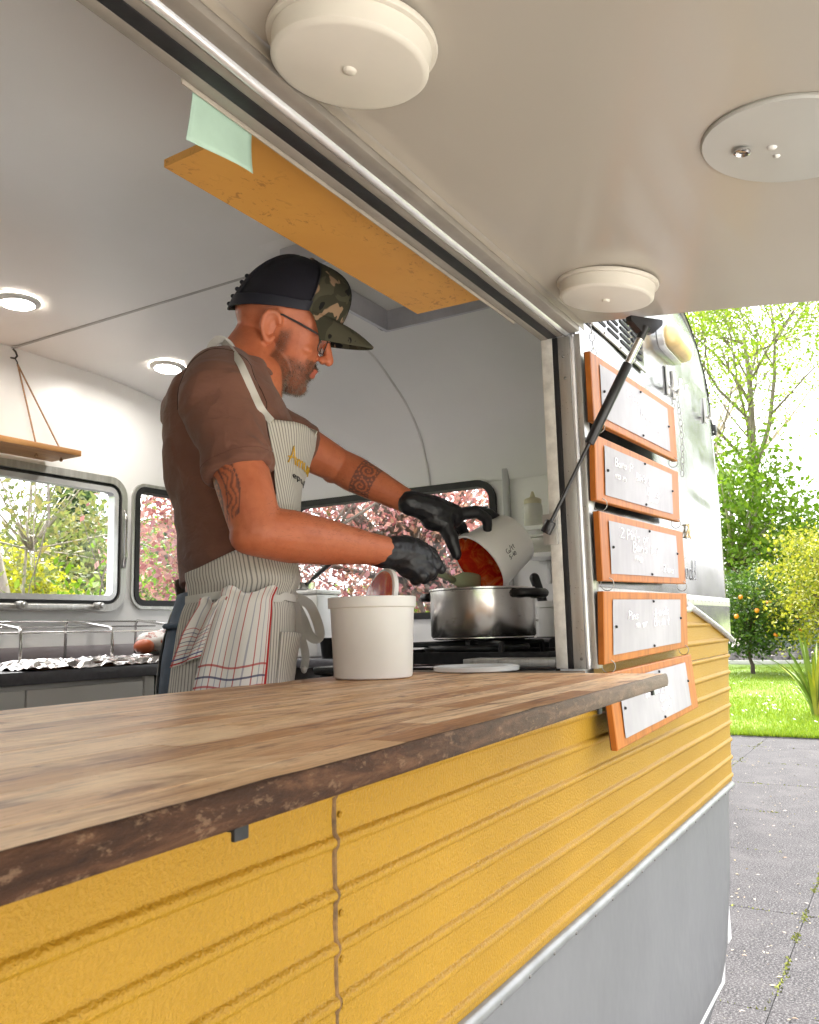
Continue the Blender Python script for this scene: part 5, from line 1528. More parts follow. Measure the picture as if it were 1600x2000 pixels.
mb = MB(); mb.bbox(-0.05, 0.05, -0.07, 0.08, 0, 0.055, 0.006); mb.obj('box_body', pm('hazy box', (0.55, 0.54, 0.48), 0.25), t)
mb = MB(); mb.bbox(-0.053, 0.053, -0.073, 0.083, 0.0552, 0.063, 0.003); mb.obj('box_lid', M_WPLAS, t)

# jug with utensils by the hob
t = thing('utensil_jug', 'white jug holding black handled utensils between pot and jamb', 'jug', (2.50, 0.955, 1.4025))
mb = MB(); mb.lathe([(0, 0), (0.055, 0.0), (0.058, 0.004), (0.062, 0.15), (0.066, 0.152), (0.066, 0.170), (0.06, 0.171), (0.057, 0.15), (0.052, 0.01), (0, 0.01)], 32); mb.obj('jug_wall', M_WPLAS, t, smooth=40)
for (a, b, r) in (((0.0, 0.03, 0.12), (-0.02, 0.062, 0.245), 0.016), ((0.0, -0.01, 0.12), (0.0, -0.035, 0.26), 0.014)):
    mb = MB(); mb.capsule(a, b, r * 0.9, r); mb.obj('utensil_handle', M_BLKPL, t, smooth=True)
mb = MB(); mb.tube([(-0.05, 0.05, 0.02), (-0.056, 0.07, 0.03), (-0.056, 0.075, 0.10), (-0.05, 0.062, 0.118), (-0.045, 0.045, 0.112)], 0.0035, 8); mb.obj('wire_hook', M_STEEL, t, smooth=True)
# things on the end bench seen between apron and bucket
t = thing('white_canister', 'tall white canister on the end bench behind the apron bow', 'canister', (2.62, 1.99, 1.4025))
mb = MB(); mb.bbox(-0.075, 0.075, -0.075, 0.075, 0, 0.235, 0.012); mb.obj('canister_body', M_WPLAS, t, smooth=40)
mb = MB(); mb.bbox(-0.079, 0.079, -0.079, 0.079, 0.2355, 0.252, 0.006); mb.obj('canister_lid', M_WPLAS, t, smooth=40)
t = thing('saucepan', 'small steel pan with a long black handle resting on the white canister', 'saucepan', (2.60, 2.0, 1.655))
mb = MB(); mb.lathe([(0, 0.0), (0.06, 0.0), (0.066, 0.006), (0.068, 0.03), (0.0665, 0.03), (0.064, 0.006), (0, 0.004)], 32, c=(0.0, 0.05, 0)); mb.obj('pan_bowl', M_STEEL, t, smooth=40)
mb = MB(); mb.tube([(-0.02, -0.012, 0.02), (-0.05, -0.06, 0.038)], 0.005, 8); mb.tube([(-0.05, -0.06, 0.038), (-0.055, -0.075, 0.045), (-0.10, -0.185, 0.092), (-0.104, -0.196, 0.097)], [0.006, 0.009, 0.010, 0.006], 10); mb.obj('pan_handle', M_BLKPL, t, smooth=True)
specs = [('black_cup', 'small black cup on the end bench near the bucket', 'cup', 2.46, 1.80, 0.033, 0.07, M_BLKPL), ('white_cup', 'white tapered cup on the end bench beside the black cup', 'cup', 2.47, 1.715, 0.04, 0.075, M_WPLAS)]
for nm, lab, cat, x, y, r, h, mt in specs:
    t = thing(nm, lab, cat, (x, y, 1.4025)); mb = MB(); mb.lathe([(0, 0), (r * 0.75, 0), (r, h), (r + 0.002, h + 0.002), (r - 0.003, h), (r * 0.72, 0.004), (0, 0.004)], 28); mb.obj('cup_wall', mt, t, smooth=40)
    mb = MB(); mb.lathe([(0, h * 0.8), (r * 0.93, h * 0.8)], 20); mb.obj('contents', M_DARK if mt is M_BLKPL else M_WPLAS, t)
t = thing('paper_packets', 'pile of blue and white packets on the end bench', 'packets', (2.50, 1.70, 1.478))
for k in range(4):
    mb = MB(); mb.bbox(-0.06, 0.06, -0.09, 0.09, 0, 0.012, 0.003, Matrix.Rotation(rad(8 * k - 10), 4, 'Z')); o = mb.obj('packet', pm('packet %d' % k, [(0.35, 0.45, 0.62), (0.75, 0.77, 0.8), (0.10, 0.13, 0.25), (0.8, 0.8, 0.8)][k], 0.4), t); o.location = (0.03, 0.0, 0.0125 * k)
t = thing('board_rest', 'grey chopping board leaning under the packets on the end bench', 'board', (2.53, 1.68, 1.4025))
mb = MB(); mb.bbox(-0.02, 0.11, -0.05, 0.13, 0, 0.0745, 0.004); mb.obj('block', pm('grey block', (0.3, 0.29, 0.28), 0.5), t)

# wire rack, foil tray and bag on the long bench
rack = thing('wire_rack', 'long bent wire rack on the bench below the left window', 'rack', (1.85, 2.35, 1.4145))
O = Vector((1.85, 2.35, 1.4145))
for x in (1.22, 1.545, 1.862, 2.165):
    mb = MB(); f = Vector((x - 0.04, 2.17, 1.415)); b_ = Vector((x + 0.04, 2.50, 1.415))
    pts = [f, f + Vector((0, 0, 0.098)), f.lerp(b_, 0.04) + Vector((0, 0, 0.112)), f.lerp(b_, 0.96) + Vector((0, 0, 0.140)), b_ + Vector((0, 0, 0.128)), b_]
    mb.tube([p - O for p in pts], 0.0048, 8); mb.obj('hoop', M_STEEL, rack, smooth=True)
for (y, z, x0, x1) in ((2.17, 0.098, 1.10, 2.30), (2.50, 0.118, 1.10, 2.30), (2.50, 0.136, 1.10, 2.30), (2.17, 0.012, 1.1, 1.55)):
    mb = MB(); mb.tube([(x0 - O.x, y - O.y, z + 0.002), (x1 - O.x, y - O.y, z + 0.002)], 0.003, 8); mb.obj('rail', M_STEEL, rack, smooth=True)
t = thing('foil_tray', 'foil wrapped wooden tray lying on the bench in front of the wire rack', 'tray', (1.78, 2.10, 1.4145))
mb = MB(); mb.bbox(-0.33, 0.42, -0.095, 0.12, 0.0, 0.016, 0.002); mb.obj('tray_base', pm('tray wood', (0.16, 0.07, 0.035), 0.5, var=0.3), t)
mb = MB(); rows = []
for i in range(46):
    a = i / 45; row = []
    for k in range(22):
        b = k / 21
        x = lerp(-0.385, 0.42, a); y = lerp(-0.118, 0.13, b)
        ed = min(1, min(a / 0.06, b / 0.13) if a < 0.9 else b / 0.13)
        z = 0.020 + 0.010 * mnoise.noise((x * 30, y * 30, 1)) + 0.006 * mnoise.noise((x * 80, y * 80, 4)) - (1 - ed) * 0.016
        row.append((x, y + 0.006 * mnoise.noise((x * 40, y * 20, 7)), max(0.001, z)))
    rows.append(row)
mb.quadgrid(rows); mb.obj('foil', pm('crumpled foil', (0.46, 0.44, 0.43), 0.2, metal=1.0, var=0.06, vscale=30), t, smooth=False)
t = thing('patterned_bag', 'white patterned bag of food with an orange end on the tray behind the man', 'bag', (2.02, 2.13, 1.446))
mb = MB(); mb.ball((0, 0, 0.03), (0.12, 0.07, 0.045), 24, 14)
mb.v = [tuple(Vector(v) * (1 + 0.14 * mnoise.noise(Vector(v) * 22))) for v in mb.v]
m_ = NT('bag print'); co = m_.coord('Object'); f = m_.noise(co, 38, 3, 0.6)
m_.col(m_.ramp(f, [(0.40, (0.75, 0.72, 0.70)), (0.52, (0.72, 0.70, 0.68)), (0.56, (0.45, 0.12, 0.08)), (0.64, (0.10, 0.08, 0.08))])); m_.set(rough=0.4)
mb.obj('bag_body', m_.mat, t, smooth=True)
mb = MB(); mb.ball((-0.115, -0.01, 0.018), (0.03, 0.035, 0.024), 14, 9); mb.obj('orange_end', pm('orange end', (0.60, 0.13, 0.04), 0.4), t, smooth=True)

# ================================================================== PERSON
from mathutils.bvhtree import BVHTree
MAN = Vector((1.15, 1.13, ZF)); MROT = math.atan2(-0.6, 0.8)
man = thing('person', 'man in camouflage cap, brown shirt and striped apron scraping sauce into the pot', 'person', MAN, MROT)
MW = Matrix.Translation(MAN) @ Matrix.Rotation(MROT, 4, 'Z'); MWI = MW.inverted()
def L(u, v, w): return Vector((u, v, w - ZF))
def Lp(px, py, d): return MWI @ dep(px, py, d)       # pixel + depth -> man's frame

# ---- materials
def mat_skin():
    m = NT('tanned skin'); co = m.coord('Object')
    a = m.noise(co, 22, 5, 0.6); b = m.noise(co, 7, 3)
    c = m.ramp(a, [(0.3, (0.40, 0.122, 0.054)), (0.7, (0.53, 0.180, 0.084))])
    c = m.mix(m.math('MULTIPLY', b, 0.35), c, (0.55, 0.105, 0.045))
    mo = m.noise(co, 75, 4, 0.7); c = m.mix(m.math('MULTIPLY', m.ramp(mo, [(0.5, (0, 0, 0)), (0.72, (1, 1, 1))]), 0.35), c, (0.36, 0.085, 0.035))
    at_ = m.n('ShaderNodeAttribute'); at_.attribute_name = 'stubble'
    c = m.mix(m.math('MULTIPLY', at_.outputs['Fac'], 0.66), c, (0.11, 0.062, 0.042))
    ta = m.n('ShaderNodeAttribute'); ta.attribute_name = 'tattoo'
    c = m.mix(m.math('MULTIPLY', ta.outputs['Fac'], 0.78), c, (0.045, 0.035, 0.04))
    li = m.n('ShaderNodeAttribute'); li.attribute_name = 'lip'
    c = m.mix(m.math('MULTIPLY', li.outputs['Fac'], 0.6), c, (0.42, 0.10, 0.075))
    m.col(c); m.set(rough=0.46, sss=0.06, spec=0.4)
    m.b.inputs['Subsurface Radius'].default_value = (0.012, 0.004, 0.002); m.b.inputs['Subsurface Scale'].default_value = 0.4
    b1 = m.bump(m.noise(co, 210, 4, 0.7), 0.30, 0.0012)
    m.bump(m.noise(co, 38, 4), 0.16, 0.004, b1)
    return m.mat
M_SKIN = mat_skin()
def mat_shirt():
    m = NT('brown jersey'); co = m.coord('Object')
    f = m.noise(co, 8, 4)
    m.col(m.ramp(f, [(0.3, (0.165, 0.076, 0.054)), (0.7, (0.205, 0.097, 0.070))])); m.set(rough=0.85, sheen=0.10, spec=0.15)
    wv = m.noise(m.coord('Object', (1, 1, 1)), 420, 2)
    b = m.bump(m.noise(m.coord('Object', (1.0, 1.0, 2.2), rot=(0.4, 0.5, 0)), 15, 3, 0.5, 0.6), 0.45, 0.014)
    m.bump(wv, 0.15, 0.0006, b)
    return m.mat
M_SHIRT = mat_shirt()
def mat_stripes():
    m = NT('ticking stripe cloth')
    uv = m.n('ShaderNodeTexCoord').outputs['UV']; s = m.sep(uv)
    wob = m.noise(m.coord('UV', (6, 2, 1)), 3, 3)
    x = m.math('ADD', m.math('MULTIPLY', s[0], 1.0), m.math('MULTIPLY', wob, 0.002))
    fr = m.math('FRACT', m.math('DIVIDE', x, 0.0066))
    tri = m.math('ABSOLUTE', m.math('SUBTRACT', fr, 0.5))
    k = m.ramp(tri, [(0.13, (1, 1, 1)), (0.21, (0, 0, 0))])
    weave = m.noise(m.coord('UV', (1, 1, 1)), 900, 2)
    base = m.mix(weave, (0.50, 0.47, 0.42), (0.66, 0.63, 0.575))
    c = m.mix(m.math('MULTIPLY', k, m.math('ADD', m.math('MULTIPLY', weave, 0.35), 0.62)), base, (0.16, 0.15, 0.15))
    m.col(c); m.set(rough=0.9, spec=0.15, sheen=0.15)
    b = m.bump(m.noise(m.coord('Object', (1, 1, 2.0), rot=(0.3, 0.7, 0.2)), 17, 3, 0.5, 0.5), 0.35, 0.010)
    m.bump(weave, 0.25, 0.0006, b)
    return m.mat
M_STRIPE = mat_stripes()
M_TAPE = pm('apron tape', (0.60, 0.585, 0.55), 0.85, var=0.06, vscale=30, bump=0.3, bscale=500, bdist=0.0006)
M_GLOVE = pm('black nitrile', (0.008, 0.008, 0.011), 0.42, var=0.2, vscale=20, bump=0.35, bscale=55, bdist=0.003)
M_NAVY = pm('navy mesh', (0.006, 0.006, 0.014), 0.8, var=0.3, vscale=60, bump=0.8, bscale=420, bdist=0.002)
M_NET = pm('open navy net', (0.006, 0.006, 0.014), 0.8, var=0.3, vscale=60, bump=0.8, bscale=420, bdist=0.002); M_NET.node_tree.nodes['Principled BSDF'].inputs['Alpha'].default_value = 0.84
def mat_camo():
    m = NT('woodland camouflage'); co = m.coord('Object')
    a = m.noise(co, 15, 2.5, 0.5, 0.9); b = m.noise(m.coord('Object', loc=(3, 5, 1)), 13, 2.5, 0.5, 1.0); d = m.noise(m.coord('Object', loc=(7, 2, 9)), 16, 2.5, 0.5, 1.0)
    c = m.mix(m.ramp(a, [(0.50, (0, 0, 0)), (0.515, (1, 1, 1))]), (0.038, 0.036, 0.022), (0.062, 0.057, 0.036))
    c = m.mix(m.ramp(d, [(0.60, (0, 0, 0)), (0.612, (1, 1, 1))]), c, (0.008, 0.008, 0.008))
    c = m.mix(m.ramp(b, [(0.585, (0, 0, 0)), (0.597, (1, 1, 1))]), c, (0.27, 0.175, 0.105))
    m.col(c); m.set(rough=0.85, spec=0.2); m.bump(m.noise(co, 500, 2), 0.3, 0.0008)
    return m.mat
M_CAMO = mat_camo()
M_DENIM = pm('blue denim', (0.055, 0.085, 0.135), 0.85, var=0.35, vscale=25, bump=0.3, bscale=400)

# ---- torso rings (front profile taken from the side view of the figure)
TW = [0.60, 1.20, 1.28, 1.40, 1.45, 1.50, 1.55, 1.585, 1.63, 1.68, 1.74, 1.80, 1.86, 1.90, 1.94, 1.97, 2.00, 2.022, 2.036]
TB = [-.03, -.06, -.068, -.074, -.070, -.062, -.050, -.040, -.040, -.048, -.056, -.066, -.070, -.066, -.054, -.038, -.012, .012, .022]
TF = [.10, .12, .130, .146, .152, .155, .157, .158, .163, .170, .176, .180, .178, .170, .154, .138, .128, .122, .116]
TH = [.14, .165, .168, .172, .172, .170, .165, .160, .160, .158, .160, .166, .172, .176, .168, .138, .098, .072, .060]
TY = [0, 0, 0, 0, 0, 0, 0, 0, -3, -8, -14, -20, -24, -25, -25, -22, -16, -10, -6]
def torso(w, phi, off=0.0):
    b = interp(w, TW, TB); f = interp(w, TW, TF); h = interp(w, TW, TH) + off; ya = rad(interp(w, TW, TY))
    c0 = (b + f) / 2; a = (f - b) / 2 + off
    e = 0.84 if math.cos(phi) > 0 else 0.84 + 0.16 * abs(math.cos(phi))
    cc, ss = math.cos(phi), math.sin(phi)
    x = a * math.copysign(abs(cc) ** e, cc); y = h * math.copysign(abs(ss) ** e, ss)
    xr = x * math.cos(ya) - y * math.sin(ya); yr = x * math.sin(ya) + y * math.cos(ya)
    return L(c0 + xr, yr, w)
def ring_t(w, off=0, n=44): return [torso(w, 2 * PI * k / n, off) for k in range(n)]

# ---- joints
RS, RE, RW = L(.000, -.170, 1.905), L(.050, -.245, 1.662), L(.312, -.140, 1.643)
LS, LE, LW = L(.140, .150, 1.942), L(.335, .215, 1.872), Lp(806, 985, 1.885)
# ---- head frame
HY, HP, HR = rad(-13), rad(21), rad(15)
HM = Matrix.Translation(L(.152, 0.030, 2.102)) @ Matrix.Rotation(HY, 4, 'Z') @ Matrix.Rotation(HP, 4, 'Y') @ Matrix.Rotation(HR, 4, 'X') @ Matrix.Scale(1.0, 4)
def H(f, l, t): return HM @ Vector((f, l, t))
HM3 = HM.to_3x3()

def remesh(mb, voxel, smooth_it=6, fac=0.5, name='r'):
    me = mb.mesh(name, M_SKIN, False)
    r = bake(me, [('REMESH', dict(mode='VOXEL', voxel_size=voxel, use_smooth_shade=True)), ('SMOOTH', dict(iterations=smooth_it, factor=fac))])
    return r
def set_mat(me, m):
    me.materials.clear(); me.materials.append(m)
    me.polygons.foreach_set('material_index', [0] * len(me.polygons))
    smooth_all(me)
def coords(me):
    a = np.zeros(len(me.vertices) * 3); me.vertices.foreach_get('co', a); return a.reshape(-1, 3)
def normals(me):
    a = np.zeros(len(me.vertices) * 3); me.vertices.foreach_get('normal', a); return a.reshape(-1, 3)
def attr(me, name, vals):
    at_ = me.attributes.new(name, 'FLOAT', 'POINT'); at_.data.foreach_set('value', np.ascontiguousarray(vals, dtype=np.float32))

# ---- the body: head, neck, inner torso and both arms as one surface
mb = MB()
mb.ball(H(-0.004, 0, 0.043), (0.098, 0.0745, 0.088), 30, 20, HM3)
face = [(0.060, -0.02, 0.093, 0.062), (0.040, -0.02, 0.0945, 0.066), (0.020, -0.02, 0.0890, 0.067), (0.000, -0.02, 0.0905, 0.066), (-0.020, -0.015, 0.0925, 0.063), (-0.040, -0.01, 0.0935, 0.058), (-0.060, 0.000, 0.0915, 0.052), (-0.078, 0.012, 0.0895, 0.045), (-0.094, 0.026, 0.0865, 0.034), (-0.106, 0.040, 0.0760, 0.020)]
rings = []
for (t_, b_, f_, h_) in face:
    c0, a_ = (b_ + f_) / 2, (f_ - b_) / 2
    rings.append([H(c0 + a_ * math.copysign(abs(math.cos(q)) ** 0.8, math.cos(q)), h_ * math.copysign(abs(math.sin(q)) ** 0.9, math.sin(q)), t_) for q in [2 * PI * k / 32 for k in range(32)]])
mb.loft(rings)
mb.chain([(H(.083, -.046, .034), .011), (H(.090, -.020, .036), .011), (H(.0905, 0, .034), .009), (H(.090, .020, .036), .011), (H(.083, .046, .034), .011)])
mb.chain([(H(.090, 0, .030), .0075), (H(.101, 0, .012), .0085), (H(.1110, 0, -.006), .0098), (H(.1155, 0, -.0155), .0112)])
for s in (-1, 1):
    mb.ball(H(.104, s * .0125, -.0185), .0088); mb.ball(H(.062, s * .042, -.012), (.021, .020, .016), 14, 9, HM3)
    mb.ball(H(.0750, s * .0325, .0165), (.0125, .0150, .0110), 14, 9, HM3)
    mb.chain([(H(.088, s * .022, -.0325), .006), (H(.085, s * .028, -.05), .006)])
mb.chain([(H(.086, -.023, -.0475), .0045), (H(.0975, -.008, -.0445), .0058), (H(.0975, .008, -.0445), .0058), (H(.086, .023, -.0475), .0045)])
mb.chain([(H(.085, -.020, -.0535), .0045), (H(.0950, 0, -.0565), .0068), (H(.085, .020, -.0535), .0045)])
mb.ball(H(.078, 0, -.088), (.0165, .021, .0165), 14, 9, HM3)
for s in (-1, 1):
    ear = [((.004, .018), .0058), ((-.001, .029), .0062), ((-.012, .0345), .0064), ((-.023, .030), .0062), ((-.028, .017), .0060), ((-.026, .002), .0058), ((-.019, -.012), .0056), ((-.010, -.022), .0070), ((-.002, -.022), .0060), ((.001, -.012), .0050)]
    mb.chain([(H(p[0] + .002, s * (.0755 + .010 * max(0, -p[0] / .028) + .002), p[1] - .004), r) for p, r in ear], 8)
    mb.chain([(H(-.012, s * .081, .020), .0040), (H(-.018, s * .083, .006), .0042), (H(-.012, s * .079, -.010), .0045)], 8)
    mb.ball(H(-.012, s * .0745, .003), (.016, .0050, .027), 12, 8, HM3)
mb.chain([(L(.045, 0, 1.95), .064), (L(.075, 0.004, 2.01), .058), (H(-.030, 0, -.034), .054), (H(-.020, 0, .01), .060)], 24)
mb.chain([(L(.10, 0, 1.95), .050), (L(.112, 0, 2.0), .046), (H(.022, 0, -.052), .040)], 20)
mb.loft([ring_t(w, -0.022, 28) for w in (1.40, 1.55, 1.70, 1.80, 1.88, 1.92, 1.95)])
def arm(mb, S, E, Wr, ra):
    d1 = E - S; d2 = Wr - E
    mb.chain([(S, ra[0]), (S + d1 * .45, ra[1]), (S + d1 * .85, ra[2]), (E, ra[3]), (E + d2 * .22, ra[4]), (E + d2 * .50, ra[5]), (E + d2 * .82, ra[6]), (Wr, ra[7])], 20)
arm(mb, RS, RE, RW, (.046, .0495, .0445, .0415, .0450, .0405, .0305, .0275))
arm(mb, LS, LE, LW, (.046, .050, .043, .0400, .0420, .0370, .0290, .0265))
mb.ball(RE + Vector((-.016, -.004, -.008)), .030); mb.ball(LE + Vector((-.01, .01, -.012)), .028)
body = remesh(mb, 0.0030, 5, 0.5, 'body')
co = coords(body); no = normals(body)
# head-space coordinates for the beard, lips
hi = np.array(HM.inverted()); hc = co @ hi[:3, :3].T + hi[:3, 3]
f_, l_, t_ = hc[:, 0], hc[:, 1], hc[:, 2]
def sst(x, a, b): 
    k = np.clip((x - a) / (b - a), 0, 1); return k * k * (3 - 2 * k)
inhead = (t_ > -.125) & (np.abs(l_) < .085) & (f_ > -.03)
jaw = sst(-t_, .030, .048) * sst(f_, .004, .018)
cheekline = sst(-(t_ + .005 + (.085 - f_) * -.55), .0, .014)
side = sst(-t_, -.020, .004) * sst(f_, .006, .014) * (1 - sst(f_, .026, .040))
mous = sst(-t_, .026, .032) * (1 - sst(-t_, .0455, .0485)) * sst(f_, .070, .080)
lip = sst(-t_, .0415, .0435) * (1 - sst(-t_, .058, .061)) * sst(f_, .087, .092) * (1 - sst(np.abs(l_), .017, .022))
beard = np.clip(np.maximum(np.maximum(jaw * np.clip(cheekline + side, 0, 1), side), mous), 0, 1) * (1 - lip) * inhead
beard *= 1 - sst(-t_, .108, .122)
scalp = sst(t_, .005, .03) * (1 - sst(f_, -.006, .006)) * 0.35 * (t_ > 0) * (np.abs(l_) < .09)
nz = np.array([mnoise.noise(Vector(p) * 70) for p in co])
attr(body, 'stubble', np.clip(np.maximum(beard * (0.85 + 0.3 * nz), scalp), 0, 1)); attr(body, 'lip', lip * inhead)
# tattoos: curls and bands drawn in limb coordinates
def limb(A, B):
    A_, B_ = np.array(A), np.array(B); d = B_ - A_; Ln = np.linalg.norm(d); d /= Ln
    q = co - A_; s = q @ d; rv = q - np.outer(s, d)
    ref = np.array([0, 0, 1.0]); e1 = ref - d * (ref @ d); e1 /= np.linalg.norm(e1); e2 = np.cross(d, e1)
    return s, np.linalg.norm(rv, axis=1), np.arctan2(rv @ e2, rv @ e1), Ln
tat = np.zeros(len(co))
s, r, a, Ln = limb(RS, RE)
nearR = (r < .075) & (co[:, 1] < -.13)
xx = a * .05; yy = s
X_ = .085 - a * .052; Y_ = s - .135
reg = nearR & (s > .128) & (s < .238)
rc = np.hypot(X_ + .060, Y_ - .045); tc_ = np.arctan2(Y_ - .045, X_ + .060)
def band_(x, a0, b0): return ((x > a0) & (x < b0)).astype(float)
wv = np.sin(tc_ * 22)
cres = band_(rc, .030, .046) * (np.abs(rc - .036 - .006 * wv) > .0030)
fan = band_(rc, .066, .090) * ((np.sin(rc * 560 + 2.6 * np.sin(tc_ * 12)) > .25) * .75)
lines = np.maximum.reduce([band_(np.abs(rc - q), -1, .0017) for q in (.030, .048, .064, .092)])
tat = np.where(reg & (X_ > -.075) & (X_ < .055), np.clip(np.maximum.reduce([cres * .8, fan, lines]), 0, 1), 0)
s, r, a, Ln = limb(LE, LW)
nearL = (r < .06) & (co[:, 0] > .30) & (co[:, 1] > -.05)
X_ = a * .042; Y_ = s - .078
rs = np.hypot(np.mod(X_ + .022, .044) - .022, Y_); ts = np.arctan2(Y_, np.mod(X_ + .022, .044) - .022)
spir = (np.sin(ts - rs * 620) > -.15) * (rs < .019)
fill = (rs >= .019) * (np.sin(X_ * 500) * np.sin(Y_ * 420) > -.35)
tat = np.where(nearL & (np.abs(Y_) < .024), np.maximum(tat, np.maximum(spir, fill) * .9), tat)
attr(body, 'tattoo', tat)
set_mat(body, M_SKIN)
body_o = link('body', body, man)
# eyes (lids nearly closed, looking down)
for s in (-1, 1):
    mb = MB(); mb.tube([H(.0845, s * .020, .0135), H(.0905, s * .031, .0120), H(.0865, s * .043, .0135)], [.0008, .0013, .0008], 6); mb.obj('eyelash', M_PIN, man, smooth=True)
    mb = MB(); mb.chain([(H(.0975, s * .014, .0445), .0022), (H(.0985, s * .028, .0490), .0030), (H(.0905, s * .048, .0450), .0016)], 8); mb.obj('eyebrow', pm('brow hair', (0.05, 0.03, 0.022), 0.9), man, smooth=True)
# beard hair
rnd = random.Random(5)
idx = np.where(beard > 0.25)[0]
mb = MB(); pick = rnd.choices(list(idx), weights=list(beard[idx]), k=6500)
gm = []
for i in pick:
    p = Vector(co[i]); n = Vector(no[i]); fwd = HM3 @ Vector((.35, 0, -1))
    d = (n * rnd.uniform(.5, 1.0) + fwd * rnd.uniform(.3, .9) + Vector((rnd.gauss(0, .3), rnd.gauss(0, .3), rnd.gauss(0, .3)))).normalized()
    p = p + Vector((rnd.gauss(0, .0012), rnd.gauss(0, .0012), rnd.gauss(0, .0012)))
    Ln_ = rnd.uniform(.003, .0065) * (0.6 + .5 * (hc[i, 0] > .05)); w_ = d.orthogonal().normalized() * rnd.uniform(.00028, .0005)
    mb.cm = 1 if rnd.random() < (.66 if (hc[i, 2] < -.066 and hc[i, 0] > .050) else .24) else 0
    mb.poly([p - n * .0005 - w_, p - n * .0005 + w_, p + d * Ln_])
mb.obj('beard', [pm('dark beard', (0.035, 0.020, 0.014), 0.6), pm('grey beard', (0.30, 0.26, 0.22), 0.6)], man, smooth=False, fixn=False)['kind'] = 'stuff'

# ---- shirt
mb = MB()
ws = [1.590, 1.60, 1.63, 1.68, 1.74, 1.80, 1.84, 1.87, 1.90, 1.92, 1.94, 1.955, 1.97, 1.985, 2.00, 2.008, 2.014]
mb.loft([ring_t(w, 0.0, 44) for w in ws])
def sleeve(mb, S, E, frac, r0, r1, inner):
    d = (E - S); Ld = d.length; d.normalize()
    hem = S + d * Ld * frac
    mb.tube([S - d * .035, S - d * .02, S, S.lerp(hem, .35), S.lerp(hem, .7), hem - d * .002, hem, hem, hem - d * .028, hem - d * .03], [.035, .058, r0, lerp(r0, r1, .4), lerp(r0, r1, .75), r1, r1 - .0012, inner, inner - .002, .004], 28)
    return hem, d
sleeve(mb, RS + Vector((.004, .006, .004)), RE + Vector((-.008, .0, 0)), .60, .066, .0585, .0535)
sleeve(mb, LS + Vector((-.01, 0, 0)), LE, .60, .066, .056, .050)
mb.chain([(L(.040, -.055, 1.985), .048), (L(.012, -.115, 1.945), .064), (RS + Vector((.000, .004, -.004)), .068)], 24); mb.chain([(L(.07, .065, 1.98), .048), (L(.085, .11, 1.945), .058), (LS + Vector((-.005, -.004, 0)), .066)], 24)
mb.chain([(L(-.022, -.09, 1.92), .055), (L(-.020, .05, 1.925), .055)], 20)
shirt = remesh(mb, 0.0040, 5, 0.5, 'shirt')
co2 = coords(shirt); no2 = normals(shirt)
disp = np.zeros(len(co2))
for i, p in enumerate(co2):
    q = Vector(p); w = p[2] + ZF
    k = 0.0030 * mnoise.noise((p[0] * 9, p[1] * 9, p[2] * 20)) + 0.0022 * mnoise.noise((p[0] * 22 + p[2] * 10, p[1] * 20, p[2] * 30 - p[0] * 18))
    if w < 1.78:                                    # slack folds above the waist
        g = (1.78 - w) / 0.17
        k += 0.0105 * g * mnoise.noise((p[0] * 8 + 3, p[1] * 6, p[2] * 26 + p[0] * 12))
    rg = 1 - abs(mnoise.noise((p[0] * 13 + p[2] * 9, p[1] * 8, p[2] * 10 - p[0] * 16))) * 2.2
    k += 0.0014 * max(0, rg) ** 2 * (1.0 if w < 1.93 else 0.3)
    if p[1] < -.15 and 1.72 < w < 1.93:             # creases fanning out of the armpit over the sleeve
        qa = math.atan2(w - 1.80, p[0] - .075); k += .0022 * math.sin(qa * 9 + 3 * mnoise.noise((p[0] * 9, p[1] * 9, w * 9))) * max(0, 1 - math.hypot(p[0] - .075, w - 1.80) / .13)
    msk = max(0.0, mnoise.noise((p[0] * 5 + 9, p[1] * 5, p[2] * 5)) + .25)
    k += .0030 * msk * math.sin(95 * (p[0] * .75 + p[2] * .55 + .25 * p[1]) + 4.5 * mnoise.noise((p[0] * 7, p[1] * 7, p[2] * 7))) * (1.0 if w < 1.86 else .35)
    if p[1] < -.10 and 1.70 < w < 1.90:               # drag lines below the near sleeve
        k += 0.004 * math.sin((p[0] * 60 + (w - 1.7) * 70)) * max(0, 1 - abs(w - 1.80) / .10) * (p[0] < 0.0)
    disp[i] = k
co2 += no2 * disp[:, None]
# ribbed collar band
shirt.vertices.foreach_set('co', co2.ravel()); set_mat(shirt, M_SHIRT)
shirt_o = link('t_shirt', shirt, man)
bvh_s = BVHTree.FromPolygons([Vector(c) for c in co2], [tuple(p.vertices) for p in shirt.polygons])
mb = MB(); rows = []
for k in range(41):
    ph = 2 * PI * k / 40
    rows.append(torso(2.0135, ph, 0.0005) + Vector((0.006 * math.cos(ph), 0, -0.012 * (1 + math.cos(ph)) * .9)))
mb.tube(rows, 0.0045, 8); mb.obj('collar', M_SHIRT, shirt_o, smooth=True)
# armhole seam on the near sleeve
mb = MB(); pts = []
for k in range(24):
    a = -PI * .62 + 1.24 * PI * k / 23
    c0 = RS + Vector((.004, .048, .004)); q = c0 + Vector((math.sin(a) * .085, 0, math.cos(a) * .085))
    h_ = bvh_s.find_nearest(q + Vector((0, -.03, 0)))
    if h_[0]: pts.append(h_[0] + h_[1] * .0003)
mb.tube(pts, 0.0013, 5); mb.obj('seam', pm('seam thread', (0.055, 0.024, 0.017), 0.9), shirt_o, smooth=True)

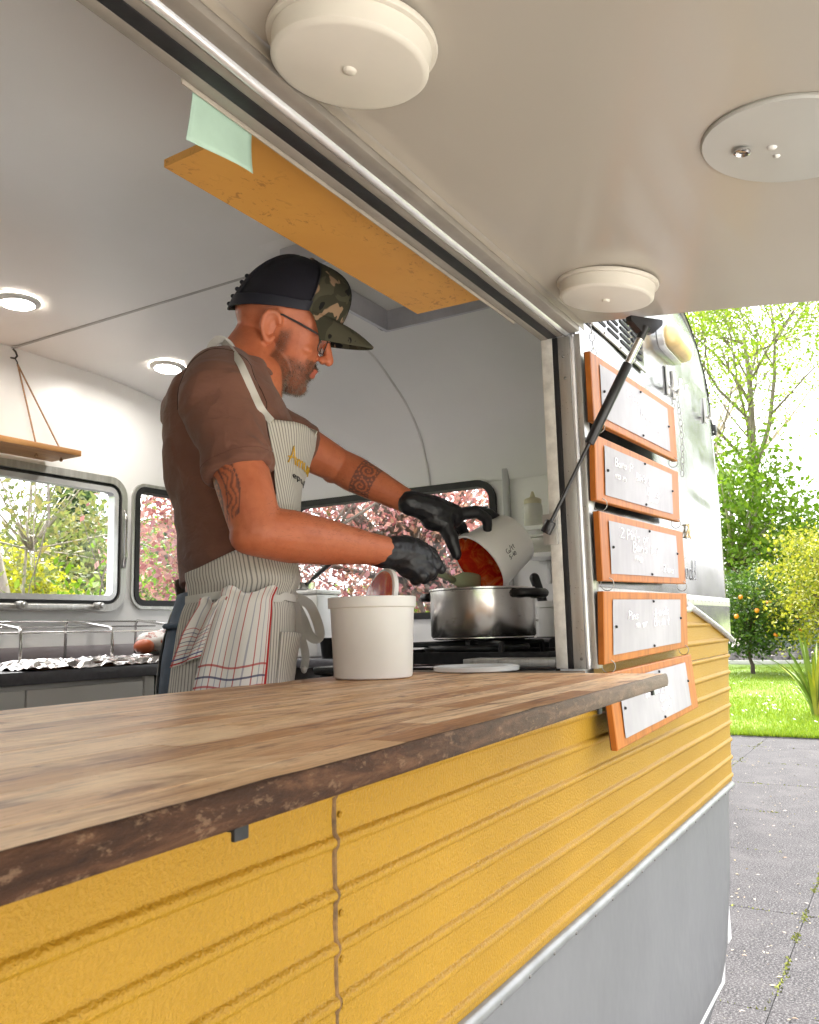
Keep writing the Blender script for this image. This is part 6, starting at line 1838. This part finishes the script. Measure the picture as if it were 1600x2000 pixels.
# stitched hem on the near sleeve
mb = MB(); pts = []
dS = (RE - RS).normalized(); hc_ = RS + (RE - RS) * .60 - dS * .018 + Vector((-.004, .004, .002)); e1_ = dS.orthogonal().normalized(); e2_ = dS.cross(e1_)
for k in range(49):
    a_ = 2 * PI * k / 48; q = hc_ + (e1_ * math.cos(a_) + e2_ * math.sin(a_)) * .085
    r_ = bvh_s.ray_cast(q, (hc_ - q).normalized())
    if r_[0] is not None: pts.append(r_[0] + r_[1] * .0002)
if len(pts) > 4: mb.tube(pts, 0.0006, 5); mb.obj('hem_stitch', pm('hem thread', (0.13, 0.052, 0.036), 0.9), shirt_o, smooth=True)
# fine hair on the forearms
mb = MB(); rnd = random.Random(15)
for (A_, B_) in ((RE, RW), (LE, LW)):
    A2, B2 = np.array(A_), np.array(B_); dl = B2 - A2; ln = np.linalg.norm(dl); dl /= ln
    sx = (co - A2) @ dl; rr_ = np.linalg.norm(co - A2 - np.outer(sx, dl), axis=1)
    ids = np.where((sx > -.02) & (sx < ln * .93) & (rr_ < .055))[0]
    for i in rnd.choices(list(ids), k=900):
        p = Vector(co[i]); n = Vector(no[i]); d = (n * .5 + Vector(dl) * .9 + Vector((rnd.gauss(0, .35), rnd.gauss(0, .35), rnd.gauss(0, .35)))).normalized()
        w_ = d.orthogonal().normalized() * .00016
        mb.poly([p - w_, p + w_, p + d * rnd.uniform(.005, .011)])
mb.obj('arm_hair', pm('arm hair', (0.05, 0.025, 0.015), 0.7), man, smooth=False, fixn=False)['kind'] = 'stuff'

# ---- jeans and shoes
mb = MB(); mb.loft([ring_t(w, -0.001, 36) for w in (1.24, 1.28, 1.34, 1.40, 1.45, 1.50, 1.55, 1.575)])
for s in (-1, 1):
    mb.chain([(L(.035, s * .085, 1.30), .088), (L(.05, s * .09, 1.02), .070), (L(.03, s * .095, .66), .055), (L(.03, s * .095, .60), .056)], 20)
j = remesh(mb, 0.0065, 4, 0.5, 'jeans'); set_mat(j, M_DENIM); jeans_o = link('jeans', j, man)
mb = MB(); rows = [torso(1.515, PI * .45 + PI * 1.1 * k / 20, 0.004) for k in range(21)]
mb.tube(rows, 0.006, 6); mb.obj('waistband', M_DENIM, jeans_o, smooth=True)
for s in (-1, 1):
    mb = MB(); mb.chain([(L(-.02, s * .10, .54), .042), (L(.06, s * .10, .538), .040), (L(.16, s * .105, .53), .034)], 14); mb.obj('shoe', M_BLKPL, man, smooth=True)

# ---- apron: skirt that wraps the hips and a bib on the chest
def ap_off(w, phi): return 0.009 + 0.004 * mnoise.noise((phi * 2.2, w * 9, 3)) + 0.005 * max(0, (1.62 - w) / .3) * (0.6 + mnoise.noise((phi * 3.1, w * 2, 8)))
def ap_top(phi):
    a = abs(math.degrees(phi))
    return interp(a, [0, 46, 49, 55, 64, 80, 110, 135, 160], [1.888, 1.870, 1.80, 1.725, 1.672, 1.652, 1.630, 1.612, 1.600]) if phi < 0 else interp(a, [0, 27, 35, 46, 62, 80, 110, 135, 160], [1.886, 1.892, 1.80, 1.725, 1.672, 1.652, 1.630, 1.612, 1.600])
def ap_point(w, phi, extra=0.0):
    p = torso(w, phi, ap_off(w, phi) + extra)
    bag = max(0, (w - 1.78)) / .11                         # the bib hangs free of the chest
    k_ = min(1.0, max(0.0, (math.degrees(phi) + 42) / 60)) * (1 if phi < .6 else max(0, 1 - (phi - .6) * 2))
    p.x += 0.034 * bag * k_
    # belly tuck where the tape pulls in
    tuck = math.exp(-((w - 1.562) / .018) ** 2) * .007
    d = Vector((math.cos(phi), math.sin(phi), 0)); p -= d * tuck
    bul = math.exp(-((w - 1.595) / .022) ** 2) * .006
    return p + d * bul
mb = MB(); rows = []; uvs = []
NP, NS = 150, 80
for i in range(NS + 1):
    row = []; ur = []
    for k in range(NP + 1):
        phi = rad(-150 + 300 * k / NP)
        wt = ap_top(phi); w = lerp(wt, 1.27, i / NS)
        row.append(ap_point(w, phi)); ur.append((phi * (0.132 + 0.02 * max(0, 1.6 - w)), w))
    rows.append(row); uvs.append(ur)
n0 = len(mb.v)
for r in rows: mb.v.extend([tuple(p) for p in r])
for i in range(NS):
    for k in range(NP):
        a_, b_, c_, d_ = i * (NP + 1) + k, i * (NP + 1) + k + 1, (i + 1) * (NP + 1) + k + 1, (i + 1) * (NP + 1) + k
        mb.face((a_, d_, c_, b_), [uvs[i][k], uvs[i + 1][k], uvs[i + 1][k + 1], uvs[i][k + 1]])
apron = mb.mesh('apron', M_STRIPE, True, fixn=False)
apron_o = link('apron', apron, man)
so = apron_o.modifiers.new('cloth', 'SOLIDIFY'); so.thickness = 0.0016; so.offset = -1
bvh_a = BVHTree.FromPolygons([Vector(v) for v in mb.v], mb.f)
cam_l = MWI @ CAM_LOC
def hit(px, py, bvhs=None, off=0.003):
    """the spot on the clothing seen at a pixel, lifted off by off"""
    d = (Lp(px, py, 1.0) - cam_l).normalized(); best = None
    for b in (bvhs or (bvh_a, bvh_s)):
        r = b.ray_cast(cam_l, d)
        if r[0] is not None and (best is None or r[3] < best[3]): best = r
    if best is None: return None
    n = best[1]
    if n.dot(d) > 0: n = -n
    return best[0] + n * off
def ribbon(pts, wv, th=0.0016, seg=1):
    """flat tape along pts; wv: list of half-width vectors"""
    mb = MB(); rows = []
    for i, (p, s) in enumerate(zip(pts, wv)):
        t_ = (pts[min(i + 1, len(pts) - 1)] - pts[max(i - 1, 0)]).normalized(); n = t_.cross(s).normalized() * th / 2
        rows.append([p - s + n, p - s * .5 + n * 1.3, p + s + n, p + s - n, p - s * .5 - n * 1.3, p - s - n])
    mb.loft(rows)
    return mb
def spline(pts, n=24):
    pts = [Vector(p) for p in pts]; P = [pts[0]] + pts + [pts[-1]]; out = []
    m_ = len(pts) - 1
    for i in range(n + 1):
        x = i / n * m_; k = min(m_ - 1, int(x)); t_ = x - k
        a, b, c, d = P[k], P[k + 1], P[k + 2], P[k + 3]
        out.append(0.5 * ((2 * b) + (c - a) * t_ + (2 * a - 5 * b + 4 * c - d) * t_ * t_ + (3 * b - a - 3 * c + d) * t_ ** 3))
    return out
def tape(pts, hw, name, parent, side=None, n=28):
    P = spline(pts, n); wv = []
    for i, p in enumerate(P):
        t_ = (P[min(i + 1, n)] - P[max(i - 1, 0)]).normalized()
        view = (cam_l - p).normalized()
        s = t_.cross(view).normalized() if side is None else (side - t_ * side.dot(t_)).normalized()
        wv.append(s * hw)
    return ribbon(P, wv).obj(name, M_TAPE, parent, smooth=40)
cornerN = ap_point(1.868, rad(-43), .003); cornerF = ap_point(1.886, rad(10), .003)
def on_shirt(p, off=0.004):
    r = bvh_s.find_nearest(p)
    return r[0] + r[1] * off
np_ = [cornerN] + [hit(px, py, (bvh_s,), .004) for (px, py) in ((508, 802), (492, 768), (476, 732), (462, 704))] + [L(.030, -.040, 2.046), L(.020, 0.0, 2.056), L(.022, .045, 2.045)]
tape(np_, .0062, 'neck_strap', apron_o)
fp_ = [cornerF, on_shirt(L(.150, .075, 1.925)), on_shirt(L(.135, .072, 1.965)), on_shirt(L(.10, .068, 2.0)), L(.05, .070, 2.03), L(.022, .045, 2.045)]
tape(fp_, .0062, 'neck_strap', apron_o)
# slack loop of the neck strap behind the collar
tape([Lp(455, 683, 1.60), Lp(443, 668, 1.60), Lp(426, 663, 1.605), Lp(413, 676, 1.605), Lp(405, 698, 1.60)], .0070, 'strap_loop', apron_o)
# waist tape round the hips
wp = [ap_point(1.562, rad(a), .004) + Vector((0, 0, .004 * math.sin(a * .05) + (-.006 if -100 < a < -60 else 0))) for a in range(-150, 4, 7)]
tape(wp, .0065, 'waist_tape', apron_o, side=Vector((0, 0, 1)), n=60)
# bow
kn = ap_point(1.566, rad(-2), .008)
mb = MB(); mb.ball(kn, (.012, .012, .010), 14, 9); mb.v = [tuple(Vector(v) + Vector((1, 1, 1)) * .002 * mnoise.noise(Vector(v) * 120)) for v in mb.v]; mb.obj('bow_knot', M_TAPE, apron_o, smooth=True)
def K(px, py, d=0.0):
    """point beside the knot: pixel position at the knot's depth + d"""
    kd = (MW @ kn - CAM_LOC).dot(CAM_FWD)
    return Lp(px, py, kd + d)
tape([kn, K(603, 1180, .0), K(619, 1212, .004), K(625, 1238, .010), K(618, 1248, .012), K(604, 1240, .010), K(592, 1210, .006), kn + Vector((0, 0, -.004))], .0095, 'bow_loop', apron_o)
tape([kn, K(580, 1195, -.022), K(583, 1225, -.028), K(592, 1255, -.030), K(597, 1282, -.030), K(594, 1306, -.030)], .0075, 'bow_tail', apron_o)
mb = MB(); mb.ball(K(594, 1308, -.030), (.006, .006, .007), 10, 7); mb.obj('tail_knot', M_TAPE, apron_o, smooth=True)
# embroidery on the bib
mb = MB(); gl, w_ = text_glyphs('Amun', 1.0, 0.02, 2, 0.05)
for g in gl:
    pts = []
    for p in g:
        q = ap_point(1.800 + p[1] * .026, rad(-34 + p[0] / w_ * 46), .0022); pts.append(q)
    if len(pts) > 1: mb.tube(pts, .0013, 6)
mb.obj('embroidery', pm('golden thread', (0.62, 0.36, 0.02), 0.6, bump=0.5, bscale=400), apron_o, smooth=True)
mb = MB(); gl, w_ = text_glyphs('epul', 1.0, 0.02, 3, 0.05)
for g in gl:
    pts = [ap_point(1.776 + p[1] * .012, rad(-30 + p[0] / w_ * 36), .0020) for p in g]
    if len(pts) > 1: mb.tube(pts, .0009, 5)
mb.obj('embroidery', pm('dark thread', (0.03, 0.028, 0.03), 0.7), apron_o, smooth=True)
# pocket panel on the skirt
mb = MB(); rows = []; uvs = []
for i in range(17):
    row = []; ur = []
    for k in range(33):
        phi = rad(-64 + 56 * k / 32); w = lerp(1.500, 1.33, i / 16) - (0.016 * (k / 32) ** 2 if i < 3 else 0)
        gap = .010 * math.sin(PI * min(1, k / 32)) * max(0, 1 - i / 5)
        row.append(ap_point(w, phi, .0025 + gap)); ur.append((phi * .132 + .0031, w))
    rows.append(row); uvs.append(ur)
for r in rows: mb.v.extend([tuple(p) for p in r])
for i in range(16):
    for k in range(32):
        a_, b_, c_, d_ = i * 33 + k, i * 33 + k + 1, (i + 1) * 33 + k + 1, (i + 1) * 33 + k
        mb.face((a_, d_, c_, b_), [uvs[i][k], uvs[i + 1][k], uvs[i + 1][k + 1], uvs[i][k + 1]])
po = mb.obj('pocket', M_STRIPE, apron_o, smooth=True, fixn=False); so = po.modifiers.new('cloth', 'SOLIDIFY'); so.thickness = .0016; so.offset = -1

# ---- tea towel tucked over the waist tape (a thing of its own)
def mat_towel():
    m = NT('checked tea towel'); uv = m.n('ShaderNodeTexCoord').outputs['UV']; s = m.sep(uv)
    def line(x, pos, wd):
        return m.math('LESS_THAN', m.math('ABSOLUTE', m.math('SUBTRACT', x, pos)), wd)
    c = (0.68, 0.66, 0.63)
    fx = m.math('FRACT', m.math('MULTIPLY', s[0], 6.0)); fy = m.math('FRACT', m.math('MULTIPLY', s[1], 8.0))
    red, blue = (0.42, 0.05, 0.045), (0.055, 0.06, 0.13)
    c = m.mix(m.math('MULTIPLY', line(fx, .25, .045), 0.8), c, red); c = m.mix(m.math('MULTIPLY', line(fx, .75, .045), 0.7), c, (0.25, 0.26, 0.33))
    low = m.math('GREATER_THAN', s[1], 0.42)
    c = m.mix(m.math('MULTIPLY', m.math('MULTIPLY', line(fy, .25, .05), low), 0.85), c, blue); c = m.mix(m.math('MULTIPLY', m.math('MULTIPLY', line(fy, .70, .05), low), 0.8), c, red)
    c = m.mix(line(s[0], .93, .022), c, (0.45, 0.03, 0.03)); c = m.mix(line(s[1], .965, .012), c, red); c = m.mix(line(s[1], .90, .012), c, (0.09, 0.09, 0.22))
    m.col(c); m.set(rough=0.9, spec=0.15); m.bump(m.noise(m.coord('UV'), 260, 2), 0.3, 0.0008)
    return m.mat
M_TOWEL = mat_towel()
towel = thing('tea_towel', 'white tea towel with red and blue checks tucked into the apron tape', 'towel', MAN, MROT)
def towel_piece(name, top, bot, dep0, nfold, seed, u0, u1, w0, w1):
    """top/bot: lists of (phi, w) at the two ends"""
    mb = MB(); NU, NV = 40, 36; rows = []; uvs = []
    for i in range(NV + 1):
        b = i / NV; row = []; ur = []
        for k in range(NU + 1):
            a = k / NU
            ph = rad(lerp(lerp(top[0], top[1], a), lerp(bot[0], bot[1], a), b ** 0.8)); w = lerp(w0 + (.006 * math.sin(a * 9)), w1 + (bot[2] * (a - .5)), b)
            fold = dep0 * (0.35 + 0.65 * b) * (0.5 + 0.5 * math.sin(a * nfold * 2 * PI + seed + b * .8)) + .003 * mnoise.noise((a * 4, b * 3, seed))
            row.append(ap_point(max(w, 1.272), ph, .006 + fold + .010 * math.exp(-(b / .06) ** 2)) + (Vector((0, 0, w - max(w, 1.272)))))
            ur.append((lerp(u0, u1, a), b))
        rows.append(row); uvs.append(ur)
    for r in rows: mb.v.extend([tuple(p) for p in r])
    for i in range(NV):
        for k in range(NU):
            a_, b_, c_, d_ = i * (NU + 1) + k, i * (NU + 1) + k + 1, (i + 1) * (NU + 1) + k + 1, (i + 1) * (NU + 1) + k
            mb.face((a_, d_, c_, b_), [uvs[i][k], uvs[i + 1][k], uvs[i + 1][k + 1], uvs[i][k + 1]])
    o = mb.obj(name, M_TOWEL, towel, smooth=True, fixn=False); s = o.modifiers.new('cloth', 'SOLIDIFY'); s.thickness = .0018
    return o
towel_piece('towel_fold', (-112, -74), (-128, -76, .0), .014, 1.6, 0.3, 0.0, 0.95, 1.572, 1.30)
towel_piece('towel_fold', (-128, -106), (-142, -116, .02), .016, 1.3, 2.0, 0.2, 0.55, 1.556, 1.455)

# ---- cap
CE = [0, 60, 90, 140, 180]
def cap_pt(th, s, grow=0.0):
    a = abs((math.degrees(th) + 180) % 360 - 180); te = interp(a, CE, [.063, .058, .044, .020, .006]); top = .158 + grow
    fr = math.cos(th); A_ = (.114 if fr > 0 else .104) + grow; B_ = .0850 + grow
    ex = lerp(.52, .80, min(1, a / 90))
    ph = s * PI / 2
    rho = max(0.0, math.cos(ph)) ** ex
    z = te + (top - te) * math.sin(ph) ** (1.0 if a > 70 else 0.92)
    lean = .012 * math.sin(ph)                            # crown leans forward a little
    bul = 1 + .03 * math.sin(ph * 2)
    return H(A_ * math.cos(th) * rho * bul + lean - .002, B_ * math.sin(th) * rho * bul, z)
def cap_part(name, t0, t1, mt, grow, parent, s0=0.0, s1=1.0, rough_n=0.0):
    mb = MB(); rows = []
    for i in range(25):
        s = lerp(s0, s1, i / 24)
        row = []
        for k in range(41):
            th = lerp(t0, t1, k / 40)
            g = grow + rough_n * mnoise.noise((th * 5, s * 5, 2))
            row.append(cap_pt(th, min(s, .999), g))
        rows.append(row)
    mb.quadgrid(rows)
    o = mb.obj(name, mt, parent, smooth=True); sm = o.modifiers.new('t', 'SOLIDIFY'); sm.thickness = .002; sm.offset = 1
    return o
capf = cap_part('cap', rad(-66), rad(66), M_CAMO, .001, man)
cap_part('cap_mesh', rad(66), rad(294), M_NET, .0, capf, rough_n=.002)
cap_part('cap_band', rad(64), rad(296), pm('navy band', (0.006, 0.007, 0.016), 0.7, var=0.2), .0022, capf, 0.0, 0.11)
mb = MB()
for th in (rad(66), rad(-66), rad(0.0)): mb.tube([cap_pt(th, s / 14 * .97, .0032) for s in range(15)], .0011, 5)
mb.tube([cap_pt(rad(-150), s / 14 * .9, .0022) for s in range(15)], .0014, 5)
mb.obj('cap_seam', M_NAVY, capf, smooth=True)
mb = MB(); mb.ball(cap_pt(0, .999, .004), (.006, .006, .004), 10, 6, HM3); mb.obj('cap_button', M_CAMO, capf, smooth=True)
mb = MB(); rows = []; rows2 = []
for i in range(15):
    b = i / 14; row = []; row2 = []
    for k in range(31):
        a = -1 + 2 * k / 30
        th = rad(62) * a; p0 = cap_pt(th, 0.01, .0015)
        inh = HM.inverted() @ p0
        out = .078 * (1 - .55 * abs(a) ** 2.6)
        x = inh.x + b * out; y = inh.y * (1 - .06 * b); z = inh.z - b * .002 - (.024 * abs(a) ** 1.9) * b ** 1.3 - .016 * b * b - .002 * b
        row.append(H(x, y, z)); row2.append(H(x, y, z - .0032))
    rows.append(row); rows2.append(row2)
mb.quadgrid(rows); mb.quadgrid(rows2, flip=True); mb.quadgrid([rows[-1], rows2[-1]]); mb.quadgrid([[r[0] for r in rows], [r[0] for r in rows2]]); mb.quadgrid([[r[-1] for r in rows], [r[-1] for r in rows2]])
mb.obj('cap_brim', M_CAMO, capf, smooth=60)
mb = MB()
for k in range(5):
    q = HM.inverted() @ cap_pt(PI, 0.05 + .07 * k, .003); mb.ball(H(q.x - .0005, q.y - .004, q.z), (.006, .010, .0048), 8, 6, HM3)
mb.obj('cap_adjuster', M_NAVY, capf, smooth=True)

# ---- glasses
gl_o = None
M_GFR = pm('dark glasses frame', (0.02, 0.018, 0.018), 0.3)
mb = MB()
for s in (-1, 1):
    pts = [(.1005 - .012 * abs(p[0]) / .027 * (1 if p[0] * s > 0 else 0), s * .033 + p[0], p[1] + .010) for p in rrect(-.0255, .0255, -.0185, .0165, .010, 4)]
    P = [H(*p) for p in pts]; mb.tube(P + [P[0]], .0012, 6)
mb.tube([H(.1005, -.0085, .018), H(.1055, 0, .021), H(.1005, .0085, .018)], .0013, 6)
gl_o = mb.obj('glasses', M_GFR, man, smooth=True)
for s in (-1, 1):
    mb = MB(); mb.tube([H(.0885, s * .0580, .020), H(.082, s * .0690, .022), H(.045, s * .0765, .027), H(.006, s * .0795, .031), H(-.014, s * .0800, .026), H(-.030, s * .0775, .012)], [.0015, .0021, .0022, .0019, .0020, .0024], 8); mb.obj('temple_arm', M_GFR, gl_o, smooth=True)
    mb = MB(); mb.poly([H(.1000 - .012 * abs(p[0]) / .027 * (1 if p[0] * s > 0 else 0), s * .033 + p[0], p[1] + .010) for p in rrect(-.0250, .0250, -.0180, .0160, .0095, 4)]); mb.obj('lens', M_GLASS, gl_o)

# ---- gloves
def glove(chains, name, label=None):
    mb = MB()
    for ch in chains: mb.chain([(Lp(px, py, d), r) for (px, py, d, r) in ch], 12)
    me = remesh(mb, 0.0024, 4, 0.5, name)
    c = coords(me); n = normals(me)
    dd = np.array([0.0011 * mnoise.noise(Vector(p) * 75) + .0006 * mnoise.noise(Vector(p) * 190) for p in c])
    c += n * dd[:, None]; me.vertices.foreach_set('co', c.ravel()); set_mat(me, M_GLOVE)
    return link(name, me, man)
glove([[(742, 1078, 1.553, .0300), (768, 1078, 1.572, .0315), (790, 1082, 1.592, .0365), (814, 1090, 1.606, .0345)],
       [(800, 1100, 1.590, .030), (826, 1104, 1.603, .026)],
       [(824, 1076, 1.625, .0145), (846, 1088, 1.632, .0125), (862, 1112, 1.640, .0098)],
       [(830, 1088, 1.604, .0150), (851, 1104, 1.604, .0130), (842, 1124, 1.612, .0115)],
       [(820, 1098, 1.588, .0145), (841, 1117, 1.586, .0130), (828, 1131, 1.598, .0112)],
       [(806, 1106, 1.578, .0135), (824, 1125, 1.574, .0120), (811, 1133, 1.588, .0105)],
       [(786, 1066, 1.622, .0170), (815, 1064, 1.648, .0140), (846, 1082, 1.664, .0115)]], 'glove')
glove([[(800, 982, 1.878, .0285), (820, 987, 1.892, .0305), (848, 998, 1.910, .0355), (882, 1008, 1.930, .0300)],
       [(846, 1012, 1.905, .030), (868, 1022, 1.905, .0225)],
       [(866, 1020, 1.905, .0200), (882, 1052, 1.893, .0165), (892, 1084, 1.890, .0118)],
       [(893, 1006, 1.928, .0165), (930, 1000, 1.935, .0132), (951, 1014, 1.945, .0122), (953, 1036, 1.950, .0104)],
       [(895, 1004, 1.955, .0160), (932, 998, 1.985, .0130), (958, 1004, 2.005, .0120), (974, 1014, 2.015, .0100)],
       [(884, 1018, 1.965, .0155), (902, 1028, 1.990, .0128), (909, 1046, 2.000, .0105)],
       [(870, 1018, 1.975, .0140), (884, 1034, 2.000, .0118), (889, 1048, 2.010, .0100)]], 'glove')
